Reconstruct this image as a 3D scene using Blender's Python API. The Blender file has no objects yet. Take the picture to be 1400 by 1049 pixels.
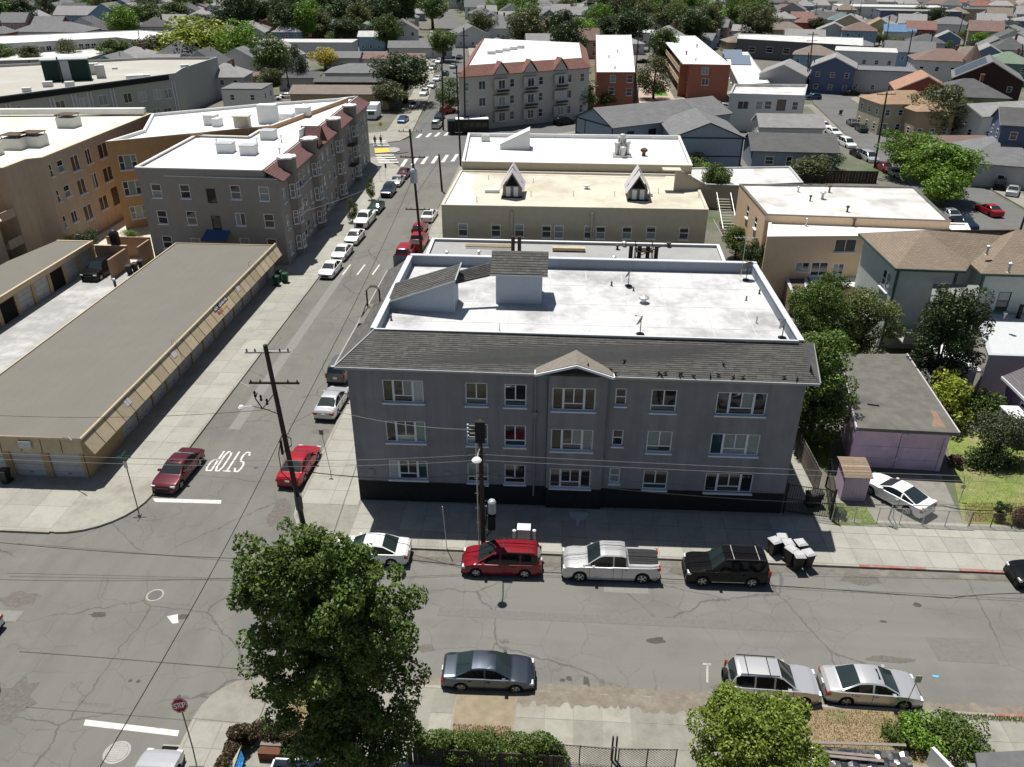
import bpy, math, random
import numpy as np
from mathutils import Vector, Matrix
random.seed(7)
rng = np.random.default_rng(7)
scene = bpy.context.scene
C = scene.collection
R = math.radians
# ---------------------------------------------------------------- camera, world, sun, exposure
CAM_H = 33.0
PITCH, ROLL, YAW, FPX = 0.495372105, 0.00488076376, 0.0555028878, 1088.95508
IW, IH = 1400.0, 1049.0
_cp, _sp = math.cos(PITCH), math.sin(PITCH)
_f = Vector((0, _cp, -_sp)); _u = Vector((0, _sp, _cp)); _r = Vector((1, 0, 0))
_cr, _sr = math.cos(ROLL), math.sin(ROLL)
_r, _u = _cr*_r + _sr*_u, -_sr*_r + _cr*_u
_M = Matrix.Rotation(YAW, 3, 'Z')
CR, CU, CF = _M @ _r, _M @ _u, _M @ _f
cd = bpy.data.cameras.new('camera')
cam = bpy.data.objects.new('camera', cd); C.objects.link(cam)
rot = Matrix((CR, CU, -CF)).transposed()
cam.matrix_world = Matrix.Translation((0, 0, CAM_H)) @ rot.to_4x4()
cd.sensor_fit = 'HORIZONTAL'; cd.sensor_width = 36.0; cd.lens = 36.0*FPX/IW
cd.clip_start = 0.5; cd.clip_end = 6000
scene.camera = cam
SUN_EL = R(70.5)
SUN_AZ = math.atan2(-0.54, 0.84)      # clockwise from +Y
w = bpy.data.worlds.new('World'); scene.world = w; w.use_nodes = True
wn = w.node_tree.nodes; wl = w.node_tree.links
wn.clear()
sky = wn.new('ShaderNodeTexSky'); sky.sky_type = 'NISHITA'; sky.sun_disc = False
sky.sun_elevation = SUN_EL; sky.sun_rotation = SUN_AZ
bg = wn.new('ShaderNodeBackground'); bg.inputs[1].default_value = 0.05
wo = wn.new('ShaderNodeOutputWorld')
wl.new(sky.outputs[0], bg.inputs[0]); wl.new(bg.outputs[0], wo.inputs[0])
sl = bpy.data.lights.new('sun', 'SUN'); sl.energy = 5.0; sl.angle = R(0.5); sl.color = (1.0, 0.965, 0.90)
so = bpy.data.objects.new('sun', sl); C.objects.link(so)
sd = Vector((math.sin(SUN_AZ)*math.cos(SUN_EL), math.cos(SUN_AZ)*math.cos(SUN_EL), math.sin(SUN_EL)))
so.rotation_euler = sd.to_track_quat('Z', 'Y').to_euler(); so.location = (0, 0, 120)
scene.view_settings.view_transform = 'Standard'
scene.view_settings.look = 'None'
scene.view_settings.gamma = 1
scene.view_settings.exposure = 0.2
try: scene.view_settings.use_curve_mapping = False
except Exception: pass

# ---------------------------------------------------------------- measuring helpers (image point -> world point at a known height)
def G(px, py, z=0.0):
 d = CR*((px-700.0)/FPX) + CU*(-(py-524.5)/FPX) + CF
 t = (z-CAM_H)/d.z
 return (d.x*t, d.y*t)
def WP(px, py, A, B):
 d = CR*((px-700.0)/FPX) + CU*(-(py-524.5)/FPX) + CF
 L = math.hypot(B[0]-A[0], B[1]-A[1]); ux, uy = (B[0]-A[0])/L, (B[1]-A[1])/L
 det = d.x*(-uy) + ux*d.y
 t = (A[0]*(-uy) + ux*A[1])/det
 s = (d.x*A[1] - d.y*A[0])/det
 s = ((d.x*t-A[0])*ux + (d.y*t-A[1])*uy)
 return s, CAM_H + d.z*t
def PX(x, y, z=0):
 v = Vector((x, y, z-CAM_H)); k = v.dot(CF)
 if k < 1: return (-9999, -9999)
 return (700+FPX*v.dot(CR)/k, 524.5-FPX*v.dot(CU)/k)

# ---------------------------------------------------------------- materials
MATS = {}
def mat(name, col, rough=0.85, var=0.12, scale=3.0, metal=0.0, spec=0.3, obj_rand=0.0, island=0.0,
  fine=0.0, bump=0.0, bump_scale=40.0, coords='Object', stain=None, stain_amt=0.5, stain_scale=0.4, coat=0.0, streak=0.0):
 if name in MATS: return MATS[name]
 m = bpy.data.materials.new(name); m.use_nodes = True; MATS[name] = m
 n = m.node_tree.nodes; l = m.node_tree.links; b = n['Principled BSDF']
 b.inputs['Roughness'].default_value = rough; b.inputs['Metallic'].default_value = metal
 b.inputs['Specular IOR Level'].default_value = spec
 if coat: b.inputs['Coat Weight'].default_value = coat; b.inputs['Coat Roughness'].default_value = 0.04
 tc = n.new('ShaderNodeTexCoord'); geo = n.new('ShaderNodeNewGeometry')
 co = geo.outputs['Position'] if coords == 'World' else tc.outputs['Object']
 cur = None
 def rgb(c):
  r = n.new('ShaderNodeRGB'); r.outputs[0].default_value = (*c, 1); return r.outputs[0]
 cur = rgb(col)
 def modulate(cur, fac_socket, amt, center=0.5):
  mr = n.new('ShaderNodeMapRange'); mr.inputs[1].default_value = 0; mr.inputs[2].default_value = 1
  mr.inputs[3].default_value = 1-amt; mr.inputs[4].default_value = 1+amt
  l.new(fac_socket, mr.inputs[0])
  mx = n.new('ShaderNodeVectorMath'); mx.operation = 'SCALE'
  l.new(cur, mx.inputs[0]); l.new(mr.outputs[0], mx.inputs['Scale'])
  return mx.outputs[0]
 if stain is not None:
  ns = n.new('ShaderNodeTexNoise'); ns.inputs['Scale'].default_value = stain_scale; ns.inputs['Detail'].default_value = 5
  ns.inputs['Roughness'].default_value = 0.65
  l.new(co, ns.inputs['Vector'])
  mr = n.new('ShaderNodeMapRange'); mr.inputs[1].default_value = 0.47; mr.inputs[2].default_value = 0.66
  mr.inputs[3].default_value = 0; mr.inputs[4].default_value = stain_amt; l.new(ns.outputs[0], mr.inputs[0])
  mx = n.new('ShaderNodeMix'); mx.data_type = 'RGBA'
  l.new(mr.outputs[0], mx.inputs[0]); l.new(cur, mx.inputs[6]); l.new(rgb(stain), mx.inputs[7]); cur = mx.outputs[2]
 if var:
  ns = n.new('ShaderNodeTexNoise'); ns.inputs['Scale'].default_value = scale; ns.inputs['Detail'].default_value = 6
  ns.inputs['Roughness'].default_value = 0.6; l.new(co, ns.inputs['Vector'])
  cur = modulate(cur, ns.outputs[0], var*2)
 if fine:
  ns = n.new('ShaderNodeTexNoise'); ns.inputs['Scale'].default_value = 30; ns.inputs['Detail'].default_value = 3
  l.new(co, ns.inputs['Vector']); cur = modulate(cur, ns.outputs[0], fine*2)
 if streak:
  mp = n.new('ShaderNodeMapping'); mp.inputs['Scale'].default_value = (1.6, 1.6, 0.10); l.new(co, mp.inputs['Vector'])
  ns = n.new('ShaderNodeTexNoise'); ns.inputs['Scale'].default_value = 1.0; ns.inputs['Detail'].default_value = 5; l.new(mp.outputs[0], ns.inputs['Vector']); cur = modulate(cur, ns.outputs[0], streak*2)
 if obj_rand:
  oi = n.new('ShaderNodeObjectInfo'); cur = modulate(cur, oi.outputs['Random'], obj_rand)
 if island:
  cur = modulate(cur, geo.outputs['Random Per Island'], island)
 l.new(cur, b.inputs['Base Color'])
 if bump:
  ns = n.new('ShaderNodeTexNoise'); ns.inputs['Scale'].default_value = bump_scale; ns.inputs['Detail'].default_value = 4
  l.new(co, ns.inputs['Vector'])
  bp = n.new('ShaderNodeBump'); bp.inputs['Strength'].default_value = bump; bp.inputs['Distance'].default_value = 0.02
  l.new(ns.outputs[0], bp.inputs['Height']); l.new(bp.outputs[0], b.inputs['Normal'])
 m['col_out'] = 1
 return m

def leaf_mat(name, col, hue=0.35):
 if name in MATS: return MATS[name]
 m = bpy.data.materials.new(name); m.use_nodes = True; MATS[name] = m
 n = m.node_tree.nodes; l = m.node_tree.links; n.clear()
 out = n.new('ShaderNodeOutputMaterial'); geo = n.new('ShaderNodeNewGeometry')
 cr = n.new('ShaderNodeValToRGB')
 c = col
 cr.color_ramp.elements[0].color = (c[0]*0.55, c[1]*0.6, c[2]*0.6, 1)
 cr.color_ramp.elements[1].color = (min(1, c[0]*1.6), c[1]*1.45, c[2]*1.1, 1)
 l.new(geo.outputs['Random Per Island'], cr.inputs[0])
 oi = n.new('ShaderNodeObjectInfo'); mr = n.new('ShaderNodeMapRange'); mr.inputs[3].default_value = 0.8; mr.inputs[4].default_value = 1.2
 l.new(oi.outputs['Random'], mr.inputs[0])
 vm = n.new('ShaderNodeVectorMath'); vm.operation = 'SCALE'; l.new(cr.outputs[0], vm.inputs[0]); l.new(mr.outputs[0], vm.inputs['Scale'])
 d = n.new('ShaderNodeBsdfPrincipled'); d.inputs['Roughness'].default_value = 0.5; d.inputs['Specular IOR Level'].default_value = 0.35
 t = n.new('ShaderNodeBsdfTranslucent'); mx = n.new('ShaderNodeMixShader'); mx.inputs[0].default_value = 0.22
 l.new(vm.outputs[0], d.inputs['Base Color']); l.new(vm.outputs[0], t.inputs['Color'])
 l.new(d.outputs[0], mx.inputs[1]); l.new(t.outputs[0], mx.inputs[2]); l.new(mx.outputs[0], out.inputs[0])
 return m

def asphalt_mat(name, col, crack=1.0, seam=0.0):
 m = mat(name, col, rough=0.95, var=0.05, scale=14, fine=0.06, coords='World', spec=0.15,
   stain=(col[0]*0.72, col[1]*0.72, col[2]*0.74), stain_amt=0.55, stain_scale=0.16, bump=0.25, bump_scale=25)
 n = m.node_tree.nodes; l = m.node_tree.links; b = n['Principled BSDF']
 src = b.inputs['Base Color'].links[0].from_socket
 geo = n.new('ShaderNodeNewGeometry')
 # distorted position for cracks
 nz = n.new('ShaderNodeTexNoise'); nz.inputs['Scale'].default_value = 0.55; nz.inputs['Detail'].default_value = 6; nz.inputs['Roughness'].default_value = 0.62
 l.new(geo.outputs['Position'], nz.inputs['Vector'])
 ad = n.new('ShaderNodeMixRGB'); ad.blend_type = 'ADD'; ad.inputs[0].default_value = 2.6
 l.new(geo.outputs['Position'], ad.inputs[1]); l.new(nz.outputs['Color'], ad.inputs[2])
 cur = src
 for sc, wd, strength in ((0.13, 0.008, 0.75), (0.42, 0.014, 0.40)):
  v = n.new('ShaderNodeTexVoronoi'); v.feature = 'DISTANCE_TO_EDGE'; v.inputs['Scale'].default_value = sc
  l.new(ad.outputs[0], v.inputs['Vector'])
  mr = n.new('ShaderNodeMapRange'); mr.inputs[1].default_value = 0; mr.inputs[2].default_value = wd
  mr.inputs[3].default_value = strength*crack; mr.inputs[4].default_value = 0
  l.new(v.outputs['Distance'], mr.inputs[0])
  # cracks come and go
  n2 = n.new('ShaderNodeTexNoise'); n2.inputs['Scale'].default_value = 0.12; l.new(geo.outputs['Position'], n2.inputs['Vector'])
  m2 = n.new('ShaderNodeMapRange'); m2.inputs[1].default_value = 0.38; m2.inputs[2].default_value = 0.50; l.new(n2.outputs[0], m2.inputs[0])
  mu = n.new('ShaderNodeMath'); mu.operation = 'MULTIPLY'; l.new(mr.outputs[0], mu.inputs[0]); l.new(m2.outputs[0], mu.inputs[1])
  mx = n.new('ShaderNodeMix'); mx.data_type = 'RGBA'; l.new(mu.outputs[0], mx.inputs[0]); l.new(cur, mx.inputs[6])
  mx.inputs[7].default_value = (col[0]*0.22, col[1]*0.22, col[2]*0.22, 1); cur = mx.outputs[2]
 # streaks along the traffic (stretched noise)
 mp = n.new('ShaderNodeMapping'); mp.inputs['Scale'].default_value = (0.05, 1.3, 1) if seam == 0 else (1.3, 0.05, 1)
 l.new(geo.outputs['Position'], mp.inputs['Vector'])
 n3 = n.new('ShaderNodeTexNoise'); n3.inputs['Scale'].default_value = 0.8; n3.inputs['Detail'].default_value = 4; l.new(mp.outputs[0], n3.inputs['Vector'])
 mr = n.new('ShaderNodeMapRange'); mr.inputs[3].default_value = 0.86; mr.inputs[4].default_value = 1.14; l.new(n3.outputs[0], mr.inputs[0])
 sc = n.new('ShaderNodeVectorMath'); sc.operation = 'SCALE'; l.new(cur, sc.inputs[0]); l.new(mr.outputs[0], sc.inputs['Scale'])
 l.new(sc.outputs[0], b.inputs['Base Color'])
 return m

def brick_rows_mat(name, c1, c2, cm, bw=0.6, rh=0.25, mortar=0.02, coords='Object', var=0.2):
 """courses of shingles / bricks for surfaces too far to tell the pieces apart"""
 if name in MATS: return MATS[name]
 m = mat(name, c1, var=0)
 n = m.node_tree.nodes; l = m.node_tree.links; b = n['Principled BSDF']
 geo = n.new('ShaderNodeNewGeometry'); tc = n.new('ShaderNodeTexCoord')
 br = n.new('ShaderNodeTexBrick'); br.inputs['Color1'].default_value = (*c1, 1); br.inputs['Color2'].default_value = (*c2, 1)
 br.inputs['Mortar'].default_value = (*cm, 1); br.inputs['Scale'].default_value = 1; br.inputs['Brick Width'].default_value = bw
 br.inputs['Row Height'].default_value = rh; br.inputs['Mortar Size'].default_value = mortar
 l.new(tc.outputs['UV'], br.inputs['Vector'])
 ns = n.new('ShaderNodeTexNoise'); ns.inputs['Scale'].default_value = 0.6; ns.inputs['Detail'].default_value = 6
 l.new(geo.outputs['Position'], ns.inputs['Vector'])
 mr = n.new('ShaderNodeMapRange'); mr.inputs[3].default_value = 1-var; mr.inputs[4].default_value = 1+var; l.new(ns.outputs[0], mr.inputs[0])
 sc = n.new('ShaderNodeVectorMath'); sc.operation = 'SCALE'; l.new(br.outputs['Color'], sc.inputs[0]); l.new(mr.outputs[0], sc.inputs['Scale'])
 l.new(sc.outputs[0], b.inputs['Base Color']); b.inputs['Roughness'].default_value = 0.9
 return m

# palette
ASPH = asphalt_mat('asphalt', (0.182, 0.18, 0.163), crack=.7)
ASPH2 = asphalt_mat('asphalt_side_street', (0.17, 0.168, 0.15), crack=.7, seam=1)
ASPH3 = asphalt_mat('asphalt_smooth', (0.15, 0.148, 0.145), crack=0.3)
CONC = mat('concrete', (0.33, 0.325, 0.285), coords='World', var=0.07, scale=5, fine=0.05, obj_rand=0.09, stain=(0.22, 0.21, 0.19), stain_amt=0.45, stain_scale=0.5, bump=0.1, spec=0.15)
CONC_OLD = mat('concrete_weathered', (0.29, 0.283, 0.24), coords='World', var=0.10, scale=3, fine=0.06, obj_rand=0.14, stain=(0.18, 0.165, 0.14), stain_amt=0.6, stain_scale=0.45, bump=0.1, spec=0.15)
KERB = mat('kerb_concrete', (0.30, 0.285, 0.25), coords='World', var=0.12, scale=4, obj_rand=0.1, spec=0.15)
KERB_RED = mat('kerb_red_paint', (0.32, 0.12, 0.10), coords='World', var=0.2, scale=5, stain=(0.3, 0.27, 0.24), stain_amt=0.8, stain_scale=3)
YARD = mat('yard_ground', (0.15, 0.14, 0.12), coords='World', var=0.22, scale=0.35, fine=0.1, stain=(0.07, 0.10, 0.035), stain_amt=0.9, stain_scale=0.05)
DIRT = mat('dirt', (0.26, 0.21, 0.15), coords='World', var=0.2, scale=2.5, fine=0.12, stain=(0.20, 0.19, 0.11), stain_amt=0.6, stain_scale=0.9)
DRY = mat('dry_grass_soil', (0.27, 0.21, 0.13), coords='World', var=0.2, scale=3, fine=0.15, stain=(0.13, 0.15, 0.05), stain_amt=0.6, stain_scale=0.7)
LAWN = mat('lawn_soil', (0.17, 0.22, 0.055), coords='World', var=0.25, scale=1.2, fine=0.15, stain=(0.26, 0.22, 0.12), stain_amt=0.85, stain_scale=0.35)
PAINT_W = mat('road_paint', (0.62, 0.62, 0.58), coords='World', var=0.10, scale=9, stain=(0.3, 0.3, 0.28), stain_amt=0.55, stain_scale=2.5)
PAINT_F = mat('road_paint_faded', (0.40, 0.39, 0.36), coords='World', var=0.15, scale=9, stain=(0.2, 0.2, 0.185), stain_amt=0.9, stain_scale=2.5)
PAINT_Y = mat('road_paint_yellow', (0.62, 0.46, 0.10), coords='World', var=0.1, scale=9)
STUC = mat('stucco_grey', (0.235, 0.238, 0.26), coords='World', streak=.17, var=0.07, scale=1.3, fine=0.03, bump=0.5, bump_scale=12, stain=(0.19, 0.192, 0.215), stain_amt=0.6, stain_scale=0.45)
BASEBLK = mat('black_base_paint', (0.02, 0.02, 0.021), coords='World', var=0.2, scale=2)
WHITE = mat('white_trim', (0.74, 0.76, 0.78), var=0.04)
TRIMG = mat('grey_trim', (0.42, 0.44, 0.46), var=0.05)
WROOF = mat('white_roof_coating', (0.56, 0.56, 0.56), coords='World', var=0.12, scale=1.6, fine=.03, stain=(0.27, 0.27, 0.275), stain_amt=0.8, stain_scale=0.22, spec=0.15)
WROOF2 = mat('bright_white_roof', (0.72, 0.72, 0.71), coords='World', var=0.04, scale=1.5, stain=(0.55, 0.54, 0.52), stain_amt=0.5, stain_scale=0.15, spec=0.15)
WROOF3 = mat('dirty_white_roof', (0.62, 0.61, 0.59), coords='World', var=0.12, scale=1.2, stain=(0.33, 0.32, 0.30), stain_amt=0.8, stain_scale=0.3, spec=0.15)
CREAMROOF = mat('cream_roof', (0.58, 0.54, 0.44), coords='World', var=0.08, scale=1, stain=(0.36, 0.31, 0.23), stain_amt=0.55, stain_scale=0.2, spec=0.15)
GROOF = mat('grey_felt_roof', (0.33, 0.33, 0.325), coords='World', var=0.07, scale=1, stain=(0.24, 0.24, 0.235), stain_amt=0.5, stain_scale=0.3)
TROOF = mat('taupe_felt_roof', (0.17, 0.16, 0.138), coords='World', var=0.07, scale=0.6, stain=(0.155, 0.145, 0.125), stain_amt=0.7, stain_scale=0.3, fine=0.03)
DROOF = mat('old_felt_roof', (0.135, 0.13, 0.115), coords='World', var=0.2, scale=1.3, stain=(0.085, 0.083, 0.078), stain_amt=0.7, stain_scale=0.5)
SHING = mat('charcoal_shingle', (0.098, 0.094, 0.088), coords='World', var=0.10, scale=2.5, island=0.22, fine=0.1)
GLASS = mat('window_glass_dark', (0.012, 0.014, 0.016), rough=0.04, var=0, spec=0.8)
GLASSB = mat('window_glass_brown', (0.05, 0.04, 0.032), rough=0.06, var=0.2, scale=2, spec=0.6)
CURT = mat('window_curtain', (0.20, 0.25, 0.24), rough=0.15, var=0.25, scale=6, spec=0.6)
CURTW = mat('window_blind', (0.38, 0.40, 0.42), rough=0.15, var=0.15, scale=5, spec=0.6)
GLASST = mat('window_glass_teal', (0.02, 0.055, 0.065), rough=0.05, var=0.2, spec=0.8)
METAL = mat('galvanised_metal', (0.50, 0.50, 0.49), rough=0.45, metal=0.6, var=0.1)
DMETAL = mat('dark_metal', (0.025, 0.025, 0.027), rough=0.5, var=0.1)
BROWNM = mat('rusty_vent', (0.10, 0.07, 0.05), rough=0.8, var=0.2)
WOODP = mat('pole_wood', (0.05, 0.040, 0.033), var=0.3, scale=3, coords='Object')
WIRE = mat('cable_black', (0.012, 0.012, 0.012), var=0, rough=0.6)
WIREL = mat('cable_grey', (0.22, 0.22, 0.22), var=0, rough=0.5)
BARK = mat('bark', (0.11, 0.085, 0.06), var=0.3, scale=4)
BLACK = mat('matte_black', (0.012, 0.012, 0.012), var=0, rough=0.7)
VOID = mat('dark_interior', (0.008, 0.008, 0.008), var=0, rough=1)

# ---------------------------------------------------------------- mesh collecting
class MB:
 def __init__(s): s.v = []; s.f = []; s.m = []; s.cur = 0
 def quad(s, *p):
  i = len(s.v); s.v += [tuple(q) for q in p]; s.f.append(tuple(range(i, i+len(p)))); s.m.append(s.cur)
 def box(s, x0, y0, z0, x1, y1, z1):
  i = len(s.v)
  s.v += [(x0,y0,z0),(x1,y0,z0),(x1,y1,z0),(x0,y1,z0),(x0,y0,z1),(x1,y0,z1),(x1,y1,z1),(x0,y1,z1)]
  for q in ((0,3,2,1),(4,5,6,7),(0,1,5,4),(1,2,6,5),(2,3,7,6),(3,0,4,7)):
   s.f.append(tuple(i+k for k in q)); s.m.append(s.cur)
  return s
 def obox(s, c, ux, uy, hx, hy, z0, z1):
  """box with centre c (x,y), unit dirs ux, uy"""
  P = [(c[0]+a*hx*ux[0]+b*hy*uy[0], c[1]+a*hx*ux[1]+b*hy*uy[1]) for a, b in ((-1,-1),(1,-1),(1,1),(-1,1))]
  s.prism(P, z0, z1); return s
 def prism(s, P, z0, z1, bottom=True):
  n = len(P); i = len(s.v)
  s.v += [(p[0], p[1], z0) for p in P] + [(p[0], p[1], z1) for p in P]
  s.f.append(tuple(i+n+k for k in range(n))); s.m.append(s.cur)
  if bottom: s.f.append(tuple(i+n-1-k for k in range(n))); s.m.append(s.cur)
  for k in range(n):
   a, b = k, (k+1) % n; s.f.append((i+a, i+b, i+n+b, i+n+a)); s.m.append(s.cur)
  return s
 def slab(s, P, t):
  """3-D polygon thickened downwards"""
  n = len(P); i = len(s.v)
  s.v += [tuple(p) for p in P] + [(p[0], p[1], p[2]-t) for p in P]
  s.f.append(tuple(range(i, i+n))); s.f.append(tuple(i+2*n-1-k for k in range(n))); s.m += [s.cur]*2
  for k in range(n):
   a, b = k, (k+1) % n; s.f.append((i+a, i+n+a, i+n+b, i+b)); s.m.append(s.cur)
  return s
 def tube(s, pts, r, n=6, cap=True):
  pts = [Vector(p) for p in pts]; rr = r if isinstance(r, (list, tuple)) else [r]*len(pts)
  rings = []
  for k, p in enumerate(pts):
   d = (pts[min(k+1, len(pts)-1)]-pts[max(k-1, 0)])
   d = d.normalized() if d.length > 1e-9 else Vector((0, 0, 1))
   a = d.orthogonal().normalized() if abs(d.z) > 0.9 else d.cross(Vector((0, 0, 1))).normalized()
   b = d.cross(a).normalized(); i = len(s.v)
   for q in range(n):
    t = 2*math.pi*q/n; v = p + (a*math.cos(t)+b*math.sin(t))*rr[k]; s.v.append(tuple(v))
   rings.append(i)
  for k in range(len(rings)-1):
   for q in range(n):
    s.f.append((rings[k]+q, rings[k]+(q+1) % n, rings[k+1]+(q+1) % n, rings[k+1]+q)); s.m.append(s.cur)
  if cap and n > 2:
   s.f.append(tuple(rings[0]+n-1-q for q in range(n))); s.f.append(tuple(rings[-1]+q for q in range(n))); s.m += [s.cur]*2
  return s
 def lathe(s, prof, n=16, c=(0, 0, 0)):
  """prof list of (r,z)"""
  i0 = len(s.v)
  for r_, z_ in prof:
   for q in range(n):
    t = 2*math.pi*q/n; s.v.append((c[0]+r_*math.cos(t), c[1]+r_*math.sin(t), c[2]+z_))
  for k in range(len(prof)-1):
   for q in range(n):
    a = i0+k*n; b = a+n; s.f.append((a+q, a+(q+1) % n, b+(q+1) % n, b+q)); s.m.append(s.cur)
  s.f.append(tuple(i0+(len(prof)-1)*n+q for q in range(n))); s.m.append(s.cur)
  return s
 def mesh(s, name, mats, smooth=False, off=(0, 0, 0), uv=None):
  me = bpy.data.meshes.new(name)
  vv = s.v if off == (0, 0, 0) else [(a-off[0], b-off[1], c-off[2]) for a, b, c in s.v]
  me.from_pydata(vv, [], s.f)
  if not isinstance(mats, (list, tuple)): mats = [mats]
  for m_ in mats:
   if m_: me.materials.append(m_)
  if len(mats) > 1: me.polygons.foreach_set('material_index', s.m)
  if smooth: me.polygons.foreach_set('use_smooth', [True]*len(s.f))
  if uv: wall_uv(me, off)
  me.update(); return me
 def build(s, name, mats, parent=None, smooth=False, uv=False, kind=None):
  off = WL.get(parent.name, Vector((0, 0, 0))) if parent else Vector((0, 0, 0))
  me = s.mesh(name, mats, smooth, tuple(off), uv)
  return obj(name, me, parent, kind=kind)
def wall_uv(me, off):
 """metres along the slope / along the wall"""
 uvl = me.uv_layers.new(name='uv'); dat = uvl.data
 for p in me.polygons:
  nrm = p.normal
  if abs(nrm.z) > 0.98: a = Vector((1, 0, 0)); b = Vector((0, 1, 0))
  else:
   a = Vector((-nrm.y, nrm.x, 0)).normalized(); b = nrm.cross(a)
   if b.z < 0: b = -b
  for li in p.loop_indices:
   v = me.vertices[me.loops[li].vertex_index].co
   dat[li].uv = (v.dot(a), v.dot(b))
WL = {}
THINGS = []
def obj(name, me, parent=None, loc=(0, 0, 0), rz=0.0, kind=None):
 o = bpy.data.objects.new(name, me); C.objects.link(o)
 if parent: o.parent = parent
 o.location = loc
 if rz: o.rotation_euler = (0, 0, rz)
 if kind: o['kind'] = kind
 if parent: WL[o.name] = WL.get(parent.name, Vector((0, 0, 0))) + Vector(loc)
 else: WL[o.name] = Vector(loc)
 return o
def thing(name, label, cat, loc=(0, 0, 0), rz=0.0, group=None):
 o = bpy.data.objects.new(name, None); C.objects.link(o); o.empty_display_size = 0.3
 o.location = loc; o.rotation_euler = (0, 0, rz); WL[o.name] = Vector(loc)
 tag(o, label, cat, group); return o
def tag(o, label, cat, group=None):
 o['label'] = label; o['category'] = cat
 if group: o['group'] = group
 THINGS.append(o); return o
def struct(name, mb, m, uv=False):
 o = mb.build(name, m, None, uv=uv); o['kind'] = 'structure'; return o
# ---------------------------------------------------------------- windows and walls
WCACHE = {}
def win_meshes(w, h, style, fm):
 """frame mesh + list of pane rectangles; local x along the wall, y inwards, z up, origin bottom centre"""
 key = (round(w, 1), round(h, 1), style, fm.name)
 if key in WCACHE: return WCACHE[key]
 w, h = key[0], key[1]
 t = 0.075 if style != 'far' else 0.09; b = MB(); x0, x1 = -w/2, w/2
 def bar(a, c, e, g): b.box(a, -0.035, c, e, 0.03, g)
 bar(x0, 0, x0+t, h); bar(x1-t, 0, x1, h); bar(x0+t, h-t, x1-t, h); bar(x0+t, 0, x1-t, t)
 panes = []
 def P(a, c, e, g): panes.append((a, c, e, g))
 if style == 'triple':         # side light | two sashes over a transom | side light
  m = 0.14; sx = w*0.235; tr = h*0.30
  bar(x0+sx, t, x0+sx+m, h-t); bar(x1-sx-m, t, x1-sx, h-t)
  a, e = x0+sx+m, x1-sx-m
  bar(a, tr-t/2, e, tr+t/2); bar(-t/2, tr+t/2, t/2, h-t)
  P(x0+t, t, x0+sx, h-t); P(x1-sx, t, x1-t, h-t); P(a, t, e, tr); P(a, tr, 0, h-t); P(0, tr, e, h-t)
 elif style == 'twotransom':
  tr = h*0.28; bar(x0+t, tr-t/2, x1-t, tr+t/2); bar(-t/2, tr+t/2, t/2, h-t)
  P(x0+t, t, x1-t, tr); P(x0+t, tr, 0, h-t); P(0, tr, x1-t, h-t)
 elif style == 'hung':
  bar(x0+t, h*0.5-t/2, x1-t, h*0.5+t/2); P(x0+t, t, x1-t, h*0.5); P(x0+t, h*0.5, x1-t, h-t)
 elif style == 'slider':
  bar(-t/2, t, t/2, h-t); P(x0+t, t, 0, h-t); P(0, t, x1-t, h-t)
 elif style == 'six':
  bar(x0+w*.28, t, x0+w*.28+t, h-t); bar(x1-w*.28-t, t, x1-w*.28, h-t)
  for s in (-1, 1):
   xx0, xx1 = (x0+t, x0+w*.28) if s < 0 else (x1-w*.28, x1-t)
   bar(xx0, h*.5-t/2, xx1, h*.5+t/2); P(xx0, t, xx1, h*.5); P(xx0, h*.5, xx1, h-t)
  P(x0+w*.28, t, x1-w*.28, h-t)
 elif style == 'double':
  bar(-0.10, t, 0.10, h-t)
  for a, e in ((x0+t, -0.1), (0.1, x1-t)):
   bar(a, h*.5-t/2, e, h*.5+t/2); P(a, t, e, h*.5); P(a, h*.5, e, h-t)
 else: P(x0+t, t, x1-t, h-t)
 fmesh = b.mesh('window_frame', fm)
 sb = MB(); sb.box(x0-0.06, -0.17, -0.09, x1+0.06, -0.002, 0.0); sill = sb.mesh('sill', fm)
 pm = []
 for (a, c, e, g) in panes:
  q = MB(); q.quad((a, 0.012, c), (e, 0.012, c), (e, 0.012, g), (a, 0.012, g))
  pm.append({g_.name: q.mesh('pane', g_) for g_ in ()})
  pm[-1]['rect'] = (a, c, e, g)
 WCACHE[key] = (fmesh, sill, pm, panes)
 return WCACHE[key]
PCACHE = {}
def pane_mesh(rect, gm):
 key = (tuple(round(v, 2) for v in rect), gm.name)
 if key not in PCACHE:
  a, c, e, g = rect; q = MB(); q.quad((a, 0.012, c), (e, 0.012, c), (e, 0.012, g), (a, 0.012, g)); PCACHE[key] = q.mesh('pane', gm)
 return PCACHE[key]
def place_window(parent, A, B, s, z, w, h, style='hung', fm=None, glass=None, y=0.06, sill=True, split=True, name='window'):
 fm = fm or WHITE
 L = math.hypot(B[0]-A[0], B[1]-A[1]); ux, uy = (B[0]-A[0])/L, (B[1]-A[1])/L
 nx, ny = -uy, ux      # inward
 fmesh, smesh, pm, panes = win_meshes(w, h, style, fm)
 wl_ = WL.get(parent.name, Vector((0, 0, 0)))
 loc = Vector((A[0]+ux*s+nx*y, A[1]+uy*s+ny*y, z)) - wl_
 o = obj(name, fmesh, parent, loc, math.atan2(uy, ux))
 if split:
  for i, r in enumerate(panes):
   g = glass[i % len(glass)] if isinstance(glass, (list, tuple)) else (glass or random.choice([GLASS, GLASS, GLASSB, CURT]))
   obj('pane', pane_mesh(r, g), o)
 else:
  t = 0.05; r = (-round(w, 1)/2+t, t, round(w, 1)/2-t, round(h, 1)-t)
  g = glass or random.choice([GLASS, GLASS, GLASSB, CURTW, CURT])
  obj('pane', pane_mesh(r, g), o)
 if sill: obj('sill', smesh, o, (0, -y+0.0, 0) if y > 0 else (0, 0, 0))
 return o
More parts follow.
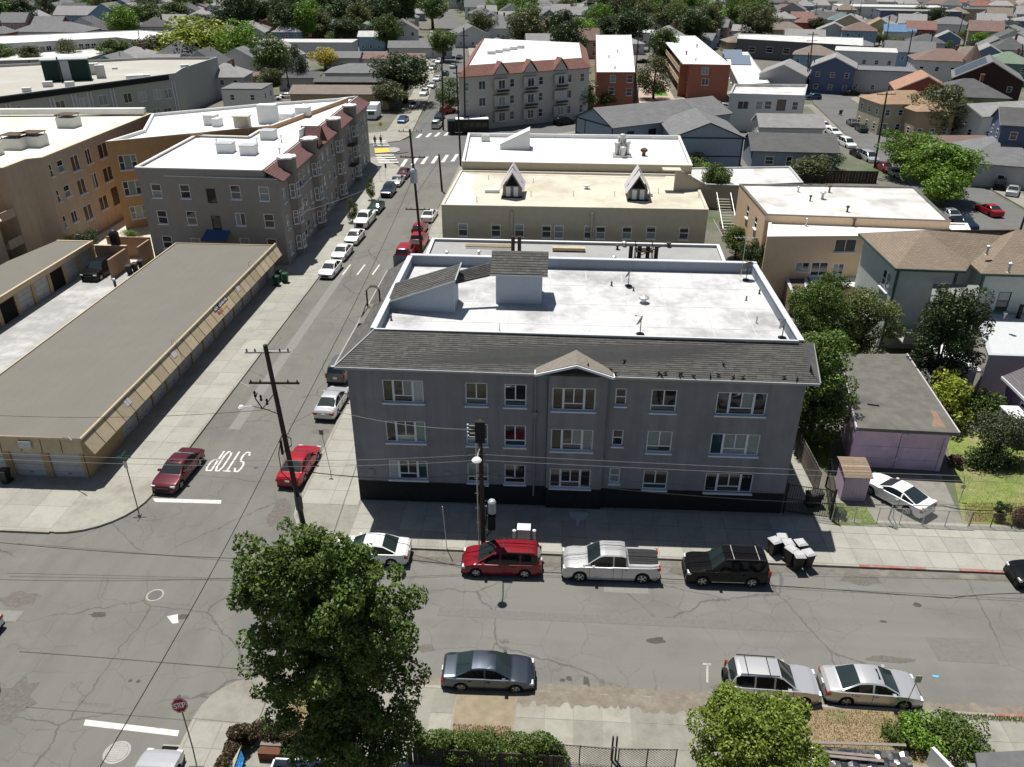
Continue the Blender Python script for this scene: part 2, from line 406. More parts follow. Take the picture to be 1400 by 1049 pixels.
def wall_holes(mb, A, B, z0, z1, holes=(), d=0.12):
 L = math.hypot(B[0]-A[0], B[1]-A[1]); ux, uy = (B[0]-A[0])/L, (B[1]-A[1])/L; nx, ny = -uy, ux
 def pt(s, z, y=0): return (A[0]+ux*s+nx*y, A[1]+uy*s+ny*y, z)
 xs = sorted(set([0, L] + [v for h in holes for v in (h[0], h[2])])); zs = sorted(set([z0, z1] + [v for h in holes for v in (h[1], h[3])]))
 for i in range(len(xs)-1):
  for j in range(len(zs)-1):
   cx, cz = (xs[i]+xs[i+1])/2, (zs[j]+zs[j+1])/2
   if any(h[0] < cx < h[2] and h[1] < cz < h[3] for h in holes): continue
   mb.quad(pt(xs[i], zs[j]), pt(xs[i+1], zs[j]), pt(xs[i+1], zs[j+1]), pt(xs[i], zs[j+1]))
 for a, c, e, g in holes:
  mb.quad(pt(a, c), pt(a, g), pt(a, g, d), pt(a, c, d)); mb.quad(pt(e, c, d), pt(e, g, d), pt(e, g), pt(e, c))
  mb.quad(pt(a, c, d), pt(e, c, d), pt(e, c), pt(a, c)); mb.quad(pt(a, g), pt(e, g), pt(e, g, d), pt(a, g, d))
def flat_building(name, label, cat, P, h, wallm, roofm, par=0.5, parw=0.25, cope=None, wins=(), z0=0.0, inner=None, bands=(), fm=None, split=False, group=None):
 """P counter-clockwise footprint; wins: (edge, px, py, w, h, style) or (edge, 's', s, z, w, h, style)"""
 cx = sum(p[0] for p in P)/len(P); cy = sum(p[1] for p in P)/len(P)
 t = thing(name, label, cat, (cx, cy, z0), group=group)
 n = len(P); wb = MB(); byedge = {}
 for wi in wins:
  e = wi[0]; A, B = P[e], P[(e+1) % n]
  if wi[1] == 's': s, z, w, hh, st = wi[2:7]; z_ = z
  else:
   w, hh, st = wi[3:6]; s, zc = WP(wi[1], wi[2], A, B); z_ = zc-hh/2
  L = math.hypot(B[0]-A[0], B[1]-A[1]); w = round(w, 1); hh = round(hh, 1)
  if s-w/2 < 0.05 or s+w/2 > L-0.05 or z_ < z0+0.05 or z_+hh > h-0.05: continue
  byedge.setdefault(e, []).append((s, z_, w, hh, st))
 for e in range(n):
  A, B = P[e], P[(e+1) % n]; hs = byedge.get(e, [])
  wall_holes(wb, A, B, z0, h, [(s-w/2, z, s+w/2, z+hh) for s, z, w, hh, st in hs])
  for s, z, w, hh, st in hs:
   if st == 'door': place_window(t, A, B, s, z, w, hh, 'far', DMETAL, GLASSB, sill=False, split=False, name='door')
   else: place_window(t, A, B, s, z, w, hh, st, fm, sill=True, split=split)
 # parapet inner side + roof sheet
 Q = inset(P, parw); zi = h-par; pb = MB()
 for e in range(n):
  a, b = Q[e], Q[(e+1) % n]
  pb.quad((b[0], b[1], zi), (a[0], a[1], zi), (a[0], a[1], h), (b[0], b[1], h)) if par > 0.02 else None
 wb.build('wall', wallm, t)
 if pb.v: pb.build('parapet', roofm, t)
 rb = MB(); rb.quad(*[(p[0], p[1], zi) for p in Q]); rb.build('roof', roofm, t)
 cb = MB(); O = inset(P, -0.05); I = inset(P, parw+0.03)
 for e in range(n):
  a, b, c, d = O[e], O[(e+1) % n], I[(e+1) % n], I[e]
  cb.slab([(a[0], a[1], h+0.07), (b[0], b[1], h+0.07), (c[0], c[1], h+0.07), (d[0], d[1], h+0.07)], 0.067)
 cb.build('coping', cope or TRIMG, t)
 return t
def inset(P, d):
 n = len(P); out = []
 for i in range(n):
  p0, p1, p2 = Vector(P[i-1]), Vector(P[i]), Vector(P[(i+1) % n])
  e1 = (p1-p0).normalized(); e2 = (p2-p1).normalized()
  n1 = Vector((-e1.y, e1.x)); n2 = Vector((-e2.y, e2.x)); k = n1+n2
  L = 1+n1.dot(n2)
  out.append(tuple(p1 + k*(d/max(L, 0.3))))
 return out
def auto_wins(P, h, e, n, rows, w, hh, style, z0=0.9, dz=2.9, margin=1.0):
 A, B = P[e], P[(e+1) % len(P)]; L = math.hypot(B[0]-A[0], B[1]-A[1]); o = []
 for r_ in range(rows):
  for i in range(n): o.append((e, 's', margin+(L-2*margin)*(i+0.5)/n, z0+r_*dz, w, hh, style))
 return o

# ---------------------------------------------------------------- pitched-roof houses
HW = {}
def wallmat(c): 
 k = 'wall_%02d_%02d_%02d' % tuple(int(v*100) for v in c)
 return mat(k, c, var=0.07, scale=1.5, coords='World', fine=0.03)
def roofmat(c):
 k = 'roof_%02d_%02d_%02d' % tuple(int(v*100) for v in c)
 return brick_rows_mat(k, c, tuple(v*0.82 for v in c), tuple(v*0.6 for v in c), 0.9, 0.22, 0.02)
def house_parts(t, w, d, hw, hr, rtype, wm, rm, tm, ov=0.4, off=(0, 0), z0=0.0, wall=True):
 """local coordinates: front at -y; ridge along x if w >= d (rtype 'gable'/'hip'), 'gabley' has its ridge along y"""
 x0, x1, y0, y1 = off[0]-w/2, off[0]+w/2, off[1]-d/2, off[1]+d/2
 b = MB()
 for a, c in (((x0, y0), (x1, y0)), ((x1, y0), (x1, y1)), ((x1, y1), (x0, y1)), ((x0, y1), (x0, y0))):
  b.quad((*a, z0), (*c, z0), (*c, hw), (*a, hw))
 r = MB(); th = 0.16; tb = MB()
 X0, X1, Y0, Y1 = x0-ov, x1+ov, y0-ov, y1+ov; cx, cy = off
 if rtype == 'gable':
  k = hr/(d/2); ze = hw-ov*k; zr = hw+hr
  b.quad((x0, y0, hw), (x0, cy, zr-0.02), (x0, y1, hw)); b.quad((x1, y1, hw), (x1, cy, zr-0.02), (x1, y0, hw))
  r.slab([(X0, Y0, ze+th), (X1, Y0, ze+th), (X1, cy, zr+th), (X0, cy, zr+th)], th)
  r.slab([(X1, Y1, ze+th), (X0, Y1, ze+th), (X0, cy, zr+th), (X1, cy, zr+th)], th)
  for X in (X0-0.02, X1+0.02):
   for s, Y in ((1, Y0), (-1, Y1)):
    tb.quad((X, Y, ze-0.03), (X, cy, zr-0.03), (X, cy, zr+th+0.03), (X, Y, ze+th+0.03))
 elif rtype == 'gabley':
  k = hr/(w/2); ze = hw-ov*k; zr = hw+hr
  b.quad((x1, y0, hw), (cx, y0, zr-0.02), (x0, y0, hw)); b.quad((x0, y1, hw), (cx, y1, zr-0.02), (x1, y1, hw))
  r.slab([(X0, Y1, ze+th), (X0, Y0, ze+th), (cx, Y0, zr+th), (cx, Y1, zr+th)], th)
  r.slab([(X1, Y0, ze+th), (X1, Y1, ze+th), (cx, Y1, zr+th), (cx, Y0, zr+th)], th)
  for Y in (Y0-0.02, Y1+0.02):
   for X in (X0, X1): tb.quad((X, Y, ze-0.03), (cx, Y, zr-0.03), (cx, Y, zr+th+0.03), (X, Y, ze+th+0.03))
 elif rtype == 'hip':
  if w >= d: i0, i1 = (X0+(Y1-Y0)/2, cy), (X1-(Y1-Y0)/2, cy)
  else: i0, i1 = (cx, Y0+(X1-X0)/2), (cx, Y1-(X1-X0)/2)
  ze = hw-0.05; zr = hw+hr
  c = [(X0, Y0), (X1, Y0), (X1, Y1), (X0, Y1)]
  if w >= d: pol = [(c[0], c[1], i1, i0), (c[1], c[2], i1), (c[2], c[3], i0, i1), (c[3], c[0], i0)]
  else: pol = [(c[0], c[1], i0), (c[1], c[2], i1, i0), (c[2], c[3], i1), (c[3], c[0], i0, i1)]
  for q in pol:
   r.slab([(p[0], p[1], (zr if p in (i0, i1) else ze)+th) for p in q], th)
 else:  # flat
  r.box(x0-0.1, y0-0.1, hw, x1+0.1, y1+0.1, hw+0.25)
 wo = obj('wall', b.mesh('wall', wm), t) if wall else None
 ro = obj('roof', r.mesh('roof', rm, uv=True), t)
 if tb.v: obj('barge_board', tb.mesh('barge_board', tm), t)
 return ro
FWC = {}
def far_window(fm, gm, w, h):
 k = (fm.name, gm.name, w, h)
 if k not in FWC:
  b = MB(); t = 0.11; b.box(-w/2, -0.05, 0, -w/2+t, 0.02, h); b.box(w/2-t, -0.05, 0, w/2, 0.02, h)
  b.box(-w/2+t, -0.05, h-t, w/2-t, 0.02, h); b.box(-w/2+t, -0.05, 0, w/2-t, 0.02, t); b.box(-w/2+t, -0.04, h*.48, w/2-t, 0.02, h*.48+.07)
  b.cur = 1; b.quad((-w/2+t, -0.015, t), (w/2-t, -0.015, t), (w/2-t, -0.015, h-t), (-w/2+t, -0.015, h-t))
  FWC[k] = b.mesh('window', [fm, gm])
 return FWC[k]
def house(name, label, px, py, w, d, hw, hr, rtype, wc, rc, yaw=0.0, tc=None, z_ref=None, wins=(3, 2), group=None, xy=None, cat='house', chim=False, ov=0.4, storeys=None, sidewins=True):
 """px,py: image point of the roof's middle; z_ref its height"""
 z_ref = hw+hr*0.5 if z_ref is None else z_ref
 loc = xy or G(px, py, z_ref)
 t = thing(name, label, cat, (loc[0], loc[1], 0), R(yaw), group)
 wm, rm = wallmat(wc), roofmat(rc); tm = wallmat(tc) if tc else WHITE
 ro = house_parts(t, w, d, hw, hr, rtype, wm, rm, tm, ov)
 st = storeys or max(1, int(hw/2.9))
 gm = GLASS
 for k in range(st):
  z = 0.9 + k*(hw-0.3)/st
  for i in range(wins[0]):
   for sy in (-1, 1):
    if sy > 0 and k % 2: continue
    o = obj('window', far_window(tm if tc else WHITE, gm, 1.1, 1.3), t, (-w/2+w*(i+.5)/wins[0], sy*(d/2), z), 0 if sy < 0 else math.pi)
  if sidewins:
   for i in range(wins[1]):
    for sx in (-1, 1):
     o = obj('window', far_window(tm if tc else WHITE, gm, 1.1, 1.3), t, (sx*(w/2), -d/2+d*(i+.5)/wins[1], z), R(90) if sx > 0 else R(-90))
 if chim:
  b = MB(); b.box(w*.2-.35, d*.1-.35, hw, w*.2+.35, d*.1+.35, hw+hr+0.9); b.box(w*.2-.42, d*.1-.42, hw+hr+0.9, w*.2+.42, d*.1+.42, hw+hr+1.0)
  obj('chimney', b.mesh('chimney', wallmat((0.25, 0.12, 0.09))), ro)
 return t

# ---------------------------------------------------------------- trees
def leaf_cloud(centers, radii, counts, size, out=0.35, flat=0.6, seed=1):
 g = np.random.default_rng(seed); V = []
 for (c, r, n) in zip(centers, radii, counts):
  d = g.normal(size=(n, 3)); d /= np.linalg.norm(d, axis=1)[:, None]
  rad = r*(0.55+0.45*g.random(n)**0.5)[:, None]; p = np.array(c)+d*rad*np.array([1, 1, flat+0.2])
  nrm = d*out + g.normal(size=(n, 3))*0.55 + np.array([0, 0, 0.35]); nrm /= np.linalg.norm(nrm, axis=1)[:, None]
  t = np.cross(nrm, g.normal(size=(n, 3))); t /= np.linalg.norm(t, axis=1)[:, None]; b = np.cross(nrm, t)
  s = (size*(0.6+0.8*g.random(n)))[:, None]
  q = np.stack([p-t*s*0.5, p+b*s*0.28+nrm*s*.08, p+t*s*0.5, p-b*s*0.28+nrm*s*.08], axis=1)
  V.append(q.reshape(-1, 3))
 return np.concatenate(V)
def quads_mesh(name, V, m):
 me = bpy.data.meshes.new(name); n = len(V)//4
 me.vertices.add(len(V)); me.vertices.foreach_set('co', V.astype(np.float32).ravel())
 me.loops.add(n*4); me.loops.foreach_set('vertex_index', np.arange(n*4, dtype=np.int32))
 me.polygons.add(n); me.polygons.foreach_set('loop_start', np.arange(n, dtype=np.int32)*4)
 me.materials.append(m); me.update(calc_edges=True); return me
def crown_points(R_, H_, z0, nclump, g, kind='round', clr=0.3):
 cs, rs = [], []
 for i in range(nclump):
  u = g.normal(size=3); u /= np.linalg.norm(u); k = g.random()**0.35
  if kind == 'cone':
   zt = g.random()**1.3; rr = (1-zt)*R_*(0.4+0.6*g.random()); a = g.random()*6.283
   c = (rr*math.cos(a), rr*math.sin(a), z0+zt*H_); r = R_*clr*(1.15-zt*0.75)
  elif kind == 'column':
   zt = g.random(); rr = R_*(0.45+0.4*g.random())*math.sin(math.pi*min(1, 0.15+zt*0.85))**0.5; a = g.random()*6.283
   c = (rr*math.cos(a), rr*math.sin(a), z0+zt*H_*0.95); r = R_*clr
  else:
   wob = 0.75+0.4*g.random()
   c = (u[0]*R_*k*0.78*wob, u[1]*R_*k*0.78*wob, z0+H_*0.5+u[2]*H_*0.42*k*wob); r = R_*clr*(0.65+0.7*g.random())
  cs.append(c); rs.append(r)
 return cs, rs
TREES = {}
def tree_variant(key, kind, nclump, nleaf, size, m, clr=0.32, seed=1, limbs=5):
 """unit tree: crown radius 1, total height 2.4 (scaled per tree)"""
 g = np.random.default_rng(seed)
 z0 = 0.55 if kind != 'cone' else 0.3
 H_ = 1.85 if kind != 'cone' else 2.3
 cs, rs = crown_points(1.0, H_, z0, nclump, g, kind, clr)
 per = [max(6, int(nleaf/nclump*(r/np.mean(rs))**2)) for r in rs]
 V = leaf_cloud(cs, rs, per, size, seed=seed+5)
 crown = quads_mesh('crown', V, m)
 b = MB(); b.tube([(0, 0, -0.02), (0.02, 0.01, 0.5), (0.0, 0.03, 1.2), (0, 0, 1.9)], [0.085, 0.065, 0.05, 0.015], 7)
 for i in range(limbs):
  c = cs[i*len(cs)//limbs]; b.tube([(0.01, 0.02, 0.45+0.1*i), (c[0]*.5, c[1]*.5, (0.5+0.1*i+c[2])/2), tuple(c)], [0.045, 0.03, 0.012], 5)
 TREES[key] = (crown, b.mesh('trunk', BARK, smooth=True))
def plant_tree(key, label, xy, r, h, m=None, name='tree', cat='tree', group=None, rz=None):
 crown, trunk = TREES[key]
 t = thing(name, label, cat, (xy[0], xy[1], 0), group=group)
 c = obj('crown', crown, t, rz=rz if rz is not None else random.random()*6.28); c.scale = (r, r*random.uniform(0.88, 1.1), h/2.4)
 k = obj('trunk', trunk, t, rz=c.rotation_euler.z); k.scale = c.scale
 if m:
  c.material_slots[0].link = 'OBJECT'; c.material_slots[0].material = m
 return t
# ---------------------------------------------------------------- vehicles
CARM = {}
def car_mesh(kind):
 if kind in CARM: return CARM[kind]
 S = dict(
  sedan = dict(L=4.75, W=1.80, H=1.45, belt=0.93, top=[(-2.37,.55),(-2.33,.86),(-2.2,.98),(-1.62,1.03),(-0.85,1.40),(-0.45,1.45),(0.15,1.44),(0.42,1.38),(1.15,.98),(1.5,.93),(2.05,.83),(2.28,.70),(2.36,.5)], cab=(-1.62,-0.80,0.38,1.15), wh=(1.42,-1.35), bp=[-.15], wr=.325),
  coupe = dict(L=4.7, W=1.84, H=1.38, belt=0.93, top=[(-2.35,.55),(-2.31,.88),(-2.2,1.0),(-1.75,1.02),(-0.75,1.33),(-0.35,1.38),(0.0,1.37),(0.25,1.32),(0.98,.98),(1.4,.93),(2.0,.82),(2.25,.68),(2.34,.5)], cab=(-1.75,-0.65,0.2,0.98), wh=(1.42,-1.35), bp=[-.72], wr=.34),
  hatch = dict(L=4.1, W=1.75, H=1.5, belt=0.93, top=[(-2.05,.55),(-2.02,.95),(-1.9,1.05),(-1.45,1.42),(-1.1,1.49),(-0.2,1.5),(0.2,1.42),(0.95,1.0),(1.3,.94),(1.8,.82),(1.98,.68),(2.04,.5)], cab=(-1.9,-1.4,0.15,0.95), wh=(1.25,-1.25), bp=[-.1,-1.0], wr=.31),
  suv = dict(L=4.6, W=1.80, H=1.72, belt=1.05, top=[(-2.28,.6),(-2.25,1.05),(-2.18,1.12),(-1.98,1.6),(-1.8,1.70),(-0.4,1.73),(0.25,1.68),(0.95,1.14),(1.3,1.08),(1.95,.98),(2.2,.82),(2.28,.6)], cab=(-2.18,-1.93,0.2,0.95), wh=(1.38,-1.3), bp=[-.1,-1.05], wr=.355),
  bigsuv = dict(L=5.1, W=1.98, H=1.88, belt=1.12, top=[(-2.55,.65),(-2.52,1.15),(-2.46,1.22),(-2.3,1.75),(-2.12,1.86),(-0.4,1.88),(0.35,1.83),(1.0,1.25),(1.4,1.19),(2.2,1.10),(2.45,.95),(2.53,.62)], cab=(-2.46,-2.26,0.3,1.0), wh=(1.55,-1.45), bp=[-.15,-1.2], wr=.39),
  van = dict(L=5.0, W=1.92, H=1.75, belt=1.0, top=[(-2.5,.6),(-2.47,1.0),(-2.4,1.1),(-2.22,1.62),(-2.05,1.73),(-0.4,1.77),(0.5,1.70),(1.45,1.08),(1.75,1.0),(2.2,.88),(2.42,.72),(2.48,.5)], cab=(-2.4,-2.15,0.42,1.45), wh=(1.55,-1.45), bp=[.05,-1.15], wr=.34),
  pickup = dict(L=5.85, W=2.0, H=1.88, belt=1.15, top=[(-2.92,.65),(-2.90,1.2),(-2.8,1.27),(-1.05,1.27),(-1.0,1.28),(-0.85,1.80),(-0.6,1.87),(0.45,1.87),(0.7,1.80),(1.4,1.28),(1.7,1.22),(2.55,1.12),(2.8,.98),(2.9,.62)], cab=(-1.0,-.83,0.66,1.4), wh=(1.85,-1.85), bp=[-.12], wr=.40, bed=(-2.72,-1.12)),
 )[kind]
 L, W, H, belt, top, cab, wh, wr = S['L'], S['W'], S['H'], S['belt'], S['top'], S['cab'], S['wh'], S['wr']
 xs = set(round(t[0], 3) for t in top) | set(round(c, 3) for c in cab)
 for xw in wh:
  for k in range(-5, 6): xs.add(round(xw+k*(wr+.07)/5, 3))
 for b_ in S['bp']: xs |= {round(b_-.045, 3), round(b_+.045, 3)}
 x = -L/2
 while x < L/2:
  if min(abs(x-y) for y in xs) > .1: xs.add(round(x, 3))
  x += .18
 xs = sorted(v for v in xs if top[0][0] <= v <= top[-1][0])
 # drop near-duplicates
 keep = [xs[0]]
 for v in xs[1:]:
  if v-keep[-1] > .03: keep.append(v)
 if keep[-1] < top[-1][0]: keep[-1] = top[-1][0]
 xs = keep
 def zt(x):
  for (a, za), (b_, zb) in zip(top, top[1:]):
   if a <= x <= b_: return za+(zb-za)*(x-a)/(b_-a)
  return top[-1][1]
 rows = []
 for x in xs:
  e = abs(x)/(L/2); tp = 1-.16*max(0, (e-.72)/.28)**2.2
  hw = W/2*tp; z = zt(x); bl = min(belt+.02*(x < 0), z-.015)
  sill = .22
  inarch = False
  for xw in wh:
   dx = abs(x-xw)
   if dx < wr+.07:
    zz = math.sqrt((wr+.07)**2-dx*dx)+wr
    if zz > sill: sill = min(zz, bl-.06); inarch = True
  if x >= xs[-1]-.001 or x <= xs[0]+.001: sill = .3
  cabf = max(0.0, min(1, (z-belt-.03)/(H-belt-.03)))
  iscab = cab[0] <= x <= cab[3] and z > belt+.03
  mid = max(.55, sill+.03); mid = min(mid, bl-.03)
  g5 = hw*(.90-.17*cabf) if iscab else hw*.86
  r = [(x, hw*.95, sill), (x, hw, max(sill+.015, mid*.75)), (x, hw, mid), (x, hw*.975, bl)]
  if iscab: r += [(x, hw*.92, bl+.02), (x, g5, z-.05*cabf-.005), (x, g5-.07, z), (x, g5*.5, z+.02), (x, 0, z+.03)]
  else: r += [(x, hw*.92, min(bl+.02, z-.008)), (x, hw*.86, z-.004), (x, hw*.7, z+.004), (x, hw*.35, z+.012), (x, 0, z+.018)]
  rows.append(r)
 body, g_ws, g_rw, bedm = MB(), MB(), MB(), MB(); sides = []
 for s in (1, -1):
  for i in range(len(xs)-1):
   xm = (xs[i]+xs[i+1])/2
   for j in range(8):
    q = [rows[i][j], rows[i+1][j], rows[i+1][j+1], rows[i][j+1]]
    q = [(a, b_*s, c) for a, b_, c in q]
    if s > 0: q = q[::-1]
    dst = body
    if j >= 6 and cab[2] < xm < cab[3]: dst = g_ws
    elif j >= 6 and cab[0] < xm < cab[1]: dst = g_rw
    elif j == 4 and cab[0]+.12 < xm < cab[3]-.12 and zt(xm) > belt+.12:
     if not any(abs(xm-b_) < .05 for b_ in S['bp']): dst = sides
    elif 'bed' in S and j >= 6 and S['bed'][0] < xm < S['bed'][1]: dst = bedm
    if dst is sides: sides.append((s, xm, q))
    else: dst.quad(*q)
  # floor
 n = len(xs)
 # end caps
 for i, sgn in ((0, -1), (n-1, 1)):
  ring = [(a, b_, c) for a, b_, c in rows[i]] + [(a, -b_, c) for a, b_, c in rows[i][::-1][1:]]
  body.quad(*(ring if sgn > 0 else ring[::-1]))
 under = MB()
 for i in range(n-1):
  a, b_ = rows[i], rows[i+1]
  z1_, z2_ = .22, .22
  under.quad((a[0][0], -a[0][1]*.8, z1_), (a[0][0], a[0][1]*.8, z1_), (b_[0][0], b_[0][1]*.8, z2_), (b_[0][0], -b_[0][1]*.8, z2_))
 for xw in wh:     # dark wheel wells
  for s in (1, -1): under.box(xw-wr-.05, s*W*.28-.02 if s > 0 else -W*.28-.3+.02, .22, xw+wr+.05, s*W*.28+.3 if s > 0 else -W*.28+.02, wr*2)
 def mk(mb, nm, m):
  me = mb.mesh(nm, m, smooth=True)
  # weld
  import bmesh
  bm = bmesh.new(); bm.from_mesh(me); bmesh.ops.remove_doubles(bm, verts=bm.verts, dist=1e-4); bm.to_mesh(me); bm.free()
  me.polygons.foreach_set('use_smooth', [True]*len(me.polygons))
  try: me.set_sharp_from_angle(angle=R(32))
  except Exception: pass
  return me
 out = {'spec': S}
 out['body'] = mk(body, 'car_body', PAINT_DEF); out['windshield'] = mk(g_ws, 'windshield', CARGLASS); out['rear_window'] = mk(g_rw, 'rear_window', CARGLASS)
 # side windows: contiguous groups
 grp = {}
 cuts = sorted(S['bp'])
 for s, xm, q in sides:
  k = (s, sum(xm > c for c in cuts)); grp.setdefault(k, MB()).quad(*q)
 out['sides'] = [mk(m_, 'side_window', CARGLASSD) for m_ in grp.values()]
 if 'bed' in S: out['bed_cover'] = mk(bedm, 'bed_cover', BEDM)
 out['underbody'] = under.mesh('underbody', BLACK)
 # lights, plates, mirrors
 xe = L/2; hl = MB(); tl = MB()
 zl = zt(xe-.25)-.1; W2 = W/2
 hb = MB(); hb.box(xe-.34, W2*.60, zl-.09, xe-.075, W2*.93, zl+.05); out['headlight_l'] = hb.mesh('headlight', LAMP)
 hb = MB(); hb.box(xe-.34, -W2*.93, zl-.09, xe-.075, -W2*.60, zl+.05); out['headlight_r'] = hb.mesh('headlight', LAMP)
 zt_ = zt(-xe+.1)-.12
 tall = kind in ('suv', 'bigsuv', 'van', 'hatch'); a, c = (zt_-.28, zt_+.12) if tall else (zt_-.13, zt_+.03)
 hb = MB(); hb.box(-xe+.02, W2*(.80 if tall else .55), a, -xe+.22, W2*.94, c); out['tail_l'] = hb.mesh('tail_light', TAIL)
 hb = MB(); hb.box(-xe+.02, -W2*.94, a, -xe+.22, -W2*(.80 if tall else .55), c); out['tail_r'] = hb.mesh('tail_light', TAIL)
 gb = MB(); gb.box(xe-.12, -W2*.5, .34, xe+.012, W2*.5, zl-.10); out['grille'] = gb.mesh('grille', BLACK)
 bb = MB(); bb.box(xe-.25, -W2*.86, .2, xe-.005, W2*.86, .33); out['bumper_f'] = bb.mesh('bumper', BLACK); bb = MB(); bb.box(-xe+.005, -W2*.86, .2, -xe+.25, W2*.86, .36); out['bumper_r'] = bb.mesh('bumper', BLACK)
 pb = MB(); pb.box(-xe-.02, -.16, .62 if kind != 'sedan' else .66, -xe+.06, .16, .78); out['plate'] = pb.mesh('number_plate', PLATE)
 mb_ = MB(); mb_.box(cab[3]-.42, W2*.93, belt+.02, cab[3]-.25, W2*.93+.19, belt+.15); out['mirror_l'] = mb_
 mb_ = MB(); mb_.box(cab[3]-.42, -W2*.93-.19, belt+.02, cab[3]-.25, -W2*.93, belt+.15); out['mirror_r'] = mb_
 out['mirror_l'] = out['mirror_l'].mesh('mirror', PAINT_DEF); out['mirror_r'] = out['mirror_r'].mesh('mirror', PAINT_DEF)
 # door seams + handles, thin dark strips just proud of the side
 sm = MB(); hm = MB()
 dx = [cab[3]-.12] + [b_ for b_ in S['bp'][:1]] + [max(cab[0]+.35, wh[1]+wr*.6)]
 for s in (1, -1):
  for xx in dx:
   if abs(xx-wh[0]) < wr+.1 or abs(xx-wh[1]) < wr+.1: z_lo = wr*2+.12
   else: z_lo = .34
   sm.box(xx-.008, s*(W2*.985) if s > 0 else -W2*1.004, z_lo, xx+.008, s*(W2*1.004) if s > 0 else -W2*.985, belt-.03)
  for xx in (dx[1]+.18, dx[1]-.75):
   if abs(xx-wh[1]) > .2: hm.box(xx-.1, s*W2*.97 if s > 0 else -W2*1.02, belt-.16, xx+.1, s*W2*1.02 if s > 0 else -W2*.97, belt-.125)
 out['seams'] = sm.mesh('door_seam', BLACK); out['handles'] = hm.mesh('door_handle', PAINT_DEF)
 CARM[kind] = out; return out
CARGLASS = mat('car_glass', (0.018, 0.028, 0.028), rough=0.03, var=0, spec=0.9)
CARGLASSD = mat('car_side_glass', (0.008, 0.009, 0.010), rough=0.05, var=0, spec=0.5)
LAMP = mat('lamp_lens', (0.62, 0.64, 0.66), rough=0.12, var=0, spec=0.8)
TAIL = mat('tail_lens', (0.30, 0.012, 0.010), rough=0.15, var=0, spec=0.7)
PLATE = mat('plate_white', (0.6, 0.6, 0.58), var=0)
TYRE = mat('tyre_rubber', (0.015, 0.015, 0.015), rough=0.85, var=0)
RIM = mat('alloy_rim', (0.48, 0.48, 0.49), rough=0.35, metal=0.7, var=0)
BEDM = mat('bed_liner', (0.02, 0.02, 0.021), rough=0.7, var=0.3, scale=5)
def paint(name, c, metal=0.3, rough=0.28): return mat('paint_'+name, c, rough=rough, metal=metal, var=0.02, scale=1.5, spec=0.2 if name == 'black' else .4, coat=.1 if name == 'black' else .35)
PAINT_DEF = paint('grey', (0.3, 0.3, 0.3))
PT = dict(maroon=paint('maroon', (0.10, 0.012, 0.022)), red=paint('red', (0.33, 0.010, 0.022), 0.1), silver=paint('silver', (0.44, 0.44, 0.44), 0.45), lsilver=paint('light_silver', (0.56, 0.56, 0.57), 0.5, .32),
  white=paint('white', (0.78, 0.78, 0.77), 0.0), black=paint('black', (0.008, 0.008, 0.009), 0.0, 0.2), slate=paint('slate', (0.10, 0.12, 0.15), 0.85, 0.3), deepred=paint('deep_red', (0.22, 0.008, 0.018), 0.1),
  blue=paint('blue', (0.03, 0.07, 0.16)), green=paint('dark_green', (0.012, 0.035, 0.028)), grey=paint('mid_grey', (0.16, 0.165, 0.17), 0.4), navy=paint('navy', (0.01, 0.02, 0.05)), gold=paint('gold', (0.3, 0.25, 0.16), 0.4), teal=paint('teal', (0.05, 0.13, 0.13), 0.3))
def wheel_mesh(r):
 k = 'wheel%.3f' % r
 if k in CARM: return CARM[k]
 b = MB(); n = 22; w = .11
 pr = [(r*.66, -w*.8), (r*.66, -w), (r*.93, -w), (r, -w*.7), (r, w*.7), (r*.93, w), (r*.66, w), (r*.66, w*.8)]
 for p, (rr, y) in enumerate(pr):
  for q in range(n): t = 2*math.pi*q/n; b.v.append((rr*math.cos(t), y, rr*math.sin(t)))
 for p in range(len(pr)-1):
  for q in range(n): a = p*n; c = a+n; b.f.append((a+q, a+(q+1) % n, c+(q+1) % n, c+q)); b.m.append(0)
 rim = MB()
 for y in (-w*.82, w*.82):
  for q in range(5):     # five spokes
   t = 2*math.pi*q/5; ct, st_ = math.cos(t), math.sin(t); px_, pz_ = -st_, ct
   a0, a1 = r*.10, r*.66
   rim.quad(*[(u*ct+v*px_, y+(.02 if y > 0 else -.02), u*st_+v*pz_) for u, v in ((a0, -.035), (a1, -.05), (a1, .05), (a0, .035))])
  rim.quad(*[(r*.16*math.cos(2*math.pi*q/10), y+(.028 if y > 0 else -.028), r*.16*math.sin(2*math.pi*q/10)) for q in range(10)])
  for q in range(n):
   t0, t1 = 2*math.pi*q/n, 2*math.pi*(q+1)/n
   rim.quad((r*.57*math.cos(t0), y+.015*(1 if y > 0 else -1), r*.57*math.sin(t0)), (r*.57*math.cos(t1), y+.015*(1 if y > 0 else -1), r*.57*math.sin(t1)), (r*.67*math.cos(t1), y, r*.67*math.sin(t1)), (r*.67*math.cos(t0), y, r*.67*math.sin(t0)))
 disc = MB(); 
 for y in (-w*.7, w*.7): disc.quad(*[(r*.66*math.cos(2*math.pi*q/16), y, r*.66*math.sin(2*math.pi*q/16)) for q in range(16)])
 CARM[k] = (b.mesh('wheel', TYRE, smooth=False), rim.mesh('rim', RIM), disc.mesh('hub', BLACK)); return CARM[k]
def set_mat(o, m):
 o.material_slots[0].link = 'OBJECT'; o.material_slots[0].material = m
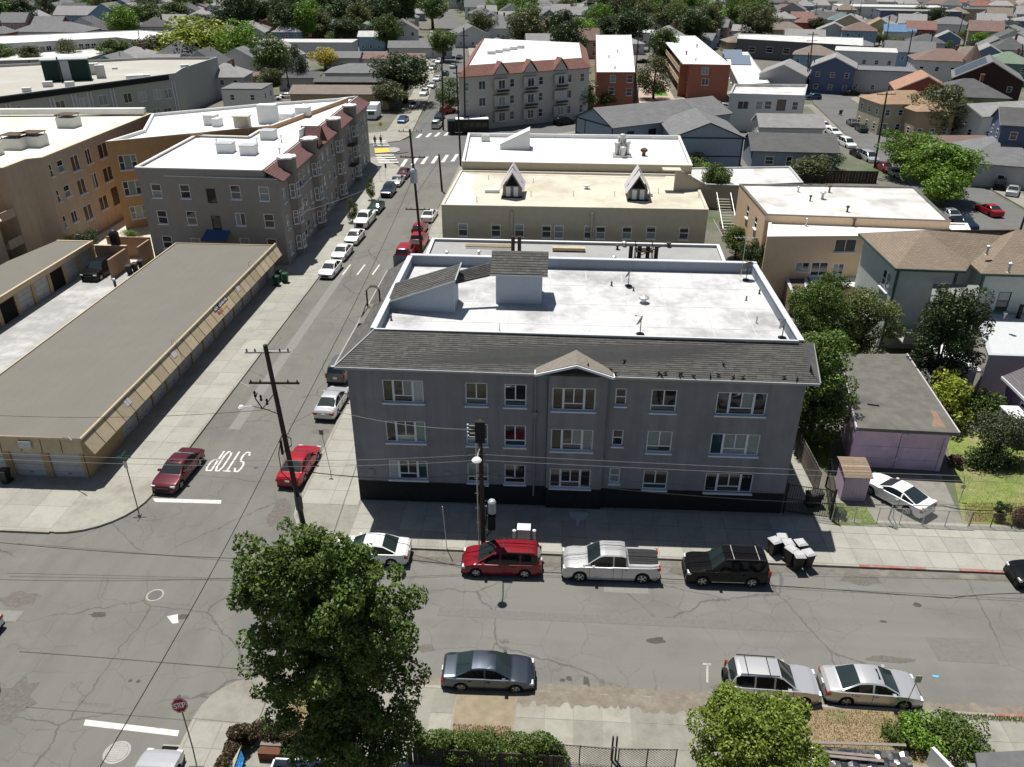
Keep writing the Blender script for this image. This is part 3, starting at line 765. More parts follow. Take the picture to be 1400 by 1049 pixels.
def car(kind, color, label, px, py, heading, name='parked_car', cat='car', group=None, sc=1.0, roof=None, extras=(), xy=None, detail=2, z=0.0, zref=0.6):
 M_ = car_mesh(kind); S = M_['spec']; P_ = PT[color]
 p = xy or G(px, py, zref)
 t = thing(name, label, cat, (p[0], p[1], z), R(heading), group); t.scale = (sc, sc, sc)
 def part(nm, me, m=None, parent=None):
  o = obj(nm, me, parent or t)
  if m: set_mat(o, m)
  return o
 bo = part('body', M_['body'], P_)
 part('windshield', M_['windshield']); part('rear_window', M_['rear_window'])
 for s in M_['sides']: part('side_window', s)
 if 'bed_cover' in M_: part('bed_cover', M_['bed_cover'])
 part('underbody', M_['underbody'])
 wm, rm, dm = wheel_mesh(S['wr'])
 for xw in S['wh']:
  for s in (1, -1):
   o = obj('wheel', wm, t, (xw, s*(S['W']/2-.12), S['wr']))
   if detail > 0: obj('rim', rm, o); 
   if detail > 1: obj('hub', dm, o)
 if detail > 0:
  for k in ('headlight_l', 'headlight_r'): part('headlight', M_[k])
  for k in ('tail_l', 'tail_r'): part('tail_light', M_[k])
  part('grille', M_['grille'])
 if detail > 1:
  part('mirror', M_['mirror_l'], P_); part('mirror', M_['mirror_r'], P_)
  part('bumper', M_['bumper_f']); part('bumper', M_['bumper_r']); part('number_plate', M_['plate']); part('door_seam', M_['seams']); part('door_handle', M_['handles'], P_)
 L, W, H = S['L'], S['W'], S['H']
 if 'sunroof' in extras:
  b = MB(); b.box(-.42, -.36, H+.012, .02, .36, H+.032); obj('sunroof', b.mesh('sunroof', CARGLASSD), t, (0.02, 0, -.012))
 if 'smallsunroof' in extras:
  b = MB(); b.box(-.30, -.34, H+.012, .0, .34, H+.035); obj('sunroof', b.mesh('sunroof', CARGLASSD), t, (0.25, 0, -.025))
 if 'rails' in extras:
  for s in (-1, 1):
   b = MB(); b.box(S['cab'][1]+.1, s*W*.345-.02, H+.03, S['cab'][2]-.1, s*W*.345+.02, H+.07); obj('roof_rail', b.mesh('roof_rail', DMETAL), t)
  for xx in (S['cab'][1]+.5, S['cab'][2]-.55):
   b = MB(); b.box(xx-.02, -W*.345+.02, H+.045, xx+.02, W*.345-.02, H+.07); obj('roof_bar', b.mesh('roof_bar', METAL if 'metalbars' in extras else DMETAL), t)
 if 'spare' in extras:
  o = obj('spare_wheel', wm, t, (-L/2-.09, 0, .95), R(90))
 if 'chromestrip' in extras:
  b = MB()
  for s in (-1, 1): b.box(-1.0, s*W/2-.015, .40, 1.0, s*W/2+.015, .45)
  obj('trim_strip', b.mesh('trim_strip', RIM), t)
 if 'racinglines' in extras:
  b = MB(); b.box(-2.1, -.02, .86, -2.0, .02, .87)
 if 'spoiler' in extras:
  b = MB(); b.box(-2.33, -.75, 1.06, -2.12, .75, 1.09); b.box(-2.25, -.7, .98, -2.2, -.66, 1.06); b.box(-2.25, .66, .98, -2.2, .7, 1.06); obj('spoiler', b.mesh('spoiler', P_), t)
 return t
# ================================================================ SETTING
def arc(cx, cy, r, a0, a1, n=8): return [(cx+r*math.cos(R(a0+(a1-a0)*i/n)), cy+r*math.sin(R(a0+(a1-a0)*i/n))) for i in range(n+1)]
b = MB(); b.quad((-2500, -300, -.10), (2500, -300, -.10), (2500, 4000, -.10), (-2500, 4000, -.10)); struct('ground', b, YARD)
FS0, FS1 = 28.15, 38.65        # front street kerbs
LS0, LS1 = -27.1, -16.9        # side street kerbs
b = MB(); b.quad((-300, FS0-.3, 0), (400, FS0-.3, 0), (400, FS1+.3, 0), (-300, FS1+.3, 0)); struct('front_street', b, ASPH)
b = MB(); b.quad((LS0-4.9, -60, .004), (LS1+1.2, -60, .004), (LS1+1.2, 149, .004), (LS0-4.9, 149, .004)); struct('side_street', b, ASPH2)
b = MB()
L_ = [(-27.1, 140), (-29.5, 166), (-33.5, 219), (-43.5, 302), (-60, 420), (-82, 560)]; Rr = [(-17.5, 140), (-17.8, 164), (-23.5, 208), (-33, 300), (-49, 420), (-70, 560)]
for i in range(5): b.quad((*L_[i], .008), (*Rr[i], .008), (*Rr[i+1], .008), (*L_[i+1], .008))
struct('side_street_far', b, ASPH3)
b = MB()   # oblique cross street
ca = [(-75, 113), (-31, 149), (0, 171), (43, 207), (67, 226), (150, 290)]; cb = [(-81, 121), (-37, 157), (-8, 181), (35, 217), (62, 240), (145, 305)]
for i in range(5): b.quad((*ca[i], .012), (*ca[i+1], .012), (*cb[i+1], .012), (*cb[i], .012))
struct('cross_street', b, ASPH3)
b = MB()   # street on the right
ra = [(57.5, -50), (57.3, 100), (56, 115), (58, 157), (64, 215), (80, 300), (105, 430)]; rb_ = [(69, -50), (68.3, 100), (68.5, 121), (69, 157), (75.5, 210), (92, 300), (118, 430)]
for i in range(6): b.quad((*ra[i], .016), (*rb_[i], .016), (*rb_[i+1], .016), (*ra[i+1], .016))
struct('right_street', b, ASPH3)
BZ = 0.13
def block(name, P, m=CONC_OLD):
 b = MB(); b.prism(P, -.09, BZ, bottom=False); o = struct(name, b, m); return o
def kerbs(parent_struct, pts, red=(), seg=2.0, w=.16):
 """kerb stones along a polyline, each its own piece"""
 k = 0
 for a, c in zip(pts, pts[1:]):
  a, c = Vector(a), Vector(c); L = (c-a).length; n = max(1, int(round(L/seg))); u = (c-a)/L
  for i in range(n):
   p0 = a+u*(L*i/n+.006); p1 = a+u*(L*(i+1)/n-.006); nx = Vector((-u.y, u.x))*w
   q = MB(); q.prism([tuple(p0-nx*.04), tuple(p1-nx*.04), tuple(p1+nx), tuple(p0+nx)], -.02, BZ+.012, bottom=False)
   mid = (p0+p1)/2; m = KERB
   for (rx0, ry0, rx1, ry1) in red:
    if rx0 < mid.x < rx1 and ry0 < mid.y < ry1: m = KERB_RED
   q.build('kerb_stone', m, parent_struct); k += 1
SLABM = {}
def slabs(parent, x0, y0, x1, y1, sx, sy, m=CONC, skip=None, jitter=.004, z=BZ):
 nx, ny = max(1, round((x1-x0)/sx)), max(1, round((y1-y0)/sy)); dx, dy = (x1-x0)/nx, (y1-y0)/ny
 key = (round(dx, 2), round(dy, 2), m.name)
 if key not in SLABM:
  q = MB(); e = .018; c_ = .02
  q.box(-dx/2+e, -dy/2+e, -.05, dx/2-e, dy/2-e, .008); SLABM[key] = q.mesh('paving_slab', m)
 for i in range(nx):
  for j in range(ny):
   cx, cy = x0+dx*(i+.5), y0+dy*(j+.5)
   if skip and skip(cx, cy): continue
   o = obj('paving_slab', SLABM[key], parent, (cx, cy, z+random.uniform(0, jitter)))
   o.rotation_euler = (random.uniform(-.0015, .0015), random.uniform(-.0015, .0015), 0)
# block of the grey apartment building
NEp = [(LS1+4, FS1+.1)]+[(57, FS1+.1), (57.3, 100), (56, 115), (57.8, 157), (63, 212)]+[(43, 206.5), (0, 170.5), (-13, 161)]+arc(-14.6, 158, 3, 90, 180, 5)+[(-17.3, 140)]+arc(LS1+4, FS1+4.1, 4, 180, 270, 8)
ne = block('pavement_block', [p for p in NEp][::1])
kerbs(ne, [(LS1+4.2, FS1), (57, FS1)], red=[(20, 30, 23.5, 40), (25.5, 30, 29.5, 40)])
a8 = arc(LS1+4, FS1+4, 4.05, 270, 180, 5); kerbs(ne, a8[::-1][::-1] if False else a8[::-1], seg=1.4)
kerbs(ne, [(LS1-.02, 150), (LS1-.02, FS1+4)][::1], seg=3)
slabs(ne, -12.6, FS1+.18, 57, 43.35, 1.5, 1.56)
slabs(ne, LS1+.18, FS1+4.1, -12.75, 150, 2.0, 1.6, skip=lambda x, y: y > 120 and int(y) % 3 == 0)
# block of the garages
NWp = arc(-31.6, 43.2, 4.4, 270, 360, 8)+[(LS0, 138), (-32.5, 147), (-80, 111), (-200, 111), (-200, FS1+.15)]
nw = block('pavement_block', NWp)
kerbs(nw, [(-120, FS1+.05), (-31.9, FS1+.05)], seg=3)
kerbs(nw, arc(-31.6, 43.2, 4.45, 270, 360, 8), seg=1.2)
kerbs(nw, [(LS0+.05, 43.4), (LS0+.05, 137)], seg=3)
slabs(nw, -31.4, 45, LS0-.15, 137, 2.15, 2.3)
slabs(nw, -70, FS1+.4, -32, 43.7, 2.2, 2.4)
# near blocks
SEp = [(60, FS0), (60, -40), (LS1, -40)]+[(LS1, FS0-2.5)]+arc(LS1+2.6, FS0-2.6, 2.6, 180, 90, 6)[1:]
se = block('pavement_block', SEp[::-1])
kerbs(se, [(60, FS0), (11.2, FS0)], seg=2.2, red=[(21.5, 20, 23.5, 30)]); kerbs(se, [(-1.3, FS0), (LS1+2.8, FS0)], seg=2.2)
kerbs(se, [(LS1, -10), (LS1, FS0-2.6)][::-1], seg=2.2)
slabs(se, LS1+.2, 8, LS1+2.9, 25.3, 1.35, 1.5)
slabs(se, -14.2, 23.05, 40, 24.9, 1.8, 1.8, m=CONC_OLD)
slabs(se, -1.2, 25.05, 4.4, 27.9, 1.4, 1.4, m=CONC_OLD)
slabs(se, 4.6, 25.1, 11.0, 27.9, 1.6, 1.4, m=CONC_OLD)
slabs(se, 18.6, 25.1, 19.8, 27.9, 1.2, 1.4, m=CONC_OLD)
slabs(se, 20.4, 25.1, 34, 27.9, 1.9, 1.4, m=CONC_OLD)
slabs(se, -5.4, 25.1, -4.3, 27.9, 1.3, 1.4, m=CONC_OLD)
SWp = [(LS0, FS0-3.2), (LS0, -40), (-200, -40), (-200, FS0)]+arc(LS0-3.2, FS0-3.2, 3.2, 90, 0, 6)
sw = block('pavement_block', SWp[::-1]); kerbs(sw, arc(LS0-3.2, FS0-3.2, 3.22, 90, 0, 6), seg=1.2); kerbs(sw, [(LS0+.02, FS0-3.2), (LS0+.02, -10)], seg=2.2)
# blocks beyond the crossing
fb = block('pavement_block', [(-36.5, 157.5), (-31.5, 160.5), (-30.3, 166), (-34.2, 219), (-44, 302), (-60, 420), (-140, 420), (-140, 90), (-84, 121)]); 
fb2 = block('pavement_block', [(-17.4, 176), (-16, 176), (-8, 182), (35, 218), (61, 241), (90, 300), (112, 430), (-47, 420), (-32, 300), (-22.6, 208)])
fb3 = block('pavement_block', [(69.2, 45), (130, 45), (200, 280), (145, 288), (75.5, 223), (69.8, 157), (69.2, 121)])
# ground coverings: lawns, dirt, yards on the blocks
def patch(name, P, m, z=BZ+.004, kind='structure'):
 b = MB(); b.quad(*[(p[0], p[1], z) for p in P]); o = b.build(name, m); o['kind'] = kind; return o
patch('back_yards', [(15.6, 43.6), (56, 43.6), (56, 120), (15.6, 120)], YARD)
patch('back_yards', [(-13, 100), (56.5, 120.5), (57, 156), (61, 209), (43, 204), (0, 168), (-12.5, 157)], YARD, BZ+.008)
patch('yard_left', [(-33, 88), (-200, 88), (-200, 112), (-80, 112), (-34, 145)], CONC_OLD, BZ+.004)
patch('yards_far', [(-36, 170), (-140, 100), (-140, 420), (-64, 420), (-48, 302), (-39, 219)], YARD)
patch('yards_far', [(-10, 186), (33, 221), (60, 245), (88, 302), (108, 430), (-42, 420), (-28, 300), (-18.5, 208)], YARD)
patch('yards_far', [(72.5, 48), (128, 48), (195, 275), (147, 283), (79, 221), (73, 157)], YARD)
patch('driveway', [G(1130, 722), G(1318, 722), G(1285, 650), G(1150, 650)], mat('driveway_concrete', (0.23, 0.22, 0.195), coords='World', var=0.15, scale=1.5, stain=(0.13, 0.125, 0.11), stain_amt=.7, stain_scale=.5), BZ+.008)
patch('lawn', [G(1316, 719), G(1420, 722), G(1420, 600), G(1290, 588)], LAWN, BZ+.010)
patch('lawn', [G(1138, 720), G(1200, 720), G(1182, 692), G(1136, 690)], LAWN, BZ+.012)
patch('lawn', [G(1101, 605), G(1135, 600), G(1137, 640), G(1116, 650)], LAWN, BZ+.010)
patch('concrete_path', [G(1075, 690), G(1117, 690), G(1090, 600), G(1080, 600)], CONC, BZ+.012)
patch('garage_yard', [(-54.2, 50), (-43.5, 50), (-43.5, 88), (-54.2, 88)], mat('pale_concrete', (0.32, 0.32, 0.31), coords='World', var=.08, scale=1, stain=(0.55, 0.55, 0.54), stain_amt=.6, stain_scale=.25), BZ+.008)
patch('courtyard', [(-60, 88.2), (-48.6, 88.2), (-48.6, 112), (-60, 112)], mat('courtyard_paving', (0.55, 0.50, 0.42), coords='World', var=.08), BZ+.012)
patch('courtyard', [G(868, 150), G(930, 150), G(900, 96), G(880, 96)], mat('courtyard_pink', (0.42, 0.33, 0.27), coords='World', var=.1), BZ+.014)
patch('lawn', [G(893, 132), G(914, 132), G(906, 120), G(893, 120)], mat('fresh_lawn', (0.10, 0.22, 0.03), coords='World', var=.15), BZ+.018)
patch('dirt_verge', [(-4.25, 25.05), (-1.3, 25.05), (-1.25, 27.95), (-4.2, 27.95)], DIRT)
patch('dirt_verge', [(-12.8, 25.2), (-9.4, 25.2), (-9.3, 27.9), (-13, 27.6)], DRY)
patch('dry_verge', [(11.2, 25.0), (18.5, 25.0), (18.5, 27.95), (11.2, 27.95)], DRY)
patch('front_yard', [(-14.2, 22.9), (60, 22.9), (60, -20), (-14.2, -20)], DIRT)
# worn road marks
def mark(name, pts, m, z=.006): 
 b = MB(); b.quad(*[(p[0], p[1], z) for p in pts]); o = b.build(name, m); o['kind'] = 'structure'; return o
def pm(name, px, m, z=.009): return mark(name, [G(*p) for p in px], m, z)
pm('stop_line', [(209, 681.5), (303, 684), (302, 689), (212, 686.5)][::-1], PAINT_W)
pm('stop_line', [(117, 984), (245, 999), (243, 1007), (114, 992)][::-1], PAINT_W)
pm('road_mark', [(228, 843), (243, 840), (244, 852), (236, 853)][::-1], PAINT_W)
pm('parking_mark', [(961, 906.5), (972, 907), (972, 910), (961, 909)][::-1], PAINT_F, .007); pm('parking_mark', [(965.5, 910), (968.5, 910), (968.5, 934), (965.5, 933)][::-1], PAINT_F, .007)
for x0, x1 in ((472, 478), (492, 498), (513, 518)): pm('lane_tick', [(x0-5, 376), (x0-2.8, 376), (x1+2, 362), (x1, 362)][::1], PAINT_W)
for (x, y) in ((552, 223), (566.5, 221), (580, 219.5), (594, 218.5), (608, 217), (621.5, 216), (636, 214)): pm('crossing_bar', [(x-5.5, y+5), (x-.5, y+5), (x+6, y-5), (x+1.5, y-5)], PAINT_W, .017)
for (x, y) in ((535, 190), (548, 188.6), (573, 186), (586, 185), (598, 184.2), (611, 183)): pm('crossing_bar', [(x-5, y+2.7), (x-.5, y+2.7), (x+5, y-2.7), (x+1, y-2.7)], PAINT_W, .017)
for k, y in enumerate((213, 216.3, 219.6, 222.8)): pm('island_bar', [(514+k*1.3, y+1), (539+k*2.2, y+1), (538+k*2.2, y-.6), (513+k*1.3, y-.6)], PAINT_W, .14)
for k, y in enumerate((193.5, 196.5, 199.5)): pm('island_bar', [(508+k*1.2, y+.8), (529+k*2.2, y+.8), (527+k*2.2, y-.5), (508+k*1.2, y-.5)], PAINT_W, .14)
pm('yellow_tactile_strip', [(513, 210.5), (537, 209), (531, 203), (512, 204)], PAINT_Y, .145)
pm('kerb_island', [(530, 203), (538, 202), (546, 204), (547, 207), (540, 209.5), (534, 209.5)][::-1], PAINT_F, .15)
# dark patches and stains of repaired asphalt
PATCH = mat('tar_patch', (0.075, 0.072, 0.068), coords='World', var=.2, scale=6); STAIN = mat('oil_stain', (0.13, 0.12, 0.105), coords='World', var=.3, scale=5)
def blob(px, py, rx, ry, m, z=.007, n=14, seed=0):
 g = random.Random(seed+int(px)); c = G(px, py); P = []
 for i in range(n):
  a = 2*math.pi*i/n; k = g.uniform(.65, 1.15); P.append((c[0]+rx*k*math.cos(a), c[1]+ry*k*math.sin(a)))
 mark('road_patch', P, m, z)
for (x0, y0, x1, y1, m_) in ((-6, 33.1, 14, 33.75, 0), (21, 31.5, 24.2, 33.2, 0), (-25.2, 52, -24.3, 88, 1), (-21.9, 46, -20.9, 66, 0), (-40, 31.2, -29.5, 32.0, 1), (3.5, 35.6, 6.1, 37.2, 1), (-20.5, 4, -19.6, 22, 1), (30, 34, 52, 34.7, 0)):
 mark('road_patch', [(x0, y0), (x1, y0), (x1, y1), (x0, y1)], mat('utility_cut_%d' % m_, ((.155, .153, .14), (.205, .203, .19))[m_], coords='World', var=.12, scale=4, fine=.06), .0065)
for a in ((898, 876, .55, .28, PATCH), (134, 841, .55, .22, PATCH), (250, 843, .35, .25, PATCH), (802, 938, .18, .75, PATCH), (769, 930, .18, .14, PATCH), (778, 928, .2, .15, PATCH), (823, 941, .16, .6, STAIN),
    (988, 940, .6, .3, STAIN), (1175, 792, 1.3, .5, STAIN), (1254, 827, .3, .2, PATCH), (245, 953, .12, .12, PATCH), (189, 932, .12, .12, PATCH), (178, 931, .1, .1, PATCH), (383, 700, .8, 1.5, STAIN),
    (440, 590, .9, .5, STAIN), (1220, 902, 1.5, .25, STAIN), (600, 765, 1.6, .6, STAIN), (756, 770, 1.2, .5, STAIN), (930, 780, .8, .5, STAIN), (1208, 850, .2, .1, PATCH), (350, 640, .2, .12, PATCH), (25, 820, 1.2, .7, STAIN), (15, 960, 1.2, 1.6, STAIN),
    (690, 877, .3, .16, STAIN), (583, 886, .5, .3, STAIN)): blob(*a)
blob(1279, 925, .2, .1, mat('blue_litter', (0.12, 0.42, 0.65), var=0), .02); 
CHALK = mat('manhole_ring', (0.34, 0.34, 0.32), coords='World', var=.15)
def manhole(px, py, r, label, lidm):
 c = G(px, py); t = thing('manhole_cover', label, 'manhole cover', (c[0], c[1], 0))
 q = MB(); 
 for k in range(24):
  a0, a1 = 2*math.pi*k/24, 2*math.pi*(k+1)/24
  q.quad((r*math.cos(a0), r*math.sin(a0), .014), (r*math.cos(a1), r*math.sin(a1), .014), (r*.82*math.cos(a1), r*.82*math.sin(a1), .014), (r*.82*math.cos(a0), r*.82*math.sin(a0), .014))
 obj('rim', q.mesh('rim', CHALK), t); q = MB(); q.lathe([(r*.8, .004), (r*.8, .016), (r*.76, .018)], 24); 
 for k in range(-3, 4): q.box(-r*.55, k*r*.19-.02, .018, r*.55, k*r*.19+.02, .026)
 obj('lid', q.mesh('lid', lidm), t)
manhole(160, 1029, .62, 'round pale manhole cover just past the lower stop line, beside the silver car', CHALK)
manhole(212, 814, .5, 'faint round manhole cover in the middle of the intersection', ASPH3)

def ragged(x0, x1, ya, yb, m, z, seed, amp=.25, step=.35):
 g = random.Random(seed); b = MB(); x = x0; t0, t1 = ya, yb
 while x < x1:
  xn = x+step*g.uniform(.5, 1.5); n0, n1 = ya+g.uniform(-amp, amp)*.3, yb+g.uniform(-amp, amp); b.quad((x, t0, z), (xn, n0, z), (xn, n1, z), (x, t1, z)); x, t0, t1 = xn, n0, n1
 o = b.build('gutter_dirt', m); o['kind'] = 'structure'
GD = mat('gutter_dirt', (.185, .16, .125), coords='World', var=.2, scale=3, fine=.12, stain=(.24, .225, .19), stain_amt=.7, stain_scale=.8); ragged(-14, 58, 28.2, 28.75, GD, .0075, 5, .16, .2); ragged(-12, 58, 38.0, 38.55, mat('gutter_grime', (.15, .14, .118), coords='World', var=.2, scale=2, fine=.1, stain=(.2, .19, .165), stain_amt=.8, stain_scale=.5), .0078, 6)
ragged(-1.2, 11, 28.13, 27.3, GD, BZ+.016, 7, .22, .16)
# STOP painted on the road, to be read by cars driving towards the camera
STROKES = {'S': [[(1, .85), (.75, 1), (.25, 1), (0, .85), (0, .65), (.25, .52), (.75, .48), (1, .35), (1, .15), (.75, 0), (.25, 0), (0, .15)]],
 'T': [[(0, 1), (1, 1)], [(.5, 1), (.5, 0)]], 'O': [[(.25, 0), (.75, 0), (1, .2), (1, .8), (.75, 1), (.25, 1), (0, .8), (0, .2), (.25, 0)]],
 'P': [[(0, 0), (0, 1), (.75, 1), (1, .85), (1, .6), (.75, .45), (0, .45)]], 'N': [[(0, 0), (0, 1), (1, 0), (1, 1)]], 'W': [[(0, 1), (.25, 0), (.5, .8), (.75, 0), (1, 1)]],
 'L': [[(0, 1), (0, 0), (1, 0)]], 'E': [[(1, 1), (0, 1), (0, 0), (1, 0)], [(0, .5), (.8, .5)]], 'A': [[(0, 0), (.5, 1), (1, 0)], [(.2, .4), (.8, .4)]], 'I': [[(.5, 0), (.5, 1)]],
 'G': [[(1, .8), (.75, 1), (.25, 1), (0, .8), (0, .2), (.25, 0), (.75, 0), (1, .2), (1, .5), (.55, .5)]], ' ': []}
def strokes(mb, text, o, ux, uy, cw, ch, sw, gap, nrm=(0, 0, 1)):
 """letters as flat strokes: o origin, ux along the line, uy up the letter"""
 o, ux, uy, nn = Vector(o), Vector(ux), Vector(uy), Vector(nrm)
 m = 0
 for k, chh in enumerate(text):
  for line in STROKES[chh]:
   pts = [o+ux*(k*(cw+gap)+p[0]*cw)+uy*(p[1]*ch)+nn*(m % 4)*.0008 for p in line]; m += 1; L = []
   for i, p in enumerate(pts):
    a = (p-pts[i-1]).normalized() if i else None; c = (pts[i+1]-p).normalized() if i < len(pts)-1 else None
    q = p-(c*sw*.4 if a is None else Vector()) + (a*sw*.4 if c is None else Vector())
    s = nn.cross((a or c)+(c or a)).normalized()*sw/2; k_ = 1 if a is None or c is None else 1/max(.5, nn.cross(a).normalized().dot(s.normalized())); L.append((q-s*k_, q+s*k_))
   for (a, b_), (c, d) in zip(L, L[1:]): mb.quad(a, c, d, b_)
# reading direction for a driver going -y: left to right runs towards -x ; letters' tops point to -y
c0 = G(326, 645); b = MB(); 
strokes(b, 'STOP', (c0[0]+.05, c0[1]+2.5, .010), (-1, 0, 0), (0, -1, 0), .44, 2.5, .15, .25)
o = b.build('road_lettering', PAINT_W); o['kind'] = 'structure'

# ================================================================ MAIN BUILDING (grey, three storeys)
MA, MBp = (-12.2, 43.45), (15.58, 43.70)
mainP = [MA, MBp, (15.58, 59.4), (-12.75, 59.4)]
mt = thing('apartment_building', 'grey three storey apartment building with dark shingle eaves and white flat roof', 'apartment building', (1.6, 51.5, 0))
cols = [(2.9, 2.6, 'triple'), (7.54, 1.35, 'twotransom'), (10.0, 1.35, 'twotransom'), (13.65, 2.7, 'triple'), (16.58, .72, 'hung'), (19.25, 1.6, 'twotransom'), (24.05, 3.1, 'triple')]
glz = {(0,0):[GLASSB,CURTW,GLASS,GLASS,CURT], (0,6):[GLASS,GLASS,GLASS,GLASS,CURT], (1,6):[GLASST,CURT,CURT,CURT,CURT], (1,5):[GLASST,CURT,CURT], (2,0):[CURTW,GLASST,GLASS,GLASS,GLASSB], (1,3):[GLASSB,CURT,GLASSB,GLASS,CURT],
    (0,3):[GLASSB,GLASSB,GLASSB,GLASS,GLASSB], (2,6):[GLASS,GLASS,GLASSB,GLASSB,GLASSB], (0,1):[GLASST,GLASS,GLASSB],(0,2):[GLASST,GLASS,GLASS],(1,2):[GLASST,GLASS,GLASS],(0,5):[GLASST,GLASS,GLASS],(2,5):[GLASST,GLASSB,GLASSB],(2,3):[GLASSB,GLASS,GLASSB,GLASS,GLASSB]}
holes = []; bayh = []; BAYY = .22
L = math.hypot(MBp[0]-MA[0], MBp[1]-MA[1]); mux = ((MBp[0]-MA[0])/L, (MBp[1]-MA[1])/L)
def mpt(s, y=0): return (MA[0]+mux[0]*s-mux[1]*y, MA[1]+mux[1]*s+mux[0]*y)
BA, BB = mpt(12.07, -BAYY), mpt(15.72, -BAYY)
TMAIN = mat('pale_blue_trim', (0.70, 0.74, 0.80), var=.04)
for r_, (zb, hh) in enumerate(((7.86, 1.6), (4.86, 1.6), (1.93, 1.5))):
 for c_, (s, w_, st) in enumerate(cols):
  h_ = 1.2 if st == 'hung' else hh; z_ = zb-.011*(s-3)+(.38 if st == 'hung' else 0); w_ = round(w_, 1); h_ = round(h_, 1)
  gl = glz.get((r_, c_))
  if c_ == 3:
   bayh.append((s-12.07-w_/2, z_, s-12.07+w_/2, z_+h_)); place_window(mt, BA, BB, s-12.07, z_, w_, h_, st, TMAIN, gl, y=.09)
  else:
   holes.append((s-w_/2, z_, s+w_/2, z_+h_)); place_window(mt, MA, MBp, s, z_, w_, h_, st, TMAIN, gl, y=.09)
ML = mpt(-.55); b = MB(); wall_holes(b, ML, MBp, 1.75, 10.5, [(h[0]+.55, h[1], h[2]+.55, h[3]) for h in holes], .14)
sideH = []
for zz in (2.0, 4.9, 7.9):
 for s in (3, 7.5, 11.5): sideH.append((s-.7, zz, s+.7, zz+1.5))
wall_holes(b, MBp, mainP[2], 0, 11.9, sideH, .14); wall_holes(b, mainP[2], mainP[3], 0, 12.0, (), .14); wall_holes(b, mainP[3], ML, 0, 10.4, sideH, .14)
for zz in (2.0, 4.9, 7.9):
 for s in (3, 7.5, 11.5):
  place_window(mt, MBp, mainP[2], s, zz, 1.4, 1.5, 'slider', WHITE); place_window(mt, mainP[3], ML, s, zz, 1.4, 1.5, 'slider', WHITE)
# bay
wall_holes(b, BA, BB, 1.75, 10.6, bayh, .14)
for s, e in ((12.07, -1), (15.72, 1)):
 p, q = mpt(s, -BAYY), mpt(s, 0)
 b.quad(*( [(q[0], q[1], 1.75), (p[0], p[1], 1.75), (p[0], p[1], 10.6), (q[0], q[1], 10.6)]))
gt = mpt(13.9, -BAYY); b.quad((BA[0]-.5, BA[1], 10.59), (BB[0], BB[1], 10.59), (gt[0], gt[1], 11.25))
b.build('wall', STUC, mt)
b = MB(); wall_holes(b, ML, MBp, 0, 1.75, (), .1); b.obox(mpt(13.9, -.11), mux, (-mux[1], mux[0]), 1.825, .11, 0, 1.75); b.build('base_band', BASEBLK, mt)
# shingle slopes: front and left, each course of tabs laid over the one below
def courses(mb, e0, e1, r0, r1, n, tab=.42, th=.035, g=random.Random(3)):
 e0, e1, r0, r1 = map(Vector, (e0, e1, r0, r1)); nrm = (e1-e0).cross(r0-e0).normalized()
 if nrm.z < 0: nrm = -nrm
 for i in range(n):
  t0, t1 = i/n, min(1, (i+1.25)/n)
  a, b_, c, d = e0.lerp(r0, t0), e1.lerp(r1, t0), e1.lerp(r1, t1), e0.lerp(r0, t1)
  L = (b_-a).length; m = max(1, int(L/tab)); k = 0.0; cuts = [0]
  while k < 1: k += g.uniform(.6, 1.4)/m; cuts.append(min(k, 1))
  for u0, u1 in zip(cuts, cuts[1:]):
   if u1-u0 < 1e-4: continue
   h = nrm*(th+g.uniform(-.004, .004)); e = .004/L
   p, q = a.lerp(b_, u0+e), a.lerp(b_, u1-e); r_, s_ = d.lerp(c, u1-e), d.lerp(c, u0+e)
   i0 = len(mb.v); mb.v += [tuple(p+h), tuple(q+h), tuple(r_+nrm*.004), tuple(s_+nrm*.004), tuple(p-nrm*.0), tuple(q-nrm*.0)]
   mb.f += [(i0, i0+1, i0+2, i0+3), (i0+4, i0+5, i0+1, i0)]; mb.m += [0, 0]
EZ, FZ = 10.42, 12.0
eL, eR = (-13.25, 42.75, EZ+.25), (16.1, 43.05, EZ-.05)
fL, fR = (-11.25, 45.45, FZ), (15.35, 45.5, FZ-.1)
bL, bfl = (-13.25, 59.6, EZ+.25), (-11.25, 59.6, FZ)
sb = MB(); courses(sb, eL, eR, fL, fR, 19); courses(sb, bL, eL, bfl, fL, 19); courses(sb, eR, (16.1, 45.5, FZ-.1-.0), fR, (15.36, 45.52, FZ-.1), 4)
o = sb.build('shingle_courses', SHING, mt, kind='stuff')
b = MB(); b.slab([(eL[0], eL[1], eL[2]-.01), (eR[0], eR[1], eR[2]-.01), (fR[0], fR[1], fR[2]-.01), (fL[0], fL[1], fL[2]-.01)], .10)
b.slab([(bL[0], bL[1], bL[2]-.012), (eL[0], eL[1], eL[2]-.012), (fL[0], fL[1], fL[2]-.012), (bfl[0], bfl[1], bfl[2]-.012)], .10); b.build('roof_deck', mat('underlay', (0.05, 0.05, 0.05)), mt)
b = MB(); b.slab([(eL[0]+.02, eL[1]+.02, eL[2]-.13), (eR[0], eR[1]+.02, eR[2]-.13), (eR[0], 43.75, eR[2]-.13), (eL[0]+.02, 43.5, eL[2]-.13)], .04)
b.slab([(-13.2, 59.5, EZ+.12), (-13.2, 43.5, EZ+.12), (-12.15, 43.5, EZ+.12), (-12.15, 59.5, EZ+.12)], .04); b.build('soffit', STUC, mt)
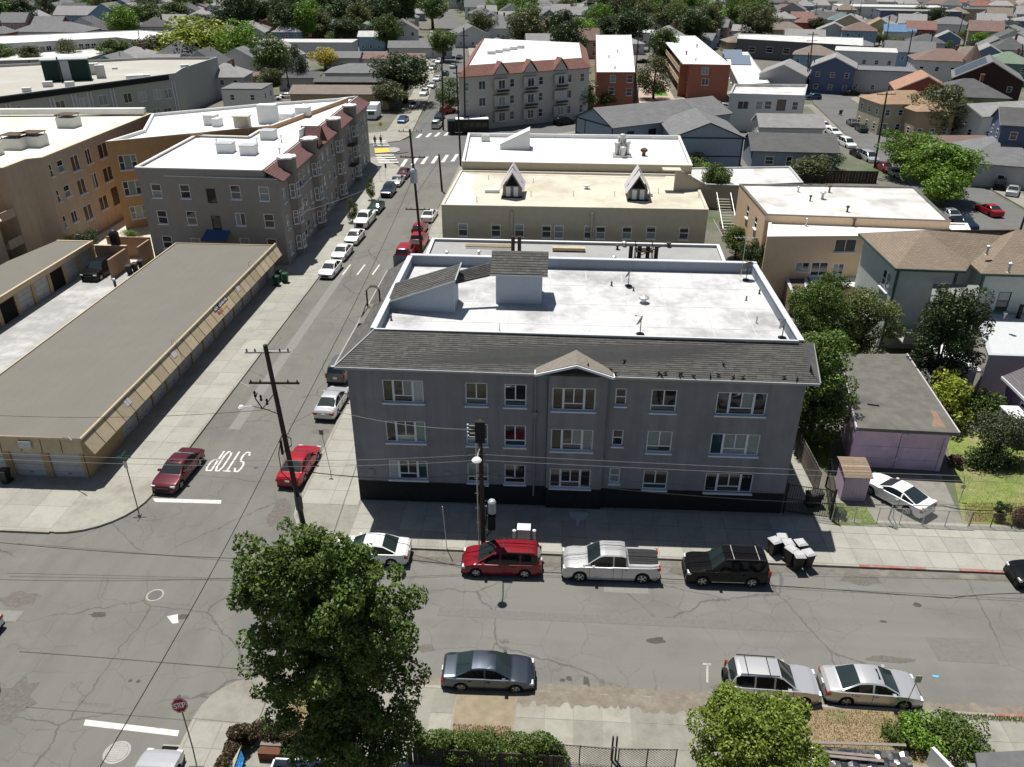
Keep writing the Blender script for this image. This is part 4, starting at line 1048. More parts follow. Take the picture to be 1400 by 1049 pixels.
# the gutter line, broken by the small gable
def bar3(mb, a, c, t=.06, h=.14):
 a, c = Vector(a), Vector(c); d = (c-a); n = Vector((-d.y, d.x, 0)).normalized()*t; z = Vector((0, 0, h))
 P = [a-n, c-n, c+n, a+n]; i = len(mb.v); mb.v += [tuple(p) for p in P]+[tuple(p+z) for p in P]
 for q in ((0,3,2,1),(4,5,6,7),(0,1,5,4),(1,2,6,5),(2,3,7,6),(3,0,4,7)): mb.f.append(tuple(i+k for k in q)); mb.m.append(0)
def eave(t): return tuple(Vector(eL).lerp(Vector(eR), t))
b = MB(); z_ = Vector((0, -.06, -.14))
for a, c in ((0, .425), (.575, 1)): bar3(b, Vector(eave(a))+z_, Vector(eave(c))+z_)
bar3(b, Vector(bL)+Vector((-.06, 0, -.14)), Vector(eL)+Vector((-.06, -.06, -.14))); bar3(b, Vector(eR)+Vector((.03, 0, -.12)), Vector((16.12, 45.5, FZ-.3))); bar3(b, Vector(eL)+Vector((0,0,.035)), Vector(fL)+Vector((0,0,.03)), .05, .03)
b.build('gutter', mat('gutter_grey', (.33, .34, .35), var=.1), mt)
b = MB(); gx0, gx1, gxm = -.95, 3.75, 1.5
GY0, GY1 = 42.55, 45.2
b.slab([(gx0, GY0, 10.72), (gxm, GY0, 11.42), (gxm, 44.45, 11.45), (gx0, 43.3, 10.75)], .12); b.slab([(gxm, GY0, 11.42), (gx1, GY0, 10.66), (gx1, 43.3, 10.68), (gxm, 44.45, 11.45)], .12)
gr = b.build('gable_roof', mat('gable_edge_brown', (0.20, 0.18, 0.15), coords='World', var=.2, scale=4), mt)
b = MB()
for a, c in (((gx0, GY0-.05, 10.54), (gxm, GY0-.05, 11.22)), ((gxm, GY0-.05, 11.22), (gx1, GY0-.05, 10.48)), ((gx0-.02, GY0-.05, 10.54), (gx0-.02, GY0+.7, 10.54)), ((gx1+.02, GY0-.05, 10.48), (gx1+.02, GY0+.7, 10.48))): bar3(b, a, c, .05, .15)
b.build('barge_board', TMAIN, mt)
b = MB(); b.quad((gx0+.45, 43.22, 10.4), (gx1-.35, 43.26, 10.4), (gx1-.35, 43.26, 10.7), (gxm, 43.24, 11.3), (gx0+.45, 43.22, 10.7)); b.build('gable_wall', STUC, mt)
# flat roof and parapets
b = MB(); RZ = 11.25; b.quad((-11.2, 45.3, RZ), (15.35, 45.35, RZ), (15.35, 59.4, RZ), (-11.2, 59.4, RZ)); b.build('roof', WROOF, mt)
GP = mat('grey_parapet', (0.23, 0.26, 0.30), coords='World', var=.06, fine=.04); b = MB()
b.box(-11.3, 59.3, 10.3, 15.5, 59.62, 12.05); b.box(15.2, 45.5, 11.0, 15.5, 59.3, 12.0); b.box(-11.5, 45.5, 10.6, -11.2, 59.3, 12.02)
b.build('parapet', GP, mt)
b = MB(); b.box(-11.2, 45.42, 10.6, 15.2, 45.62, 12.02); b.build('front_parapet', WROOF, mt)
b = MB(); b.box(-11.35, 59.26, 12.05, 15.55, 59.66, 12.11); b.box(15.16, 45.5, 12.0, 15.54, 59.24, 12.06); b.box(-11.54, 45.5, 12.02, -11.16, 59.24, 12.08); b.box(-11.3, 45.36, 12.02, 15.14, 45.5, 12.07); b.build('coping', mat('pale_coping', (.55, .58, .62), var=.05), mt)
RB = BLW = mat('pale_blue_wall', (0.36, 0.41, 0.47), coords='World', var=.05, fine=.03)
b = MB()
for k in range(10): b.box(-11.1+k*2.7, 45.7, RZ, -11.04+k*2.7, 59.2, RZ+.008)
for y in (48.6, 52.2, 55.8): b.box(-11.1, y, RZ, 15.1, y+.06, RZ+.011)
b.build('membrane_seam', mat('seam_grey', (.50, .50, .50), coords='World', var=.3, scale=2), mt)
# lift house on the roof
b = MB(); b.box(-4.05, 51.95, RZ, -.85, 54.6, 13.75); ph = b.build('lift_house', BLW, mt)
b = MB(); b.slab([(-4.4, 51.55, 13.62), (-.45, 51.55, 13.62), (-.45, 53.2, 14.72), (-4.4, 53.2, 14.72)], .12); b.slab([(-4.4, 53.2, 14.72), (-.45, 53.2, 14.72), (-.45, 55, 13.6), (-4.4, 55, 13.6)], .12); b.build('roof_deck', mat('underlay', (0.05, 0.05, 0.05)), ph)
b = MB(); courses(b, (-4.4, 51.55, 13.63), (-.45, 51.55, 13.63), (-4.4, 53.2, 14.73), (-.45, 53.2, 14.73), 9); courses(b, (-.45, 55, 13.61), (-4.4, 55, 13.61), (-.45, 53.2, 14.73), (-4.4, 53.2, 14.73), 9); o = b.build('shingle_courses', SHING, ph, kind='stuff')
b = MB(); b.quad((-4.0, 51.96, 13.7), (-4.0, 54.6, 13.7), (-4.0, 53.2, 14.6)); b.quad((-.86, 54.6, 13.7), (-.86, 51.96, 13.7), (-.86, 53.2, 14.6)); b.build('gable_wall', BLW, ph)
b = MB(); bar3(b, (-4.42, 51.52, 13.48), (-.43, 51.52, 13.48), .04, .1); b.build('gutter', TRIMG, ph)
# stair house with its sloping shingle roof
y0 = 50.15; b = MB()
b.quad((-11.2, y0+.25, RZ), (-6.77, y0-.15, RZ), (-6.77, y0-.15, 13.6), (-11.2, y0+.25, 11.85)); b.quad((-6.77, y0-.15, RZ), (-6.77, 52.6, RZ), (-6.77, 52.6, 13.7), (-6.77, y0-.15, 13.6)); b.quad((-6.77, 52.6, RZ), (-11.2, 52.6, RZ), (-11.2, 52.6, 12.3), (-6.77, 52.6, 13.7)); b.quad((-11.2, 52.6, RZ), (-11.2, y0+.25, RZ), (-11.2, y0+.25, 11.85), (-11.2, 52.6, 12.3))
st_ = b.build('stair_house', BLW, mt)
def shroof(P, n, parent, cr=None):
 b = MB(); b.slab([(p[0], p[1], p[2]-.01) for p in P], .1); b.build('roof_deck', mat('underlay', (0.05, 0.05, 0.05)), parent)
 b = MB(); courses(b, P[0], P[1], P[3], P[2], n); b.build('shingle_courses', SHING, parent, kind='stuff')
shroof([(-11.35, y0-.05, 11.92), (-6.6, y0-.45, 13.75), (-6.4, 51.75, 14.25), (-11.1, 52.0, 12.6)], 9, st_)
b = MB(); bar3(b, (-11.35, y0-.08, 11.84), (-6.6, y0-.48, 13.66), .04, .1); bar3(b, (-6.6, y0-.45, 13.68), (-6.4, 51.75, 14.2), .04, .12); bar3(b, (-6.74, y0-.2, RZ), (-6.74, y0-.19, RZ+.01), .05, 2.3); b.build('gutter', TRIMG, st_)
shroof([G(617, 388, 13.0)+(13.0,), G(677, 374, 13.55)+(13.55,), G(672, 358, 14.2)+(14.2,), G(624, 371, 13.7)+(13.7,)], 7, st_)
b = MB(); p0, p1 = G(617, 389, 12.9), G(677, 375, 13.45); bar3(b, (*p0, 12.86), (*p1, 13.4), .04, .12); b.box(-6.95, 50.9, RZ, -6.85, 51.0, 13.0); b.build('gutter', TRIMG, st_)
# fire escape landing let into the left slope, with its hooped rail
b = MB(); x, y = G(505, 425, 11); b.box(-13.1, y-2.2, 10.75, -11.9, y+1.2, 11.02); b.build('roof_landing', mat('landing_tan', (.17, .155, .13), coords='World', var=.1), mt)
b = MB(); b.tube([(-13.1, y-2.4, 10.8), (-13.1, y+.6, 11.3)], .05, 5)
for d_ in (0, .7): b.tube([(-13.1, y+.7+d_*.3, 10.6), (-13.1, y+.7+d_*.3, 12.2), (-12.8, y+.7+d_*.3, 12.5), (-12.4, y+.7+d_*.3, 12.5), (-12.2, y+.7+d_*.3, 12.2), (-12.2, y+.7+d_*.3, 11.2)], .035, 5)
b.build('hooped_rail', DMETAL, mt)
# drain pipe on the facade
b = MB(); p = mpt(11.25, -.09); b.tube([(p[0], p[1], 1.0), (p[0], p[1], 10.3)], .06, 8); b.box(p[0]-.14, p[1]-.1, 7.2, p[0]+.14, p[1]+.1, 7.5); b.build('drain_pipe', STUC, mt)
p = mpt(12.0, -.04); b = MB(); b.box(p[0]-.05, p[1]-.02, 1.8, p[0]-.01, p[1]+.04, 10.3); b.build('corner_bead', STUC, mt)
# roof fittings of the main building: pipes, vents, dishes
def pipe_vent(parent, x, y, z, h=.45, r=.06, m=METAL, cap=False):
 b = MB(); b.lathe([(r*1.8, 0), (r*1.3, .05), (r, .06), (r, h)] + ([(r*2.2, h), (r*2.2, h+.12), (r*.5, h+.22)] if cap else []), 8, (0, 0, 0)); wl_ = WL.get(parent.name)
 return obj('roof_vent', b.mesh('roof_vent', m, smooth=False), parent, (x-wl_.x, y-wl_.y, z-wl_.z))
for (px, py, h, r, m, cp) in ((836, 391, .35, .06, BROWNM, 0), (880, 414, .32, .17, METAL, 1), (1020, 411, .35, .05, BROWNM, 0), (1038, 402, .35, .06, BROWNM, 0), (1034, 442, .5, .05, METAL, 0), (535, 438, .35, .06, BROWNM, 0), (542, 428, .3, .05, BROWNM, 0), (866, 398, .3, .05, BROWNM, 0), (683, 452, .5, .03, METAL, 0)):
 x, y = G(px, py, RZ); pipe_vent(mt, x, y, RZ, h, r, m, cp)
def dish(parent, x, y, z, az=200, r=.38, h=.9, label=None):
 t = parent; wl_ = WL.get(t.name); 
 b = MB(); b.tube([(0, 0, 0), (0, 0, h)], .03, 6); b.lathe([(.28, 0), (.28, .04), (.05, .06)], 8)
 m_ = obj('dish_mast', b.mesh('dish_mast', DMETAL), t, (x-wl_.x, y-wl_.y, z-wl_.z))
 b = MB(); n = 16; prof = [(0.01, 0), (.5*r, .03), (.8*r, .08), (r, .14)]
 b.lathe(prof[::-1], n); b.tube([(0, -r*.9, .1), (0, -r*.4, .5)], .015, 4); b.box(-.05, -r*.45, .44, .05, -r*.3, .54)
 d = obj('dish', b.mesh('dish', mat('dish_grey', (.12, .12, .12), rough=.4, var=.05), smooth=False), m_, (0, 0, h)); d.rotation_euler = (R(-62), 0, R(az))
for (px, py, az) in ((859, 391, 75), (875, 457, 75), (1069, 462, 80)):
 x, y = G(px, py, RZ); dish(mt, x, y, RZ, az)
x, y = G(1020, 383, RZ); dish(mt, x, y, RZ, 20, .5, 1.0)
b = MB(); b.tube([(14.3, 58.7, RZ), (14.3, 58.7, 14.6)], .025, 5); b.tube([(13.4, 58.7, 14.3), (15.2, 58.7, 14.3)], .015, 4)
for k in range(6): b.tube([(13.5+k*.32, 58.2, 14.3), (13.5+k*.32, 59.2, 14.3)], .01, 4)
b.build('tv_antenna', METAL, mt)
# pigeons on the eave
pig = MB()
def bird_mesh():
 b = MB(); rr = [(0.0, .17), (.045, .13), (.07, .04), (.06, -.05), (.03, -.13), (.02, -.22), (.005, -.25)]; n = 8
 for k, (r_, y) in enumerate(rr):
  for q in range(n): a = 2*math.pi*q/n; b.v.append((r_*math.cos(a), y, .14+(.05 if k < 2 else 0)+r_*.9*math.sin(a)))
 for k in range(len(rr)-1):
  for q in range(n): b.f.append((k*n+q, k*n+(q+1) % n, (k+1)*n+(q+1) % n, (k+1)*n+q)); b.m.append(0)
 b.lathe([(.01, .15), (.035, .19), (.035, .23), (.01, .26)], 8, (0, .12, 0)); b.box(-.008, .15, .2, .008, .19, .215)
 for s in (-.03, .03): b.box(s-.006, -.01, 0, s+.006, .01, .1)
 return b.mesh('pigeon', mat('pigeon_feathers', (.018, .018, .02), var=.2), smooth=True)
BIRD = bird_mesh()
for k, (s, lab) in enumerate(((.50, 'dark pigeon on the left slope of the small gable roof'), (.573, 'pigeon sitting where the small gable meets the gutter'), (.583, 'second pigeon right of the small gable, at the gutter'), (.598, 'lone pigeon higher on the shingles just right of the small gable'),
  (.672, 'first pigeon of the loose row near the middle of the eave'), (.678, 'light-backed pigeon pressed against its neighbour on the eave'), (.686, 'pigeon walking just above the gutter over the second row of windows from the right'), (.715, 'pigeon with spread tail over the two-part top window'), (.719, 'pigeon at the gutter below the one with spread tail'),
  (.744, 'pigeon alone between two groups on the eave'), (.778, 'pigeon over the gap between the last two top windows'), (.795, 'pigeon left of the last top window, at the gutter'), (.81, 'pigeon highest up the shingles above the last top window'), (.825, 'pigeon over the left side of the last top window'), (.845, 'pigeon over the middle of the last top window'), (.93, 'pigeon near the right end of the eave'), (.955, 'last pigeon at the right corner of the eave'))):
 up = random.choice([.03, .05, .08, .12]) if k not in (3, 12) else .35
 p = Vector(eave(s)).lerp(Vector(fL).lerp(Vector(fR), s), up)
 if k == 0: p = Vector((2.2, 42.9, 11.12))
 o = obj('pigeon', BIRD, None, p+Vector((0, 0, .03)), random.uniform(0, 6.28)); o.scale = (.8, .8, .8); tag(o, lab, 'pigeon', 'pigeons on the shingle eave')

# low flat building behind it
lowP = [(-13.6, 62.2), (17.2, 62.2), (18.3, 87.2), (-14.0, 87.2)]
lt = flat_building('flat_roof_annex', 'low flat grey roofed building squeezed between the grey and the cream apartment buildings', 'building', lowP, 4.3, wallmat((.36, .34, .30)), GROOF, par=.25, cope=WHITE)
b = MB()
for x in (-4.6, -3.9): b.tube([(x, 83.4, 4), (x, 83.4, 6.0)], .2, 8)
b.build('flue_pipe', mat('rust_flue', (.06, .035, .025), var=.3), lt)
b = MB()
for k in range(4): b.box(-10, 85.6-.3*k, 4.2+.02*k, -4.7, 85.7-.3*k, 4.32+.02*k)
b.box(-.3, 84.3, 4.2, 3.3, 85.0, 4.5); b.build('roof_timber', mat('pale_timber', (.50, .42, .28), var=.2), lt)
p = G(880, 357, 4.05); b = MB(); x, y = p
for dx in (-.9, .9):
 b.tube([(x+dx, y, 4.05), (x+dx, y, 5.9)], .05, 5); b.tube([(x+dx, y+1.2, 4.05), (x+dx, y+1.2, 5.9)], .05, 5)
b.box(x-.9, y-.05, 5.0, x+.9, y+1.25, 5.1)
for q in range(4): b.tube([(x-1.4+q*.9, y+.4, 4.05), (x-1.4+q*.9, y+.4, 5.6)], .22, 8)
b.tube([(x-1.6, y, 4.1), (x+1.7, y, 5.7)], .05, 5); b.build('extractor_rack', mat('black_rust', (.03, .022, .018), var=.3), lt)
for (px, py) in ((611, 350), (655, 349), (844, 341), (853, 337), (914, 338), (839, 357)):
 x, y = G(px, py, 4.05); pipe_vent(lt, x, y, 4.05, .4, .12, random.choice([METAL, BROWNM]), True)

# ================================================================ CREAM BUILDING and the white roofed one behind
CW = wallmat((.40, .37, .28)); 
cP = [(-13.2, 89.6), (17.2, 89.9), (17.8, 106.2), (-12.9, 106.2)]
wn_ = [(0, 633, 314, 1.1, 1.5, 'hung'), (0, 678, 315, 1.1, 1.5, 'hung'), (0, 710, 315, 1.1, 1.5, 'hung'), (0, 747, 316.5, 1.1, 1.5, 'hung'), (0, 764, 317, 1.1, 1.5, 'hung'), (0, 805, 317.5, 1.1, 1.5, 'hung'), (0, 821, 318, 1.1, 1.5, 'hung'), (0, 857, 318, 1.1, 1.5, 'hung'), (0, 890, 318, 1.1, 1.5, 'hung'), (0, 935, 319, 1.1, 1.5, 'hung')]
for i in range(4): wn_.append((3, 's', 2+i*3.6, 4.9, 1.1, 1.5, 'hung')); wn_.append((3, 's', 2+i*3.6, 1.3, 1.1, 1.5, 'hung')); wn_.append((1, 's', 2+i*3.6, 4.9, 1.1, 1.5, 'hung'))
ct = flat_building('apartment_block', 'cream walled flat roofed block with two small gabled dormers on its tan roof', 'apartment building', cP, 7.5, CW, CREAMROOF, par=.12, cope=CREAMROOF, wins=wn_, split=True)
for k, (px, py) in enumerate(((700, 270), (872, 274))):     # the two little gabled light wells
 x, y = G(px, py, 7.4); b = MB(); b.box(x-1.1, y+.1, 7.38, x+1.1, y+3.0, 8.6); b.quad((x-1.1, y+.1, 8.6), (x+1.1, y+.1, 8.6), (x, y+.1, 10.3)); dm = b.build('dormer', mat('dormer_grey', (.22, .21, .19), var=.1), ct)
 b = MB(); 
 b.slab([(x-1.45, y-.6, 8.25), (x, y-.75, 10.55), (x, y+1.3, 10.55), (x-1.45, y+1.3, 8.25)][::-1], -.08); b.slab([(x, y-.75, 10.55), (x+1.45, y-.6, 8.25), (x+1.45, y+1.3, 8.25), (x, y+1.3, 10.55)][::-1], -.08)
 b.slab([(x-1.45, y+1.4, 8.35), (x, y+1.4, 10.75), (x, y+3.5, 10.75), (x-1.45, y+3.4, 8.35)][::-1], -.08); b.slab([(x, y+1.4, 10.75), (x+1.45, y+1.4, 8.35), (x+1.45, y+3.4, 8.35), (x, y+3.5, 10.75)][::-1], -.08)
 b.build('roof', mat('dormer_grey_roof', (.52, .50, .53), coords='World', var=.06), dm)
 b = MB()
 for s in (-.45, .45): b.box(x+s-.27, y-.02, 7.5, x+s+.27, y+.08, 8.65)
 b.build('white_panel', WHITE, dm)
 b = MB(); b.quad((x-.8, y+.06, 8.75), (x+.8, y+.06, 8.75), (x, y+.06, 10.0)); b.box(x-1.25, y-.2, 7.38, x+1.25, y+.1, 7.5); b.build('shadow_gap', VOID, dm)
 b = MB(); b.box(x-3.4 if k == 0 else x+1.5, y+1.8, 7.4, x-1.7 if k == 0 else x+1.9, y+2.6, 7.75); b.build('duct_box', WROOF2, ct)
x, y = G(802, 258, 7.4); pipe_vent(ct, x, y, 7.38, .35, .2, WROOF2, True)
for px, py in ((726, 268), (784, 268), (840, 268), (652, 276), (900, 264), (729, 250), (668, 246), (955, 270)):
 x, y = G(px, py, 7.4); pipe_vent(ct, x, y, 7.38, .6, .04, METAL)
b = MB(); b.tube([(-12.5, 105.2, 7.6), (14, 104.6, 7.6)], .05, 5); b.build('conduit', METAL, ct)
# stepped parapet wall on the right
x, y = G(922, 262, 7.4); b = MB(); P_ = [(x, y, 7.38), (x+4.6, y+1.2, 7.38), (x+4.6, y+1.2, 7.7), (x+1.0, y+.3, 9.7), (x, y, 9.9)]
i = len(b.v); b.quad(*P_); b.quad(*[(p[0]-.1, p[1]+.3, p[2]) for p in P_][::-1])
for a, c in zip(P_, P_[1:]+P_[:1]): b.quad(c, a, (a[0]-.1, a[1]+.3, a[2]), (c[0]-.1, c[1]+.3, c[2]))
b.build('screen_wall', CW, ct); b = MB(); b.box(x-1.6, y-.1, 9.9, x+.6, y+1.4, 10.0); b.build('canopy', CREAMROOF, ct)
b = MB()
for s, w_ in ((10.0, .06), (17.3, .06)): 
 x = cP[0][0]+(s-1.9 if s < 12 else s); b.box(x-.12, 89.45, 0, x+.12, 89.75, 7.0)
b.build('downpipe', CW, ct)
b = MB(); b.quad((-13.0, 89.95, 7.39), (-9.2, 89.95, 7.39), (-9.6, 93, 7.39), (-10.2, 96, 7.39), (-10.8, 100, 7.39), (-10.4, 104, 7.39), (-12.6, 105.9, 7.39)); b.build('white_roof_strip', WROOF2, ct)

dP = [(-12.7, 106.6), (17.6, 106.6), (18.4, 126), (-13.9, 125.5)]
dt = flat_building('flat_roof_block', 'low block with a brilliant white flat roof behind the cream apartment block', 'building', dP, 8.6, wallmat((.42, .38, .28)), WROOF2, par=.5, cope=WROOF2, wins=auto_wins(dP, 8.6, 3, 5, 2, 1.2, 1.4, 'hung'))
x, y = G(695, 205, 8.1); b = MB(); b.quad((x-1.2, y, 8.1), (x+3, y, 8.1), (x+3, y, 10.8), (x-1.2, y, 8.8)); b.quad((x+3, y, 8.1), (x+3, y+3, 8.1), (x+3, y+3, 10.8), (x+3, y, 10.8)); b.slab([(x-1.2, y, 8.85), (x+3, y, 10.85), (x+3, y+3, 10.85), (x-1.2, y+3, 8.85)], .1)
b.quad((x-1.2, y+3, 8.1), (x-1.2, y, 8.1), (x-1.2, y, 8.8), (x-1.2, y+3, 8.8)); b.build('stair_house', mat('white_block', (.62, .62, .6), coords='World', var=.05), dt)
x, y = G(850, 214, 8.1); b = MB()
for dx, dy, h in ((-.7, 0, 1.6), (0, .5, 2.6), (.7, .2, 1.7), (.1, -.6, 1.1)): b.lathe([(.33, 0), (.33, h), (.45, h), (.45, h+.3), (.1, h+.4)], 8, (x+dx, y+dy, 8.1))
b.box(x-1.3, y-.9, 8.12, x+1.3, y+1.2, 8.4); b.box(x-.5, y+1.2, 8.2, x+.6, y+2.6, 10.4); b.build('ventilation_unit', METAL, dt)
x, y = G(880, 213, 8.1); b = MB(); b.lathe([(.25, 0), (.25, .5), (.5, .6), (.5, .9), (.1, 1.1)], 8, (x, y, 8.1)); b.build('roof_vent', BROWNM, dt)
x, y = G(664, 193, 8.1); b = MB(); b.box(x-.6, y-.5, 8.1, x+.6, y+.5, 9.0); b.build('duct_box', METAL, dt)
# ================================================================ LONG GARAGE ROW
TAN = mat('tan_board', (.48, .395, .27), coords='World', obj_rand=.14, var=.1, scale=2.5, stain=(.42, .33, .20), stain_amt=.5, stain_scale=1.2)
TANW = mat('tan_wall', (.36, .265, .15), coords='World', var=.1, scale=1.5)
TANC = mat('tan_coping', (.52, .43, .29), coords='World', var=.08)
DOORM = mat('garage_door_grey', (.36, .36, .37), coords='World', obj_rand=.12, var=.08, stain=(.22, .2, .18), stain_amt=.5, stain_scale=1.5)
gx0, gx1, gy0, gy1 = -43.6, -32.0, 44.3, 86.0
gt_ = thing('garage_row', 'long row of garages with big taupe roof and tan panelled fascia beside the side street', 'garages', ((gx0+gx1)/2, (gy0+gy1)/2, 0))
b = MB(); b.quad((gx0, gy0, 3.42), (gx1, gy0, 3.42), (gx1+.0, gy1, 3.42), (gx0, gy1, 3.42)); b.build('roof', TROOF, gt_); b = MB()
for k in range(1, 11): b.box(gx0+k*1.05, gy0, 3.42, gx0+k*1.05+.03, gy1, 3.423)
b.build('membrane_seam', mat('seam_brown', (.172, .16, .137), coords='World', var=.3, scale=2), gt_)
def garage_side(parent, A, B, n, dw, dh, wm, zt, first=0.0, single=False, doorm=None, open_=(), pil=.22):
 """wall with n recessed doors of horizontal panels"""
 L = math.hypot(B[0]-A[0], B[1]-A[1]); ux, uy = (B[0]-A[0])/L, (B[1]-A[1])/L; nx, ny = -uy, ux
 hs = []; p = (L-first)/n
 for i in range(n): c = first+p*(i+.5); hs.append((c-dw/2, .02, c+dw/2, dh))
 b = MB(); wall_holes(b, A, B, 0, zt, hs, .22); b.build('wall', wm, parent)
 for i, h in enumerate(hs):
  c = (h[0]+h[2])/2; nm = 'garage_door'
  b = MB(); ph = dh/4
  if i in open_:
   b.box(-dw/2, .1, 0, dw/2, .14, dh); o = obj('open_bay', b.mesh('open_bay', VOID), parent); 
  else:
   for k in range(4): b.box(-dw/2+.01, .12, k*ph+.012, dw/2-.01, .17, (k+1)*ph-.012)
   o = obj(nm, b.mesh(nm, doorm or DOORM), parent)
   hb = MB(); hb.box(-.12, .09, .42, .12, .12, .46); h2 = obj('handle', hb.mesh('handle', DMETAL), o)
  wl_ = WL[parent.name]; o.location = (A[0]+ux*c-wl_.x, A[1]+uy*c-wl_.y, -wl_.z); o.rotation_euler = (0, 0, math.atan2(uy, ux))
garage_side(gt_, (gx1-.35, gy0+.35), (gx1-.35, gy1), 14, 2.35, 2.3, TANW, 2.75, first=5.0)
garage_side(gt_, (gx0, gy0+.35), (gx1-.4, gy0+.35), 4, 2.3, 2.2, TANW, 2.75, doorm=mat('garage_door_white', (.5, .5, .5), coords='World', obj_rand=.1, var=.08, stain=(.35, .33, .3), stain_amt=.5, stain_scale=1.5))
garage_side(gt_, (gx0+.05, gy1-.1), (gx0+.05, gy0+.4), 14, 2.35, 2.3, TANW, 3.4)
b = MB(); wall_holes(b, (gx1-.35, gy1), (gx0, gy1), 0, 3.4, (), .1); b.build('wall', TANW, gt_)
# fascia: sloping plywood panels between battens, each a piece
def fascia(parent, A, B, n, ztop, zbot, out, m, battm):
 L = math.hypot(B[0]-A[0], B[1]-A[1]); ux, uy = (B[0]-A[0])/L, (B[1]-A[1])/L; nx, ny = uy, -ux
 bt = MB(); p = L/n
 for i in range(n):
  s0, s1 = i*p+.025, (i+1)*p-.025
  def q(s, z, o): return (A[0]+ux*s+nx*o, A[1]+uy*s+ny*o, z)
  mb = MB(); P0, P1, P2, P3 = q(s0, zbot, out), q(s1, zbot, out), q(s1, ztop, 0), q(s0, ztop, 0)
  mb.quad(P0, P1, P2, P3); I = [(a[0]-nx*.05, a[1]-ny*.05, a[2]) for a in (P0, P1, P2, P3)]; mb.quad(*I[::-1])
  for a, c, d, e in ((P0, I[0], I[1], P1), (P1, I[1], I[2], P2), (P3, P2, I[2], I[3]), (P0, P3, I[3], I[0])): mb.quad(a, c, d, e)
  mb.build('fascia_panel', m, parent)
  if i: 
   a, c = Vector(q(i*p, zbot, out+.015)), Vector(q(i*p, ztop, .015)); bt.tube([a, c], .022, 4)
 bt.build('batten', battm, parent)
BAT = mat('brown_batten', (.16, .10, .05), var=.1)
fascia(gt_, (gx1, gy0), (gx1, gy1), 28, 3.66, 2.42, .72, TAN, BAT)
fascia(gt_, (gx0, gy0), (gx1, gy0), 8, 3.66, 2.52, .12, TAN, BAT)
b = MB(); q0, q1 = (gx1+.02, gy0-.02), (gx1+.66, gy0-.14); b.quad((gx1-.0, gy0-.0, 3.6), (gx1, gy0-.12, 2.50), (gx1+.72, gy0, 2.42)); b.quad((gx1-.36, gy0+.3, 2.74), (gx1+.7, gy0, 2.44), (gx1+.7, gy1, 2.44), (gx1-.36, gy1, 2.74)); b.build('soffit', TANW, gt_)
b = MB(); b.tube([(gx0, gy0-.03, 3.66), (gx1+.03, gy0-.03, 3.66), (gx1+.03, gy1, 3.66)], .10, 8); b.box(gx0-.06, gy0, 3.4, gx0+.06, gy1, 3.52); b.box(gx0, gy1-.06, 3.4, gx1, gy1+.06, 3.5); b.build('coping', TANC, gt_)
# NOW LEASING banner on the fascia
A_ = Vector(G(290, 427, 3.55)); bx = gx1+.03
yb0, yb1 = G(286, 423, 3.5)[1], G(309, 405, 3.5)[1]
b = MB(); up = Vector((-.72, 0, 1.24)).normalized(); nrm = Vector((1.24, 0, .72)).normalized()
def fp(y, d, o=.05): v = Vector((gx1, y, 3.60))-up*d+nrm*o; return tuple(v)
b.quad(fp(yb0, .52), fp(yb1, .52), fp(yb1, .04), fp(yb0, .04)); ban = b.build('banner', mat('banner_black', (.015, .013, .014), var=0), gt_)
b = MB(); L_ = yb1-yb0; strokes(b, 'NOW LEASING', fp(yb0+.15, .42, .065), (0, 1, 0), tuple(up), (L_-.3)/11*.78, .28, .07, (L_-.3)/11*.22, tuple(nrm)); b.build('lettering', mat('banner_white', (.7, .7, .68), var=0), ban)
b = MB(); b.quad(fp(yb0+.3, .95), fp(yb0+L_*.4, .95), fp(yb0+L_*.4, .6), fp(yb0+.3, .6)); b.build('banner_picture', mat('banner_red', (.4, .08, .06), var=.5, scale=6, coords='World', stain=(.6, .55, .5), stain_amt=.9, stain_scale=2), ban)
b = MB(); b.quad(fp(yb0+L_*.45, .85), fp(yb0+L_*.8, .85), fp(yb0+L_*.8, .56), fp(yb0+L_*.45, .56)); b.build('banner_picture', mat('banner_gold', (.6, .4, .06), var=.4, scale=6, coords='World', stain=(.6, .55, .5), stain_amt=.9, stain_scale=3), ban)
for (px, py) in ((255, 485), (184, 550), (337, 395)):     # small notices
 y = G(px, py, 3.2)[1]; b = MB(); b.quad(fp(y-.35, .75), fp(y+.35, .75), fp(y+.35, .2), fp(y-.35, .2)); b.build('notice', mat('notice_grey', (.5, .5, .5), var=.1), gt_)
b = MB(); b.box(-36.4, gy0-.19, 2.85, -35.5, gy0-.16, 3.4); b.build('notice', mat('notice_grey', (.5, .5, .5), var=.1), gt_)
for (px, py) in ((88, 603), (235, 470), (340, 362)):     # goose neck pipes on the roof edge
 x, y = G(px, py, 3.5); b = MB(); b.tube([(x, y, 3.42), (x, y, 3.8), (x+.5, y-.2, 4.0), (x+.9, y-.5, 3.9)], .035, 5); b.build('conduit', METAL, gt_)
# second garage row across the yard
hx0, hx1 = -60.0, -54.3
g2 = thing('garage_row', 'shorter row of garages with open bays at the left edge, below the orange tan apartments', 'garages', (-57, 70, 0))
b = MB(); b.quad((hx0, 45, 3.0), (hx1, 45, 3.0), (hx1, 87.3, 3.0), (-58.6, 87.3, 3.0), (-60, 80, 3.0)); b.build('roof', TROOF, g2)
garage_side(g2, (hx1-.25, 46), (hx1-.25, 87), 14, 2.4, 2.3, TANW, 2.9, open_=(8, 11, 4))
b = MB(); b.box(hx1-.25, 45, 2.55, hx1+.05, 87.3, 3.06); b.box(-58.6, 87.1, 0, hx1, 87.35, 3.06); b.build('fascia', TAN, g2); b = MB(); b.box(hx1-.05, 45, 3.06, hx1+.12, 87.3, 3.12); b.build('gutter', TANC, g2)
wt = thing('garden_wall', 'tan brick coloured wall between the garage yard and the tan apartments', 'wall', (-49, 89, 0))
